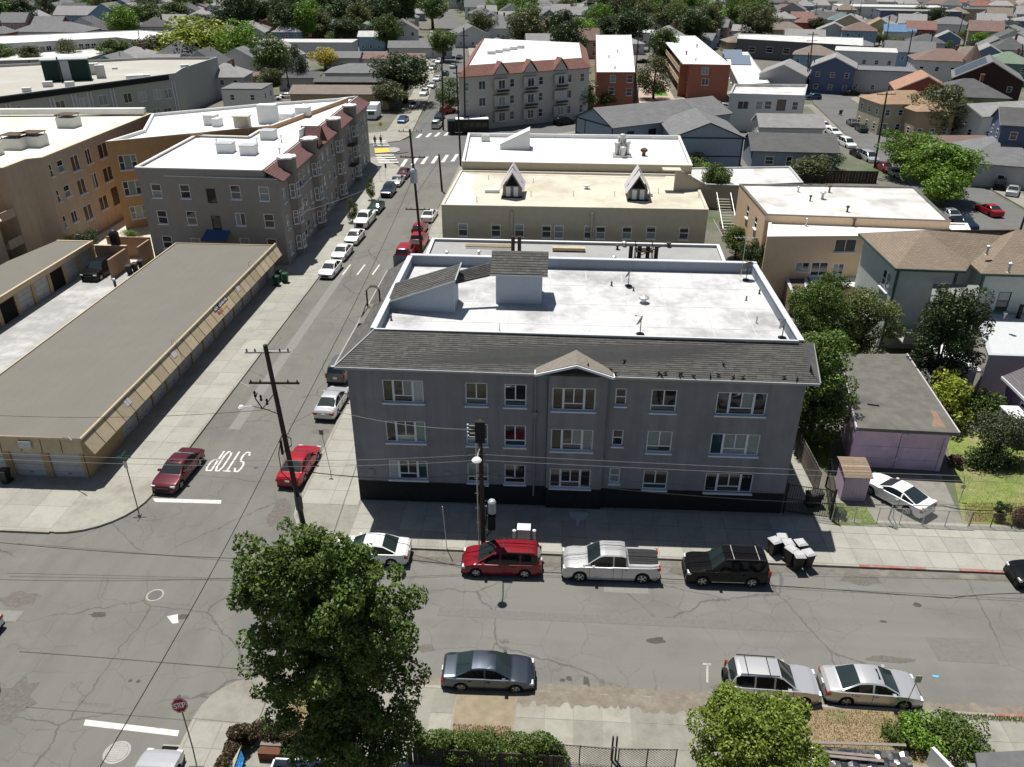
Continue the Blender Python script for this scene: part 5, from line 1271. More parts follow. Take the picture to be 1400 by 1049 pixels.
b = MB(); b.box(-54, 86.9, 0, -50.2, 87.15, 2.6); b.box(-50.4, 82.8, 0, -50.15, 86.9, 2.4); b.box(-54.2, 90, 0, -48.8, 90.2, 2.7); b.box(-49.0, 87, 0, -48.8, 90, 2.5); b.build('wall_face', wallmat((.34, .22, .14)), wt)
b = MB(); b.box(-54.05, 86.85, 2.6, -50.15, 87.2, 2.68); b.build('coping', TANC, wt)
t = thing('electric_cabinet', 'dark cabinet standing on the tan wall behind the black suv in the yard', 'cabinet', (-51.6, 87.4, 2.6)); b = MB(); b.box(-.45, -.3, 0, .45, .3, 1.5); b.lathe([(.45, 1.5), (.3, 1.75), (.02, 1.85)], 8); obj('casing', b.mesh('casing', DMETAL), t); b = MB(); b.box(-.3, -.32, .3, .3, -.3, 1.2); obj('door', b.mesh('door', BLACK), t)

# ================================================================ GREY APARTMENTS WITH MAROON TILES (left)
GW = wallmat((.28, .26, .235)); PW = wallmat((.21, .19, .17)); 
pP = [(-48.2, 89.3), (-31.6, 88.6), (-33.3, 142), (-41.6, 134.5), (-41.4, 107.2), (-48.8, 107.6)]
pw = []
for (px, py, w_, h_, st) in ((214, 261, 1.2, 1.6, 'hung'), (253, 262, 1.2, 1.6, 'hung'), (289, 268, 1.1, 1.7, 'door'), (322, 263, 1.2, 1.6, 'hung'), (361, 265, 1.2, 1.6, 'hung'),
 (222, 297, 1.2, 1.6, 'hung'), (262, 298, 1.2, 1.6, 'hung'), (296, 305, 1.1, 1.7, 'door'), (329, 300, 1.2, 1.5, 'slider'), (368, 302, 1.2, 1.6, 'hung'), (229, 331, 1.2, 1.5, 'hung'), (268, 334, 1.2, 1.5, 'hung'), (335, 334, 1.2, 1.5, 'hung'), (372, 335, 1.2, 1.5, 'hung')):
 pw.append((0, px, py, w_, h_, st))
bayY = [G(404, 213, 12.0)[1], G(435, 188, 12.0)[1], G(470, 161, 12.0)[1], G(488, 143, 12.0)[1]]
for s in (1.6, 3.6, 8.8, 10.6, 13.0, 18.6, 20.8, 23.5, 26.5, 29.0, 31.5, 38, 41, 43.5, 48.5, 51):
 for z_ in (1.0, 4.1, 7.3):
  if min(abs(88.6+s-y) for y in bayY) > 1.9: pw.append((1, 's', s, z_, 1.1, 1.6, 'double' if int(s) % 2 else 'hung'))
pt = flat_building('apartment_building', 'long grey apartment building with maroon tiled roof edge and white capped bays', 'apartment building', pP, 10.35, GW, WROOF2, par=.0, parw=1.9, cope=WROOF2, wins=pw, split=True)
b = MB(); b.quad((-48.2, 89.35, 11.0), (-33.3, 89.35, 11.0), (-34.9, 141.6, 11.0), (-41.6, 134.5, 11.0), (-41.4, 107.2, 11.0), (-48.8, 107.6, 11.0)); b.build('roof', WROOF2, pt)
b = MB(); 
for A, B in (((-48.2, 89.3), (-33.2, 89.0)), ((-41.4, 107.2), (-48.8, 107.6)), ((-48.8, 107.6), (-48.2, 89.3)), ((-34.9, 142), (-41.6, 134.5)), ((-41.6, 134.5), (-41.4, 107.2)), ((-33.2, 89.0), (-34.8, 142))):
 bar3(b, (*A, 10.3), (*B, 10.3), .12, .9)
b.build('parapet', GW, pt)
b = MB()
for A, B in (((-48.2, 89.3), (-33.2, 89.0)), ((-41.4, 107.2), (-48.8, 107.6)), ((-48.8, 107.6), (-48.2, 89.3)), ((-34.9, 142), (-41.6, 134.5)), ((-41.6, 134.5), (-41.4, 107.2)), ((-33.2, 89.0), (-34.8, 142))): bar3(b, (*A, 11.2), (*B, 11.2), .17, .12)
b.build('coping', WROOF2, pt)
MAR = brick_rows_mat('maroon_tile', (.17, .085, .08), (.14, .07, .07), (.05, .028, .03), .5, .3, .03)
b = MB()
ys = [88.4]+[y for y0 in bayY for y in (y0-1.0, y0+1.0)]+[142]
MXT = 11.45
def mx(y, z): k = (y-88.6)/(142-88.6); xb = -30.9-1.7*k; xt = -33.2-1.7*k; return xb+(xt-xb)*(z-10.2)/1.2
for a, c in zip(ys[::2], ys[1::2]):
 if c-a > .3: b.slab([(mx(a, 10.2), a, 10.2), (mx(c, 10.2), c, 10.2), (mx(c, 11.4), c, 11.4), (mx(a, 11.4), a, 11.4)], .12)
for yb in bayY: b.slab([(mx(yb, 10.7), yb-1.0, 10.7), (mx(yb, 10.7), yb+1.0, 10.7), (mx(yb, 11.4), yb+1.0, 11.4), (mx(yb, 11.4), yb-1.0, 11.4)], .12)
yg = G(452, 178, 12.5)[1]; b.slab([(mx(yg, 10.2)+.4, yg-2.2, 10.6), (mx(yg, 10.2)+.4, yg, 12.9), (mx(yg, 11.4), yg, 12.9), (mx(yg, 11.4), yg-2.2, 10.9)][::-1], -.1); b.slab([(mx(yg, 10.2)+.4, yg, 12.9), (mx(yg, 10.2)+.4, yg+2.2, 10.6), (mx(yg, 11.4), yg+2.2, 10.9), (mx(yg, 11.4), yg, 12.9)][::-1], -.1)
b.build('tiled_edge', MAR, pt, uv=True)
b = MB(); b.quad((-31.75-.0, yg-1.9, 10), (-31.7, yg+1.9, 10), (-31.7, yg+1.9, 10.7), (-31.7, yg, 12.7), (-31.7, yg-1.9, 10.7)); b.build('gable_wall', PW, pt)
b = MB(); b.box(-33.4, yg-2.2, 11.3, -33.2, yg+.2, 12.9); b.build('white_upstand', WROOF2, pt)
for k, yb in enumerate(bayY):
 x = -31.55-1.7*(yb-88.6)/53; b = MB(); P_ = [(x-.9, yb-1.1), (x+.0, yb-1.1), (x+.75, yb-.6), (x+.75, yb+.6), (x+.0, yb+1.1), (x-.9, yb+1.1)]
 b.prism(P_, 0, 11.75); bay = b.build('corner_bay', PW, pt)
 b = MB(); n = 28; Q = [(x-.1+(1.05+.12*math.cos(7*2*math.pi*i/n))*math.cos(2*math.pi*i/n), yb+(1.25+.12*math.cos(7*2*math.pi*i/n))*math.sin(2*math.pi*i/n)) for i in range(n)]
 b.prism(Q, 11.76, 11.95); b.build('white_cap', WROOF2, bay)
 for z_ in (1.0, 4.1, 7.3):
  place_window(pt, P_[2], P_[3], .6, z_, 1.1, 1.6, 'hung', WHITE, y=-.01, split=False); place_window(pt, P_[1], P_[2], .45, z_, .6, 1.6, 'hung', WHITE, y=-.01, split=False)
# fire escape balconies at the far end, dark
for z_ in (3.4, 6.5):
 for yb in (bayY[3]-3.4,): 
  b = MB(); b.box(-33.0, yb-1.4, z_, -31.6, yb+1.4, z_+.06)
  for k in range(9): b.box(-31.66, yb-1.4+k*.34, z_, -31.62, yb-1.36+k*.34, z_+.9)
  b.box(-31.68, yb-1.4, z_+.9, -31.6, yb+1.4, z_+.95); b.build('balcony', DMETAL, pt)
for (px, py, w_, d_, h_) in ((310, 208, 1.9, 1.6, 1.1), (341, 211, 1.8, 1.6, 1.1), (368, 190, 1.8, 1.8, 1.1)):
 x, y = G(px, py, 11.0); b = MB(); b.box(x-w_/2, y-d_/2, 11, x+w_/2, y+d_/2, 11+h_); o = b.build('skylight_box', WROOF2, pt); b = MB(); b.box(x-w_/2-.08, y-d_/2-.08, 11+h_, x+w_/2+.08, y+d_/2+.08, 11.09+h_); b.build('lid', TRIMG, o)
x, y = G(333, 178, 11.2); b = MB(); b.box(x-1.0, y-.6, 11, x+1.0, y+.6, 13.0); b.box(x-1.15, y-.75, 13.0, x+1.15, y+.75, 13.15); b.build('chimney', CREAMROOF, pt)
for (px, py) in ((385, 195), (297, 200), (352, 199), (383, 213)): x, y = G(px, py, 11); pipe_vent(pt, x, y, 11.0, .8, .08, WROOF2, True)
b = MB(); x0, x1 = WP(283, 325, pP[0], pP[1])[0], WP(317, 325, pP[0], pP[1])[0]
b.slab([(-48.2+x0-.2, 87.6, 3.3), (-48.2+x1-.2, 87.6, 3.3), (-48.2+x1, 89.1, 4.3), (-48.2+x0+.2, 89.1, 4.3)], .06); b.build('awning', mat('blue_awning', (.035, .09, .20), var=.1), pt)

# orange building behind it, set at an angle
OW = mat('orange_wall', (.46, .27, .13), coords='World', var=.08, scale=1.2)
oP = [G(145, 194, 11.6), G(372, 172, 11.6), G(476, 134, 11.6), G(350, 143, 11.6), G(208, 156, 11.6), G(196, 178, 11.6)]
ow = [(0, 175, 222, 2.2, 1.9, 'six'), (0, 181, 257, 2.2, 1.9, 'six'), (0, 190, 290, 2.1, 1.7, 'six')]
ot = flat_building('apartment_building', 'orange walled apartment building with white roof wedged behind the grey maroon edged one', 'apartment building', oP, 11.6, OW, WROOF2, par=.35, cope=WROOF2, wins=ow, split=True)
for (px, py, w_, h_) in ((368, 168, 2.6, 2.6), (290, 170, 1.7, 1.4), (298, 172, 1.0, 1.1), (392, 163, 2.2, .9), (415, 157, 2.0, 1.2)):
 x, y = G(px, py, 11.3); b = MB(); b.box(x-w_/2, y-.8, 11.25, x+w_/2, y+.8, 11.25+h_); b.build('stair_house' if w_ > 2.5 else 'roof_box', WROOF2, ot)
# tan apartments, far left
TW = mat('tan_stucco', (.47, .375, .28), coords='World', streak=.08, var=.08, scale=1.0, stain=(.46, .36, .26), stain_amt=.5, stain_scale=.25)
tP = [(-95, 74), (-62.5, 74), (-62.4, 83.6), (-65, 83.6), (-65, 86.3), (-61.9, 86.3), (-61.9, 90.6), (-60.5, 91.6), (-61.0, 121), (-95, 121)]
tw = []
for (px, py, w_, h_, st) in ((70, 233, .6, 1.5, 'hung'), (83, 227, 1.3, 1.4, 'hung'), (103, 223, 1.8, 1.9, 'slider'), (121, 214, 1.3, 1.9, 'slider'), (141, 206, 2.4, 1.9, 'slider'), (80, 268, .6, 1.5, 'hung'), (92, 261, 1.3, 1.4, 'hung'), (112, 255, 1.8, 1.9, 'slider'), (130, 247, 1.3, 1.9, 'slider'), (148, 238, 2.4, 1.9, 'slider'),
 (89, 303, .6, 1.5, 'hung'), (102, 296, 1.3, 1.4, 'slider'), (121, 290, 2.0, 1.9, 'slider'), (142, 277, 2.2, 1.8, 'slider'), (158, 268, 1.8, 2.4, 'door')): tw.append((7, px, py, w_, h_, st))
for (px, py, st) in ((46, 249, 'six'), (56.5, 283, 'six'), (66, 318, 'slider')): tw.append((5, px, py, 2.3, 1.8, st))
for (px, py, st) in ((2, 270, 'six'), (9, 310, 'slider'), (19, 346, 'slider')): tw.append((1, px, py, 2.4, 1.9, st))
tt = flat_building('apartment_building', 'tan stucco apartment building with cream roof at the left edge, stepping back in bays', 'apartment building', tP, 11.6, TW, mat('pale_cream_roof', (.70, .68, .58), coords='World', var=.04, stain=(.6, .55, .42), stain_amt=.6, stain_scale=.2), par=.25, cope=TANC, wins=tw, split=True)
for (px, py) in ((23, 205), (48, 202), (95, 176), (-15, 215)):
 x, y = G(px, py-5, 11.6); b = MB(); b.box(x-1.2, y-1.1, 11.3, x+1.2, y+1.1, 12.7); o = b.build('chimney', mat('white_block', (.62, .62, .6), coords='World', var=.05), tt)
 b = MB(); b.box(x-1.2, y-1.1, 13.05, x+1.2, y+1.1, 13.13)
 for a in (-1, 1):
  for c in (-1, 1): b.box(x+a-.04, y+c-.04, 12.7, x+a+.04, y+c+.04, 13.05)
 b.build('rain_cap', BROWNM, o)
b = MB(); bar3(b, (-62, 121, 11.6), (-95, 117, 11.6), .5, .8); b.build('rear_parapet', WROOF2, tt)
for z_ in (3.0, 6.2): 
 b = MB(); b.box(-63.4, 83.7, z_, -61.9, 86.2, z_+.12); b.box(-62.0, 83.7, z_+.12, -61.9, 86.2, z_+1.0); b.build('balcony', TW, tt)

# grey green apartments top left
QW = wallmat((.38, .39, .36)); QL = wallmat((.20, .21, .195))
qa, qb = (-101.9, 146.9), (-84.0, 180.6); 
q0 = tuple(Vector(qa)+(Vector(qa)-Vector(qb))*1.0)
qP = [q0, qb, (-86.0, 189), (-86.5, 211), (-103, 209), (-140, 185), tuple(Vector(q0)+Vector((-25, 12)))]
qw = []
for (px, py, st) in ((24, 153, 'slider'), (83, 145, 'slider'), (115, 141, 'slider'), (141, 137, 'slider'), (175, 134, 'slider'), (195, 132, 'slider'), (215, 129, 'slider'), (230, 128, 'slider')): qw.append((0, px, py, 1.9, 1.9, st)); qw.append((0, px, py+26, 1.9, 1.9, st))
qw += [(1, 265, 117, 1.6, 1.8, 'slider'), (1, 269, 142, 1.6, 1.8, 'slider')]
qt = flat_building('apartment_building', 'wide grey green apartment building with dark green roof cabin, top left', 'apartment building', qP, 9.6, QW, mat('tan_grey_roof', (.40, .38, .34), coords='World', var=.08, stain=(.5, .49, .46), stain_amt=.5, stain_scale=.1), par=.5, cope=TRIMG, wins=qw)
u_ = (Vector(qb)-Vector(q0)).normalized(); nn_ = Vector((u_.y, -u_.x)); b = MB(); P0 = Vector(q0)+nn_*.15; P1 = Vector(qb)+nn_*.15-u_*2
bar3(b, (P0.x, P0.y, 8.5), (P1.x, P1.y, 8.5), .15, 1.0); b.build('dark_band', mat('dark_band', (.015, .017, .018), var=.1), qt)
b = MB()
for px in (9, 71, 102, 124, 156, 241):
 s = WP(px, 140, q0, qb)[0]
 for d_ in (-.35, .35): p = Vector(q0)+u_*(s+d_)+nn_*.08; bar3(b, (*(p-u_*.12), 1), (*(p+u_*.12), 1), .1, 7.3)
b.build('pilaster', mat('lilac_pilaster', (.62, .62, .68), var=.05), qt)
x, y = G(91, 110, 9.2); b = MB(); b.obox((x, y+1), (.9, .43), (-.43, .9), 4.3, 1.9, 9.1, 13.2); o = b.build('roof_cabin', mat('bottle_green', (.012, .035, .028), coords='World', var=.05), qt); b = MB(); b.obox((x, y+1), (.9, .43), (-.43, .9), 4.5, 2.1, 13.2, 13.4); b.build('roof', TRIMG, o)
b = MB(); b.obox((x+.7, y-.6), (.9, .43), (-.43, .9), .8, .2, 9.1, 13.1); b.build('white_column', TRIMG, o)
for (px, py, w_, h_) in ((128, 101, 2.6, 2.3), (139, 106, 1.8, 2.6), (66, 118, 1.8, 1.0), (96, 118, 1.7, 1.0), (37, 125, 1.5, .8), (157, 94, 1.2, .4), (185, 107, 3.5, .8), (200, 106, 1.8, .7), (253, 94, 1.8, 1.0)):
 x, y = G(px, py, 9.2); b = MB(); b.obox((x, y), (.9, .43), (-.43, .9), w_/2, w_/2*.8, 9.1, 9.1+h_); b.build('roof_box', mat('white_block', (.62, .62, .6), coords='World', var=.05), qt)

# ================================================================ RIGHT SIDE, NEAR
PU = mat('lilac_boards', (.60, .45, .58), coords='World', var=.08, scale=1.5, obj_rand=.06, stain=(.42, .32, .44), stain_amt=.6, stain_scale=.7)
ga = thing('garage', 'lilac painted double garage with patched dark flat roof', 'garage', (26, 55, 0))
fl, fr = (22.3, 48.75), (28.15, 48.6); hz = 3.65; bl, br_ = G(1148, 484, hz), G(1240, 484, hz)
fl_r, fr_r = G(1171, 585, hz), G(1312, 592, hz); hz2 = hz
fl, fr = (fl_r[0]+.15, fl_r[1]+.35), (fr_r[0]-.35, fr_r[1]+.35)
b = MB(); b.slab([(*fl_r, hz), (*fr_r, hz), (*br_, hz), (*bl, hz)], .25); b.build('roof', DROOF, ga)
b = MB()
for A, B in ((fl, (bl[0]+.15, bl[1]-.2)), (fl, fr), (fr, (br_[0]-.3, br_[1]-.2)), ((br_[0]-.3, br_[1]-.2), (bl[0]+.15, bl[1]-.2))):
 if A == fl and B == fr: wall_holes(b, A, B, 0, hz-.25, [(.3, 0.02, math.hypot(fr[0]-fl[0], fr[1]-fl[1])-.3, 2.95)], .12)
 elif A == fl: wall_holes(b, B, A, 0, hz-.25, (), .1)
 else: wall_holes(b, A, B, 0, hz-.25, (), .1)
b.build('wall', PU, ga)
L = math.hypot(fr[0]-fl[0], fr[1]-fl[1]); ux, uy = (fr[0]-fl[0])/L, (fr[1]-fl[1])/L
for s0, s1 in ((.32, L/2-.02), (L/2+.02, L-.32)):
 for k, (z0_, z1_) in enumerate(((.05, .95), (.97, 1.95), (1.97, 2.93))):
  b = MB(); P_ = [(fl[0]+ux*s-uy*y, fl[1]+uy*s+ux*y) for s, y in ((s0, .06), (s1, .06), (s1, .1), (s0, .1))]; b.prism(P_, z0_, z1_); b.build('door_panel', PU, ga)
b = MB(); 
for s in (L/2-.06, L/2+.06):
 p = (fl[0]+ux*s-uy*.05, fl[1]+uy*s+ux*.05); b.box(p[0]-.02, p[1]-.02, .8, p[0]+.02, p[1]+.02, 1.1)
p = (fl[0]+ux*L*.52, fl[1]-.06); b.lathe([(.08, 0), (.16, -.12)][::-1], 8, (p[0], p[1]-.1, 3.25)); b.lathe([(.08, 0), (.16, -.12)][::-1], 8, (p[0]+.3, p[1]-.1, 3.25)); b.build('flood_light', WHITE, ga)
b = MB(); bar3(b, (*fl_r, hz-.2), (*bl, hz-.2), .05, .25); bar3(b, (*fr_r, hz-.2), (*br_, hz-.2), .05, .25); b.build('edge_trim', mat('lilac_trim', (.5, .45, .5), var=.1), ga)
b = MB(); p = G(1186, 553, hz+.02); q = G(1202, 555, hz+.02); bar3(b, (*p, hz+.01), (*q, hz+.01), .06, .06); b.build('loose_batten', BLACK, ga)
b = MB(); b.quad(*[(*G(x, y, hz+.005), hz+.006) for x, y in ((1272, 560), (1280, 563), (1287, 575), (1294, 585), (1274, 583), (1277, 572))][::-1]); b.build('roof_stain', mat('rust_stain', (.24, .16, .11), coords='World', var=.2, scale=3), ga)
# little barrel roofed shed in front of it
sx0, sx1, sy0, sy1 = 19.75, 22.0, 45.2, 47.4
p = G(1150, 686); sh = thing('garden_shed', 'small lilac shed with a curved plank roof beside the white coupe', 'shed', (p[0]+.8, p[1]+1, 0))
x0, y0_ = G(1148, 686)[0], G(1148, 686)[1]; x1 = G(1181, 686)[0]; y1_ = y0_+1.5; hs_ = 2.0
b = MB(); b.quad((x0, y0_, 0), (x1, y0_, 0), (x1, y0_, hs_), (x0, y0_, hs_)); b.quad((x0, y1_, 0), (x0, y0_, 0), (x0, y0_, hs_), (x0, y1_, hs_+.35)); b.quad((x1, y0_, 0), (x1, y1_, 0), (x1, y1_, hs_+.35), (x1, y0_, hs_)); b.quad((x1, y1_, 0), (x0, y1_, 0), (x0, y1_, hs_+.35), (x1, y1_, hs_+.35)); b.build('wall', PU, sh)
PLK = mat('weathered_plank', (.27, .205, .15), coords='World', obj_rand=.25, var=.15, scale=5)
n = 9
for k in range(n):
 def zr(t): return hs_+.06+.55*math.sin(min(1, t)*1.75)*.75
 t0, t1 = k/n, (k+1)/n; ya, yb = y0_-.15+(y1_+.5-y0_)*t0, y0_-.15+(y1_+.5-y0_)*t1-.02
 b = MB(); b.slab([(x0-.12, ya, zr(t0)+.04), (x1+.12, ya, zr(t0)+.04), (x1+.12, yb, zr(t1)+.035), (x0-.12, yb, zr(t1)+.035)], .04); b.build('roof_plank', PLK, sh)
b = MB()
for k in range(7): b.box(x0+.02+k*(x1-x0)/7, y0_-.015, .02, x0+(k+1)*(x1-x0)/7-.02, y0_, hs_)
b.build('cladding', PU, sh)

# fences on the right
BLK = mat('fence_black_iron', (.012, .012, .013), var=0, rough=.5)
def iron_gate(name, label, A, B, h, nb, cat='gate'):
 t = thing(name, label, cat, (A[0], A[1], BZ)); L = math.hypot(B[0]-A[0], B[1]-A[1]); a = math.atan2(B[1]-A[1], B[0]-A[0]); t.rotation_euler = (0, 0, a)
 bm_ = MB(); bm_.box(-.012, -.012, .08, .012, .012, h+.02); me = bm_.mesh('bar', BLK)
 for k in range(nb): obj('bar', me, t, (.1+(L-.2)*k/(nb-1), 0, 0))
 r = MB()
 for z in (.15, h*.5, h-.05): r.box(0, -.02, z, L, .02, z+.04)
 obj('rail', r.mesh('rail', BLK), t); p = MB(); p.box(-.05, -.05, 0, .05, .05, h+.1); me = p.mesh('post', BLK); obj('post', me, t); obj('post', me, t, (L, 0, 0)); return t
iron_gate('iron_gate', 'black iron bar gate closing the passage right of the grey building', G(1070, 703), G(1134, 712), 2.3, 20)
iron_gate('iron_fence', 'short black iron fence running back beside the shed', G(1134, 712), G(1128, 668), 2.2, 16, 'fence')
t = thing('plank_fence', 'weathered grey plank fence along the passage beside the grey building', 'fence', (*G(1117, 680), 0)); A, B = G(1128, 665), G(1086, 588); A = (18.6, 46); B = (18.3, 58)
pk = MB(); pk.box(-.02, -.07, 0, .02, .07, 2.0); me = pk.mesh('plank', mat('fence_plank_grey', (.17, .15, .13), obj_rand=.3, var=.2, scale=4)); nn = 74; wl_ = WL[t.name]
for k in range(nn): obj('plank', me, t, (A[0]+(B[0]-A[0])*k/nn-wl_.x, A[1]+(B[1]-A[1])*k/nn-wl_.y, random.uniform(0, .04)))
b = MB(); bar3(b, (*A, .5), (*B, .5), .03, .08); bar3(b, (*A, 1.6), (*B, 1.6), .03, .08); b.build('rail', mat('fence_plank_grey', ()), t)
def chain_fence(label, A, B, h, np_, mesh=.09, m=DMETAL, tilt=True, posts=True, wire=.004, cat='fence', name='chain_link_fence'):
 t = thing(name, label, cat, (A[0], A[1], BZ)); L = math.hypot(B[0]-A[0], B[1]-A[1]); t.rotation_euler = (0, 0, math.atan2(B[1]-A[1], B[0]-A[0]))
 pm_ = MB(); pm_.tube([(0, 0, 0), (0, 0, h+.05)], .03, 6); me = pm_.mesh('post', m)
 for k in range(np_): obj('post', me, t, (L*k/(np_-1), 0, 0))
 r = MB(); r.tube([(0, 0, h), (L, 0, h)], .022, 6); r.tube([(0, 0, .06), (L, 0, .06)], .012, 4); obj('rail', r.mesh('rail', m), t)
 w_ = MB(); k = -h
 while k < L:
  for s in (1, -1):
   x0, x1 = (k, k+h) if s > 0 else (k+h, k); z0_, z1_ = 0.05, h
   # clip
   def cl(xa, za, xb, zb):
    if xa > xb: xa, za, xb, zb = xb, zb, xa, za
    if xb <= 0 or xa >= L: return None
    if xa < 0: za += (zb-za)*(-xa)/(xb-xa); xa = 0
    if xb > L: zb = za+(zb-za)*(L-xa)/(xb-xa); xb = L
    return xa, za, xb, zb
   c = cl(x0, z0_, x1, z1_)
   if c: w_.tube([(c[0], .003*s, c[1]), (c[2], .003*s, c[3])], wire, 3, cap=False)
  k += mesh
 obj('wire_mesh', w_.mesh('wire_mesh', m), t, kind='stuff'); return t
chain_fence('grey chain link fence along the pavement in front of the lilac garage and lawn', G(1136, 715), G(1322, 723), 1.25, 7, .14, METAL, wire=.005)
chain_fence('chain link fence in front of the lawn at the right edge', G(1324, 722), G(1440, 727), 1.1, 5, .14, BROWNM, wire=.005)
t = thing('tv_antenna', 'fallen bent pipe leaning on the chain link fence post by the driveway', 'pipe', (*G(1226, 727), BZ)); b = MB(); b.tube([(0, 0, 0), (-.5, .5, .5), (-.35, .7, 1.4)], .05, 6); b.tube([(.1, .1, 0), (-.2, .6, .6), (-.2, .7, 1.2)], .03, 6); obj('pipe', b.mesh('pipe', METAL), t)
t.name = 'bent_pipe'
t = thing('gate_post', 'tall bent metal post in the grass right of the white coupe', 'post', (*G(1310, 690), BZ)); b = MB(); b.tube([(0, 0, 0), (.2, .3, 1.0), (.1, .5, 1.9)], .03, 6); b.box(.0, .3, 1.0, .3, .34, 1.3); obj('post', b.mesh('post', METAL), t)

# peach apartments (two wings)
PE = mat('peach_stucco', (.78, .57, .38), coords='World', var=.06, stain=(.70, .50, .32), stain_amt=.4, stain_scale=.3)
g1 = [G(1047, 294, 8), G(1300, 303, 8), G(1250, 256, 8), G(1011, 252, 8)]
flat_building('apartment_building', 'peach apartment wing with the dirty grey white flat roof, rear one of the pair', 'apartment building', g1, 8.0, PE, WROOF3, par=.1, cope=DROOF, wins=[(3, 1022, 290, 1.1, 1.4, 'hung'), (3, 1033, 305, 1.1, 1.3, 'hung')])
h1 = [G(1049, 324, 7.2), G(1330, 322, 7.2), G(1322, 306, 7.2), G(1052, 299, 7.2)]
flat_building('apartment_building', 'peach apartment wing with the bright white flat roof, front one of the pair', 'apartment building', h1, 7.2, PE, WROOF2, par=.1, cope=WROOF2, wins=[(0, 1156, 336, 2.3, 1.4, 'slider'), (0, 1120, 368, 1.8, 1.5, 'slider'), (0, 1146, 368, 1.2, 1.2, 'slider'), (0, 1097, 365, 1.5, 1.0, 'slider')], split=True)
# arch wall at its left, stairs, side buildings
st = thing('outdoor_stairs', 'dark outdoor stairs climbing between the cream block and the peach apartments', 'stairs', (*G(997, 325), 0)); x, y = G(997, 330)
tb = MB(); tb.box(-.9, -.16, -.04, .9, .16, .04); me = tb.mesh('tread', CONC_OLD)
for k in range(14): obj('tread', me, st, (0, k*.55, .3+k*.22))
b = MB(); b.tube([(-.95, 0, 1.2), (-.95, 7.2, 4.1)], .04, 5); b.tube([(.95, 0, 1.2), (.95, 7.2, 4.1)], .04, 5); b.box(-1, -.2, 0, -.9, 7.2, .3); obj('handrail', b.mesh('handrail', METAL), st)
fb_ = flat_building('flat_roof_building', 'low building with a patchy white roof right of the cream block', 'building', [G(952, 252, 3.6), G(1010, 254, 3.6), G(1098, 250, 3.6), G(1080, 228, 3.6), G(938, 230, 3.6)], 3.6, wallmat((.3, .28, .25)), WROOF3, par=.15)
flat_building('garden_shed', 'small brown roofed shed below the peach wall', 'shed', [G(1083, 402, 2.6), G(1104, 402, 2.6), G(1103, 372, 2.6), G(1070, 371, 2.6)], 2.6, wallmat((.28, .2, .13)), roofmat((.20, .155, .115)), par=.02)
flat_building('lean_to', 'bright white flat lean-to roof in front of the peach apartments', 'lean-to', [G(1112, 393, 2.7), G(1186, 393, 2.7), G(1186, 378, 2.7), G(1106, 378, 2.7)], 2.7, PE, WROOF2, par=.02)

# sage green house with brown hipped roof
SG = wallmat((.46, .50, .47)); SGD = wallmat((.06, .10, .10)); BR = brick_rows_mat('brown_shingle', (.255, .20, .15), (.21, .165, .125), (.14, .11, .085), .5, .22, .02, var=.12)
sP = [(31.1, 70.2), (36.2, 70.0), (36.3, 71.6), (38.2, 71.6), (38.3, 69.4), (58, 69.2), (58, 79.5), (31.1, 79.5)]
sg = thing('house', 'sage green two storey house with brown shingle hipped roofs and dark green trim', 'house', (44, 74, 0)); b = MB(); n = len(sP); SH = 8.3
wn = {7: [(2.2, 5.2, 2.0, 1.8), (3.6, 1.6, 2.0, 1.5)], 4: [(2.3, 4.6, 1.1, 1.8), (5.9, 3.9, 1.1, 2.0), (9.5, 4, 1.1, 1.9), (13, 4, 1.1, 1.9)]}
for e in range(n):
 A, B = sP[e], sP[(e+1) % n]; L_ = math.hypot(B[0]-A[0], B[1]-A[1]); hs = []
 for (s, z, w_, h_) in wn.get(e, []):
  s = L_-s if e == 7 else s; hs.append((s-w_/2, z, s+w_/2, z+h_)); place_window(sg, A, B, s, z, w_, h_, 'double' if e == 7 else 'hung', WHITE if e == 7 else SGD)
 wall_holes(b, A, B, 0, SH, hs)
b.build('wall', SG, sg)
def roofpoly(b, pts, th=.12): b.slab(pts, th)
b = MB(); e_ = SH-.05; rz_ = 10.3
# left wing: hip to the front left; main: larger hip
roofpoly(b, [(30.6, 69.7, e_), (36.6, 69.5, e_), (34.6, 74.8, rz_)]); roofpoly(b, [(30.6, 80, e_), (30.6, 69.7, e_), (34.6, 74.8, rz_)]); roofpoly(b, [(36.6, 69.5, e_), (37.9, 71.5, e_), (42, 74.8, rz_), (34.6, 74.8, rz_)])
roofpoly(b, [(37.7, 68.9, e_), (58.5, 68.7, e_), (53, 74.4, rz_+.3), (42.8, 74.5, rz_+.3)]); roofpoly(b, [(37.9, 71.5, e_), (37.7, 68.9, e_), (42.8, 74.5, rz_+.3), (42, 74.8, rz_)]); roofpoly(b, [(58.5, 68.7, e_), (58.5, 80, e_), (53, 74.4, rz_+.3)]); roofpoly(b, [(58.5, 80, e_), (30.6, 80, e_), (34.6, 74.8, rz_), (42.8, 74.5, rz_+.3), (53, 74.4, rz_+.3)])
b.build('roof', BR, sg, uv=True)
b = MB()
for A, B in (((30.6, 69.7), (36.6, 69.5)), ((30.6, 80), (30.6, 69.7)), ((37.7, 68.9), (58.5, 68.7)), ((36.6, 69.5), (37.9, 71.5))): bar3(b, (*A, e_-.22), (*B, e_-.22), .05, .2)
for x, y in ((31.05, 70.1), (36.15, 69.95), (38.2, 69.3)): b.box(x-.1, y-.1, 0, x+.1, y+.1, e_-.2)
b.build('corner_board', SGD, sg)
b = MB(); b.slab([(33.0, 66.9, 6.2), (36.9, 66.9, 6.6), (38.1, 69.3, 7.0), (34.3, 69.9, 6.8)], .1); b.build('porch_roof', mat('porch_roof_grey', (.22, .23, .22), coords='World', var=.1), sg)
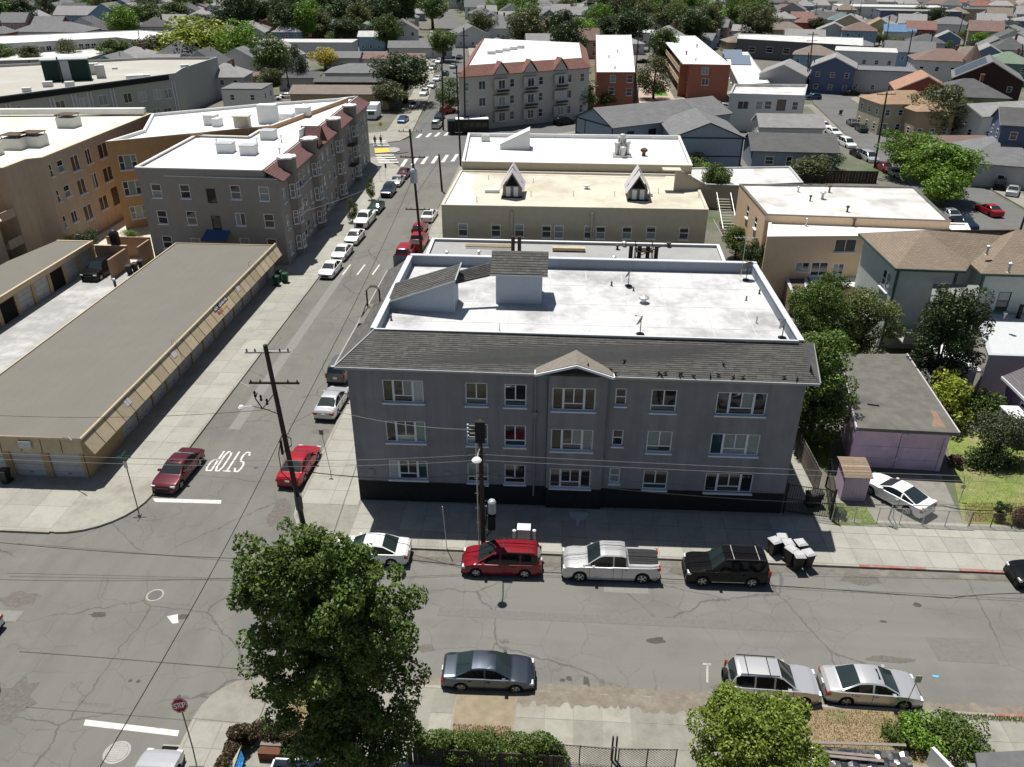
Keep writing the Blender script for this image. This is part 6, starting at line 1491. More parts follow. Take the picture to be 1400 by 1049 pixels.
b = MB(); b.tube([(33.2, 67, 6.1), (33.6, 66.9, 5.2), (33.3, 67, 2.5), (33.1, 67, 0)], .07, 6); b.box(31.4, 66.5, 2.4, 36, 66.6, 3.4); b.box(31.4, 66.5, 2.3, 38, 69.9, 2.4); b.build('porch_rail', wallmat((.3, .3, .28)), sg)
for (px, py) in ((1350, 344), (1380, 368), (1345, 323)): x, y = G(px, py, 9.6); pipe_vent(sg, x, y, 9.3, .7, .1, METAL, True)

# grey house with the white flat roof, right edge
lP = [G(1300, 521, 4.2), G(1440, 524, 4.2), G(1440, 432, 4.2), G(1325, 428, 4.2)]; lP = [(35.6, 60.4), (50, 60.2), (50, 69), (38.2, 69)]
lt2 = flat_building('house', 'grey stucco house with flat pale roof and white twin windows, right edge', 'house', lP, 4.3, wallmat((.44, .41, .37)), mat('pale_grey_roof', (.50, .52, .53), coords='World', var=.06), par=.08, wins=[(0, 1365, 499, 2.2, 1.6, 'double')], split=True)
x, y = G(1392, 434, 4.3); b = MB(); b.tube([(x, y, 4.2), (x, y, 5.5)], .18, 8); b.build('chimney_pipe', BLACK, lt2); x, y = G(1372, 436, 4.3); pipe_vent(lt2, x, y, 4.2, .6, .1, METAL, True)
b = MB(); b.box(33.2, 61, 0, 35.4, 66.5, 2.6); b.build('porch', wallmat((.5, .5, .52)), lt2); b = MB(); b.box(33.0, 60.6, 2.6, 35.6, 66.6, 2.75); b.build('porch_roof', wallmat((.6, .6, .62)), lt2)
# purple gabled house at the right edge
pu = thing('house', 'purple gabled house with white trim cut by the right edge', 'house', (39.5, 55, 0))
WPU = wallmat((.26, .18, .33)); x0, x1, y0_, y1_ = 36.3, 44, 51.8, 58; b = MB(); b.quad((x0, y0_, 0), (x1, y0_, 0), (x1, y0_, 3.6), ((x0+x1)/2, y0_, 5.8), (x0, y0_, 3.6)); b.quad((x0, y1_, 0), (x0, y0_, 0), (x0, y0_, 3.6), (x0, y1_, 3.6)); b.quad((x1, y1_, 0), (x0, y1_, 0), (x0, y1_, 3.6), ((x0+x1)/2, y1_, 5.8), (x1, y1_, 3.6)); b.build('wall', WPU, pu)
b = MB(); b.slab([(x0-.4, y1_+.3, 3.5), (x0-.4, y0_-.4, 3.5), ((x0+x1)/2, y0_-.4, 6.0), ((x0+x1)/2, y1_+.3, 6.0)], .14); b.slab([((x0+x1)/2, y1_+.3, 6.0), ((x0+x1)/2, y0_-.4, 6.0), (x1+.4, y0_-.4, 3.5), (x1+.4, y1_+.3, 3.5)], .14); b.build('roof', roofmat((.16, .15, .16)), pu, uv=True)
b = MB(); bar3(b, (x0-.4, y0_-.44, 3.3), ((x0+x1)/2, y0_-.44, 5.82), .04, .2); b.build('barge_board', WHITE, pu); b = MB(); bar3(b, (x0-.44, y1_+.3, 3.3), (x0-.44, y0_-.4, 3.3), .04, .2); b.build('fascia', WHITE, pu)
place_window(pu, (x0, y1_), (x0, y0_), 3.2, 1.1, 1.6, 1.7, 'double', WHITE, y=-.02); place_window(pu, (x0, y0_), (x1, y0_), 2.0, 1.1, 1.4, 1.6, 'hung', WHITE, y=-.02); 
b = MB(); b.box(x0-1.6, y0_+1.6, 0, x0-.1, y0_+3.4, .9); b.box(x0-1.7, y0_+1.5, 2.4, x0-.05, y0_+3.5, 2.5); b.box(x0-1.6, y0_+1.6, .9, x0-1.5, y0_+1.7, 2.4); b.box(x0-1.6, y0_+3.3, .9, x0-1.5, y0_+3.4, 2.4); b.build('porch', WHITE, pu)

# cream apartment building with red tiles
SW_ = wallmat((.50, .47, .42)); RT = brick_rows_mat('red_tile', (.30, .15, .115), (.24, .12, .10), (.15, .08, .07), .45, .35, .04)
A, B = G(627, 104, 11), G(806, 91, 11); C_, D_ = G(800, 66, 11), G(655, 59, 11)
swn = []
for z_ in (1.4, 4.7, 8.0):
 for k in range(9): swn.append((0, 's', 1.8+k*(math.hypot(B[0]-A[0], B[1]-A[1])-3.6)/8, z_, 1.6 if k % 3 == 1 else 1.1, 1.7, 'slider' if k % 3 == 1 else 'hung'))
 for k in range(8): swn.append((3, 's', 2+k*4.1, z_, 1.2, 1.7, 'hung'))
sb_ = flat_building('apartment_building', 'cream three storey apartment building with red tiled roof edge and small gables', 'apartment building', [A, B, C_, D_], 11.0, SW_, WROOF2, par=0, parw=1.5, cope=WROOF2, wins=swn)
b = MB(); I = inset([A, B, C_, D_], 1.7); O = inset([A, B, C_, D_], -.35)
for e in (0, 3, 1): 
 a, c, d, f_ = O[e], O[(e+1) % 4], I[(e+1) % 4], I[e]; b.slab([(*a, 10.8), (*c, 10.8), (*d, 12.7), (*f_, 12.7)], .14)
uA = (Vector(B)-Vector(A)).normalized(); nA = Vector((uA.y, -uA.x)); L_ = (Vector(B)-Vector(A)).length
for s in (.30, .52, .76):
 c = Vector(A)+uA*L_*s
 for sg_ in (-1, 1):
  p0 = c+nA*.55; p1 = c+uA*1.9*sg_+nA*.55; q0_ = c-nA*1.5; q1_ = c+uA*1.9*sg_-nA*.4
  P_ = [(p1.x, p1.y, 10.9), (p0.x, p0.y, 13.2), (q0_.x, q0_.y, 13.2), (q1_.x, q1_.y, 11.3)]; b.slab(P_ if sg_ < 0 else P_[::-1], .1 if sg_ < 0 else -.1)
b.build('tiled_edge', RT, sb_, uv=True)
b = MB()
for s in (.30, .52, .76):
 b = MB(); c = Vector(A)+uA*L_*s+nA*.4; l_, r_ = c-uA*1.6, c+uA*1.6; b.quad((l_.x, l_.y, 10.8), (r_.x, r_.y, 10.8), (c.x, c.y, 12.9)); 
 b.build('bay_gable', SW_, sb_)
 for z_ in (1.2, 4.4, 7.7): b = MB(); b.obox((c.x, c.y), uA, (nA.x, nA.y), 1.7, .25, z_, z_+2.2); b.build('bay_front', SW_, sb_)
b = MB()
for s in (.30, .52, .76):
 c = Vector(A)+uA*L_*s+nA*.95
 for z_ in (3.6, 6.9): b.obox((c.x, c.y), uA, (nA.x, nA.y), 1.5, .35, z_, z_+.1); b.obox((c.x+nA.x*.3, c.y+nA.y*.3), uA, (nA.x, nA.y), 1.5, .03, z_+.5, z_+.9)
b.build('balcony', DMETAL, sb_)
for s in (.30, .52, .76):
 a_ = Vector(A)+uA*(L_*s-1.2)+nA*.66; c_ = Vector(A)+uA*(L_*s+1.2)+nA*.66
 for z_ in (1.4, 4.6, 7.9): place_window(sb_, tuple(a_), tuple(c_), 1.2, z_, 1.6, 1.8, 'slider', WHITE, y=-.01, split=False)
b = MB(); b.quad((*I[0], 12.4), (*I[1], 12.4), (*I[2], 12.4), (*I[3], 12.4)); b.build('roof', WROOF2, sb_)
for k in range(5): x, y = G(672+k*10, 74-k*2, 12.4); b = MB(); b.box(x-.9, y-.9, 12.4, x+.9, y+.9, 13.1); b.build('roof_box', WROOF2, sb_)

# brick apartments
BW = brick_rows_mat('red_brick', (.24, .085, .05), (.20, .07, .045), (.16, .09, .07), .25, .09, .01); BWp = wallmat((.36, .14, .085))
t1 = [G(816, 99, 8.6), G(868, 99, 8.6), G(863, 48, 8.6), G(815, 48, 8.6)]
flat_building('apartment_building', 'red brick apartment block with a bright white roof, the narrower left one', 'apartment building', t1, 8.6, BWp, WROOF2, par=.1, cope=WROOF2, wins=[(0, 838, 108, 1.4, 1.6, 'hung'), (0, 861, 108, 1.4, 1.6, 'hung'), (0, 836, 124, 1.4, 1.6, 'hung'), (0, 860, 126, 1.4, 1.6, 'hung')]+auto_wins(t1, 8.6, 1, 9, 3, 1.6, 1.6, 'slider'))
t2 = [G(944, 88, 8.6), G(999, 89, 8.6), G(950, 49, 8.6), G(910, 49, 8.6)]
tb2 = flat_building('apartment_building', 'red brick apartment block with tan balconies facing the courtyard', 'apartment building', t2, 8.6, BWp, WROOF2, par=.1, cope=WROOF2, wins=[(0, 964, 97, 1.8, 1.6, 'slider'), (0, 964, 112, 1.8, 1.6, 'slider')]+auto_wins(t2, 8.6, 3, 9, 3, 2.0, 1.9, 'slider'))
A, B = Vector(t2[3]), Vector(t2[0]); u2 = (B-A).normalized(); n2 = Vector((u2.y, -u2.x)); L_ = (B-A).length; b = MB(); c_ = MB()
for z_ in (2.9, 5.7):
 b.obox(tuple(A+u2*L_*.47+n2*1.6), u2, n2, L_*.44, .08, z_, z_+1.1); c_.obox(tuple(A+u2*L_*.47+n2*.85), u2, n2, L_*.44, .85, z_-.1, z_)
c_.obox(tuple(A+u2*L_*.5+n2*.7), u2, n2, L_*.5, 1.2, 8.45, 8.69)
b.build('balcony_front', wallmat((.45, .36, .22)), tb2); c_.build('balcony_floor', WROOF2, tb2)
b = MB(); b.obox(tuple(A+u2*L_*.02+n2*1.0), u2, n2, .6, 1.0, 0, 8.4); b.obox(tuple(A+u2*L_*.93+n2*1.0), u2, n2, .5, 1.0, 0, 8.4); b.build('brick_pier', BWp, tb2)

# blue buildings
BLU = wallmat((.27, .33, .41)); BLD = wallmat((.035, .055, .10)); GRF = roofmat((.20, .20, .205))
def house2(name, label, A, B, depth, hw, hr, rtype, wm, rm, tm, wins=(), cat='building', ov=.4):
 """A,B: front wall corners on the ground plan (left, right)"""
 A, B = Vector(A), Vector(B); u = (B-A).normalized(); n = Vector((-u.y, u.x)); c = (A+B)/2+n*depth/2
 t = thing(name, label, cat, (c.x, c.y, 0), math.atan2(u.y, u.x)); w_ = (B-A).length
 ro = house_parts(t, w_, depth, hw, hr, rtype, wm, rm, tm, ov)
 for (side, s, z, ww, hh) in wins:
  me = far_window(tm, GLASS, ww, hh)
  if side == 'f': obj('window', me, t, (-w_/2+s, -depth/2, z))
  elif side == 'r': obj('window', me, t, (w_/2, -depth/2+s, z), R(90))
  else: obj('window', me, t, (-w_/2, depth/2-s, z), R(-90))
 return t, w_
e0, e1 = G(838, 173, 6.2), G(925, 163, 6.2)
bt_, w_ = house2('row_house', 'long blue building with grey gabled roof and dark blue trim boards', e0, tuple(Vector(e0)+(Vector(e1)-Vector(e0)).normalized()*20), 11.5, 6.0, 2.4, 'gable', BLU, GRF, BLD, [('f', 4, 3.4, 1.6, 1.6), ('f', 9, 3.4, 1.8, 1.6), ('f', 15, 3.4, 1.6, 1.6), ('f', 4, .8, 1.6, 1.6), ('f', 11, .8, 1.6, 1.6)])
b = MB(); b.box(-w_/2-.04, -5.75, 5.9, -w_/2-.005, 5.75, 6.15); b.box(-w_/2-.04, -5.75, 3.2, -w_/2-.005, 5.75, 3.4); b.box(-w_/2-.05, -5.8, 0, -w_/2-.005, -5.5, 6); b.box(-w_/2-.05, 5.4, 0, -w_/2-.005, 5.75, 6); b.box(-w_/2-.05, 2.6, 0, -w_/2-.005, 2.8, 6); obj('trim_board', b.mesh('trim_board', BLD), bt_)
e0 = G(921, 186, 6.0); e1 = G(1017, 187, 6.0)
bt2, w_ = house2('row_house', 'blue building with its wide gable end facing the camera, grey roof', e0, e1, 15, 5.8, 2.3, 'gabley', BLU, GRF, BLD)
b = MB(); b.box(-w_/2, -7.56, 5.6, w_/2, -7.51, 5.85); b.box(-w_/2, -7.56, 2.6, w_/2, -7.51, 2.8); b.box(-w_/2-.05, -7.56, 0, -w_/2+.2, -7.4, 5.8); b.box(w_/2-.2, -7.56, 0, w_/2+.05, -7.4, 5.8); obj('trim_board', b.mesh('trim_board', BLD), bt2)
e0 = G(925, 163, 6.2); v = (Vector(G(990, 155, 6.2))-Vector(e0)).normalized()
house2('row_house', 'second stretch of the long blue building, its grey roof stepping back to the right', tuple(Vector(e0)+v*1.2+Vector((-1.2, 1.6))), tuple(Vector(e0)+v*16+Vector((-1.2, 1.6))), 11.5, 5.6, 2.3, 'gable', BLU, GRF, BLD, [('f', 5, 3, 1.6, 1.6), ('f', 10, 3, 1.6, 1.6)])
house2('house', 'low slate blue house with a broad dark grey roof and three white windows', G(1030, 205, 3.6), G(1146, 208, 3.6), 9.5, 3.5, 2.0, 'gable', wallmat((.26, .31, .38)), roofmat((.13, .13, .13)), WHITE, [('f', 2.9, 1.2, 1.5, 1.4), ('f', 6.2, .9, 1.0, 1.8), ('f', 9.6, 1.4, 1.8, 1.0)], 'house')
nP = [G(998, 128, 7.6), G(1100, 131, 7.6), G(1104, 116, 7.6), G(1004, 115, 7.6)]
flat_building('commercial_building', 'pale grey two storey flat roofed building behind the blue gable', 'building', nP, 7.6, wallmat((.62, .61, .59)), WROOF3, par=.5, wins=[(0, 1016, 144, 2.2, 1.6, 'slider'), (0, 1038, 144, 1.4, 1.6, 'hung'), (0, 1050, 144, 1.4, 1.6, 'hung'), (0, 1068, 144, 1.8, 2.2, 'door'), (0, 1087, 145, 1.2, 1.6, 'hung')])
dP_ = [G(1008, 53, 6.5), G(1180, 63, 6.5), G(1180, 52, 6.5), G(1010, 46, 6.5)]
flat_building('apartment_building', 'long dark grey two storey building beyond the pale commercial block', 'building', dP_, 6.5, wallmat((.115, .115, .12)), WROOF3, par=.1, wins=[(0, 1028, 68, 2.4, 1.8, 'hung'), (0, 1052, 68, 2.4, 1.8, 'hung'), (0, 1042, 55, 2, 1.6, 'hung'), (0, 1075, 70, 2.4, 1.8, 'hung'), (0, 1120, 60, 2.4, 1.8, 'hung')])
cP_ = [G(1010, 117, 3), G(1052, 115, 3), G(1022, 72, 3), G(988, 72, 3)]
cpt = flat_building('carport', 'long white roofed carport with two solar panels right of the balconied brick block', 'carport', cP_, 3.2, wallmat((.14, .14, .11)), WROOF2, par=.05, wins=auto_wins(cP_, 3.2, 3, 8, 1, 2.6, 2.2, 'far', z0=.3))
for (px, py) in ((1002, 78), (1012, 86)):
 x, y = G(px, py, 3.6); b = MB(); b.slab([(x-3, y-2.4, 3.4), (x+3, y-2.4, 3.4), (x+3, y+2.4, 5.6), (x-3, y+2.4, 5.6)], .1); b.build('solar_panel', mat('solar_panel_glass', (.20, .25, .32), rough=.2, var=.1, spec=.8), cpt)
# ================================================================ HOUSES BEYOND (each placed where the photo shows its roof)
c_ = dict(w=(.66,.65,.63), cr=(.45,.40,.30), g=(.44,.44,.44), lg=(.55,.55,.56), bl=(.16,.23,.33), lb=(.22,.34,.46), nv=(.11,.14,.22), rd=(.30,.09,.06), br=(.16,.10,.07), gn=(.22,.27,.16), tn=(.38,.30,.20), db=(.055,.035,.028), pk=(.45,.30,.26), yl=(.5,.42,.2), te=(.14,.25,.26))
r_ = dict(g=(.20,.20,.20), dg=(.12,.12,.125), lg=(.32,.315,.31), b=(.24,.20,.17), rb=(.22,.15,.13), r=(.26,.15,.13), tn=(.36,.25,.16), te=(.16,.23,.23), bl=(.14,.25,.40), w=(.6,.6,.58), pk=(.42,.24,.17), gg=(.20,.27,.20))
H = [ # label, px, py, w, d, hw, hr, type, wall, roof, yaw, trim, wins
 ('tan house with a peach coloured hipped roof on the street corner at right', 1236, 131, 14, 10, 6, 1.9, 'hip', 'cr', 'tn', 8, None, (5, 3)),
 ('rear wing of the tan corner house, its peach roof running to the red house', 1262, 141, 8, 11, 5.4, 1.6, 'hip', 'tn', 'tn', 8, None, (3, 3)),
 ('red walled house with a pinkish gabled roof behind the tan corner house', 1262, 110, 12, 12, 6, 3.0, 'gabley', 'rd', 'pk', -14, None, (3, 3)),
 ('small cream house with an orange tan roof right of the red house', 1322, 137, 8, 8, 3.2, 1.5, 'hip', 'cr', 'tn', 0, None, (3, 2)),
 ('white house with a pale grey roof at the right edge, above the blue one', 1368, 146, 17, 9, 5, 1.6, 'gable', 'w', 'lg', 20, None, (4, 2)),
 ('dark brown shingled house with solar panels on its grey roof', 1352, 92, 15, 16, 6.6, 4.0, 'gabley', 'db', 'g', -22, 'w', (3, 3)),
 ('green walled house with a large charcoal hipped roof left of the dark brown house', 1322, 118, 15, 13, 5.6, 3.0, 'hip', 'gn', 'dg', -10, None, (3, 3)),
 ('white corner house with a brown roof and a pointed turret', 1290, 74, 16, 12, 7, 2.6, 'hip', 'w', 'rb', -12, None, (4, 3)),
 ('grey roofed house with a porch at the right edge, behind the red parked car', 1368, 200, 13, 15, 3.6, 3.2, 'hip', 'g', 'g', -18, None, (3, 3)),
 ('low cabin with a reddish brown roof and blue wall behind the bright green tree', 1310, 190, 9, 6, 3.2, 1.0, 'gable', 'lb', 'rb', 5, None, (2, 1)),
 ('navy blue house with white window frames cut by the right edge', 1404, 158, 8, 8, 9, 2, 'gable', 'nv', 'dg', -15, 'w', (2, 2)),
 ('navy and white house with bay windows by the street corner', 1142, 82, 11, 13, 6.6, 2.4, 'gabley', 'nv', 'lg', -18, 'w', (3, 3)),
 ('pale blue house with a brown hipped roof left of the navy one', 1115, 68, 12, 10, 6.0, 2.4, 'hip', 'lb', 'b', -18, None, (4, 3)),
 ('grey gabled house left of the dark street, near the pole', 1075, 92, 12, 14, 4.5, 2.6, 'gabley', 'g', 'lg', -20, None, (3, 3)),
 ('white two storey flat roofed building with bay windows', 1184, 68, 17, 13, 8, .3, 'flat', 'w', 'w', -18, None, (5, 3)),
 ('grey stucco building with navy band at the corner', 1206, 94, 17, 10, 5.6, .3, 'flat', 'g', 'g', -12, None, (4, 2)),
 ('bright blue walled house with a grey gabled roof', 1243, 63, 14, 10, 6.5, 2.6, 'gable', 'lb', 'g', -15, None, (4, 3)),
 ('house with a dark slate roof behind the blue one', 1266, 52, 12, 11, 5.5, 2.6, 'hip', 'g', 'dg', -15, None, (3, 3)),
 ('brown roofed house between the pale grey roofs', 1326, 70, 12, 10, 5.5, 2.6, 'hip', 'tn', 'b', -18, None, (3, 3)),
 ('blue gabled house left of the teal one at right', 1350, 68, 11, 12, 6, 3.0, 'gabley', 'bl', 'lg', -20, 'w', (3, 3)),
 ('teal roofed pale house near the right edge', 1378, 78, 12, 11, 6, 2.6, 'hip', 'te', 'gg', -20, None, (3, 3)),
 ('grey roofed house at the far right under the tree', 1392, 55, 12, 11, 5, 2.6, 'hip', 'w', 'lg', -20, None, (3, 3)),
 ('house with brown hipped roof at the left of the distant blocks', 1072, 35, 16, 11, 4, 2.8, 'hip', 'tn', 'b', -10, None, (4, 3)),
 ('red roofed house near the poles, top centre right', 1108, 26, 13, 11, 5, 2.8, 'hip', 'rd', 'r', -15, None, (3, 3)),
 ('smaller red roofed house just behind the first', 1096, 20, 10, 10, 5, 2.4, 'gable', 'pk', 'r', -15, None, (3, 3)),
 ('grey house with a teal pointed roof', 1150, 22, 11, 11, 6, 3.2, 'hip', 'lg', 'te', -15, None, (3, 3)),
 ('house with pale grey gable left of the red brown roof', 1140, 36, 13, 11, 5, 2.8, 'gabley', 'g', 'lg', -15, None, (3, 3)),
 ('blue walled house under a red brown roof', 1176, 36, 13, 11, 6, 2.8, 'hip', 'lb', 'rb', -15, None, (3, 3)),
 ('yellow gabled house with tan roof', 1202, 30, 10, 13, 6, 3.0, 'gabley', 'yl', 'tn', -15, None, (3, 3)),
 ('house with a bright blue tarpaulin on its roof', 1230, 38, 12, 10, 5, 2.4, 'gable', 'w', 'bl', -15, None, (3, 3)),
 ('dull red house with red roof among grey ones', 1259, 34, 11, 10, 6, 2.8, 'gable', 'rd', 'r', -15, None, (3, 3)),
 ('wide grey hipped house top right of the red one', 1300, 28, 16, 11, 5, 2.8, 'hip', 'w', 'g', -18, None, (4, 3)),
 ('dark hipped house at the upper right', 1362, 36, 15, 11, 5, 2.8, 'hip', 'g', 'dg', -18, None, (4, 3)),
 ('vivid blue house far back at right', 1355, 23, 12, 10, 6, 2.6, 'gable', 'bl', 'lg', -18, None, (3, 3)),
 ('cobalt blue cottage between the trees at upper right', 1296, 47, 9, 9, 5, 2.4, 'gabley', 'bl', 'lg', -18, None, (2, 2)),
 ('pale long roofed house with tan walls left of the dark one', 1100, 45, 15, 10, 4, 2.4, 'gable', 'lg', 'lg', -10, None, (4, 2)),
 ('grey shingled house with light blue solar roof slope beyond the red tiled block', 768, 41, 15, 15, 4.5, 3.4, 'gabley', 'lg', 'g', -12, None, (3, 3)),
 ('white flat roofed house behind the courtyard carport', 872, 43, 16, 14, 5, .3, 'flat', 'w', 'w', 5, None, (4, 3)),
 ('low grey house between the brick block and the round tree', 1020, 52, 16, 11, 4, 2.4, 'hip', 'tn', 'b', 5, None, (3, 3)),
 ('white roofed cottage behind the trees, top centre', 1004, 18, 14, 10, 4, 1.6, 'hip', 'w', 'w', 5, None, (3, 3)),
 ('grey roofed cottage right of the white roofed one', 1018, 27, 12, 10, 4, 2.4, 'hip', 'g', 'g', 5, None, (3, 3)),
 ('grey gabled house beside the side street, far end, right', 642, 40, 14, 16, 4.5, 3.2, 'gabley', 'lg', 'g', 14, None, (3, 3)),
 ('low grey roofed house right of the gabled one', 686, 33, 15, 12, 4.5, 2.6, 'gable', 'lg', 'g', 8, None, (4, 3)),
 ('dark tree shaded cottage behind the red tiled block', 718, 52, 12, 10, 4, 2.4, 'hip', 'tn', 'dg', 8, None, (3, 3)),
 ('pale house with tan roof above the grey cottages', 700, 20, 13, 11, 5, 2.6, 'gable', 'w', 'lg', 8, None, (3, 3)),
 ('wide pale roofed house far down the side street', 685, 8, 22, 14, 5, .4, 'flat', 'w', 'w', 8, None, (5, 3)),
 ('dark building with a teal grey hipped roof among tall trees', 455, 30, 22, 14, 5.5, 1.8, 'hip', 'db', 'te', 4, None, (5, 3)),
 ('olive roofed house behind the teal roofed building', 500, 36, 12, 12, 5, 3.0, 'gabley', 'tn', 'gg', 4, None, (3, 3)),
 ('sky blue cottage right of the dark teal roofed building', 508, 46, 9, 8, 5, 1.6, 'gable', 'lb', 'w', 4, None, (3, 2)),
 ('long white flat roofed building left of the sky blue cottage', 420, 56, 34, 12, 5, .3, 'flat', 'lg', 'w', 4, None, (8, 2)),
 ('white gabled house at left behind the motel trees', 372, 68, 13, 15, 5.5, 3.2, 'gabley', 'w', 'lg', -14, None, (3, 3)),
 ('pale house with a big gable facing the camera, beside the round yellow green tree', 333, 72, 13, 13, 5, 3.4, 'gabley', 'w', 'g', 2, None, (3, 3)),
 ('low long grey roof nearest the far crossing, left of the street', 575, 60, 22, 9, 3.6, 1.8, 'gable', 'lg', 'g', 6, None, (5, 2)),
 ('low house with a reddish brown flat pitched roof', 540, 76, 19, 8, 3.4, 1.2, 'gable', 'lg', 'rb', 4, None, (5, 2)),
 ('grey roofed bungalow in front of the reddish roof', 500, 92, 21, 12, 3.4, 1.8, 'hip', 'lg', 'g', 4, None, (5, 3)),
 ('small grey bungalow left of the middle bungalows', 470, 74, 11, 9, 3.6, 1.4, 'gable', 'g', 'g', 4, None, (3, 2)),
 ('dark flat garage with grey roof in the middle of the bungalows', 480, 108, 18, 6, 3.4, .8, 'gable', 'db', 'dg', 3, None, (4, 1)),
 ('low building with a brown flat pitched roof above the white roofed apartments', 468, 121, 23, 9, 3.6, 1.3, 'gable', 'tn', 'b', 3, None, (6, 2)),
 ('dim cottage with a grey roof below the yellow bush', 410, 100, 10, 8, 3.4, 1.6, 'hip', 'g', 'dg', 4, None, (2, 2)),
 ('small brick red shed roof beside the grey apartments, left', 345, 101, 9, 5, 3.2, .8, 'gable', 'rd', 'rb', 3, None, (2, 1)),
 ('white stuccoed house against the side of the grey green apartments', 338, 118, 9, 9, 6, .3, 'flat', 'w', 'g', 3, None, (2, 2)),
 ('grey hipped house left of the tall dark tree, top left', 299, 22, 18, 13, 4.5, 3.0, 'hip', 'g', 'g', 4, None, (4, 3)),
 ('tan roofed house between the dark trees at the top', 360, 18, 11, 10, 5, 2.2, 'gable', 'tn', 'tn', 4, None, (3, 2)),
 ('wide house with a grey hipped roof, top left', 76, 36, 28, 16, 4.5, 3.2, 'hip', 'g', 'g', 4, None, (6, 3)),
 ('light blue house with three white gables, top left', 110, 14, 20, 12, 7, 3.4, 'gable', 'lb', 'lg', 4, None, (6, 3)),
 ('steep grey gabled house right of the light blue one', 150, 12, 15, 15, 7, 5.0, 'gabley', 'lb', 'g', 4, None, (3, 3)),
 ('small grey house with a pyramid roof in front of the steep gable', 140, 34, 11, 11, 4, 3.4, 'hip', 'lg', 'dg', 4, None, (3, 2)),
 ('low pale building at the left edge behind the grey green apartments', 20, 98, 24, 12, 4, .3, 'flat', 'lg', 'w', 62, None, (5, 3)),
 ('grey roofed house between the slate blue house and the pale commercial block', 1078, 163, 12, 7, 3.4, 1.8, 'gable', 'lg', 'lg', 0, None, (4, 2)),
 ('white industrial roof right of the pale yard, top right', 1215, 8, 60, 26, 6, .5, 'flat', 'w', 'w', -8, None, (8, 3)),
 ('grey shed row at the horizon, top right corner', 1375, 12, 46, 20, 6, .5, 'flat', 'tn', 'dg', -8, None, (9, 3)),
 ('blue walled warehouse with a pale roof at the top right', 1255, 14, 40, 14, 7, .5, 'flat', 'nv', 'lg', -8, None, (2, 2)),
]
KEEP = []
for (lab, px, py, w_, d_, hw, hr, ty, wc, rc, yaw, tc, wi) in H:
 dist_ = G(px, py, hw)[1]
 house('house' if ty != 'flat' else 'flat_roof_building', lab, px, py, w_, d_, hw, hr, ty, c_[wc], r_[rc], yaw, c_[tc] if tc else None, wins=wi, cat='house' if ty != 'flat' else 'building', chim=(hash(lab) if 0 else len(lab)) % 3 == 0 and ty == 'hip')
 p = G(px, py, hw+hr*.5); KEEP.append((p[0], p[1], max(w_, d_)*.62))
# solar panels on the dark brown house, turret on the white corner house
x, y = G(1298, 76, 8); t = THINGS[-1]
for o in THINGS:
 if o['label'].startswith('white corner house'):
  b = MB(); b.lathe([(2.1, 0), (2.1, 7.6), (2.5, 7.6), (.05, 11.6)], 10, (6.5, -5.5, 0)); obj('turret', b.mesh('turret', [wallmat(c_['w'])]), o); b = MB(); b.lathe([(2.5, 7.62), (.05, 11.65)], 10, (6.5, -5.5, 0)); obj('turret_roof', b.mesh('turret_roof', roofmat(r_['rb'])), o)
 if o['label'].startswith('dark brown shingled'):
  b = MB(); k = 4.0/7.5
  for i in range(4): b.slab([(-7.2, -6+i*3.2, 6.95), (-1.0, -6+i*3.2, 6.95+6.2*k), (-1.0, -3.1+i*3.2, 6.95+6.2*k), (-7.2, -3.1+i*3.2, 6.95)][::-1], -.08)
  obj('solar_panel', b.mesh('solar_panel', mat('solar_dark', (.05, .06, .08), rough=.25, var=.1, spec=.7)), o)
 if o['label'].startswith('grey shingled house with light blue'):
  b = MB(); k = 3.4/7.5; b.slab([(-7.4, -7, 4.85), (-.6, -7, 4.85+6.8*k), (-.6, 7, 4.85+6.8*k), (-7.4, 7, 4.85)][::-1], -.08); obj('solar_panel', b.mesh('solar_panel', mat('solar_panel_glass', ())), o)
# the long white motel
def bigblock(lab, P, h, wc, rm, wins, cat='building', name='flat_roof_building'):
 t = flat_building(name, lab, cat, P, h, wallmat(wc), rm, par=.2, wins=wins)
 x = sum(p[0] for p in P)/len(P); y = sum(p[1] for p in P)/len(P)
 n = 5
 for i in range(len(P)):
  for k in range(n): a, c = Vector(P[i]), Vector(P[(i+1) % len(P)]); q = a.lerp(c, k/n); KEEP.append((q.x, q.y, 9)); q = q.lerp(Vector((x, y)), .5); KEEP.append((q.x, q.y, 9))
 return t
mP = [G(-70, 66, 6), G(160, 53, 6), G(213, 60, 6), G(236, 46, 6), G(190, 43, 6), G(-70, 54, 6)]
bigblock('long white two storey motel with doors along its upper walkway, top left', mP, 6.4, (.50, .50, .49), WROOF2, auto_wins(mP, 6, 0, 24, 1, 1.6, 1.8, 'slider', z0=3.2)+auto_wins(mP, 6, 1, 3, 2, 1.6, 1.6, 'slider'), 'motel', 'motel')
mP2 = [G(-70, 85, 3.4), G(120, 80, 3.4), G(168, 66, 3.4), G(60, 68, 3.4), G(-70, 72, 3.4)]
bigblock('low concrete deck roof in front of the long white motel', mP2, 3.4, (.36, .35, .32), WROOF3, auto_wins(mP2, 3.4, 0, 16, 1, 1.6, 1.5, 'slider'))
for P in ([(-14, 60), (18, 60), (18, 130), (-14, 130)],):
 pass
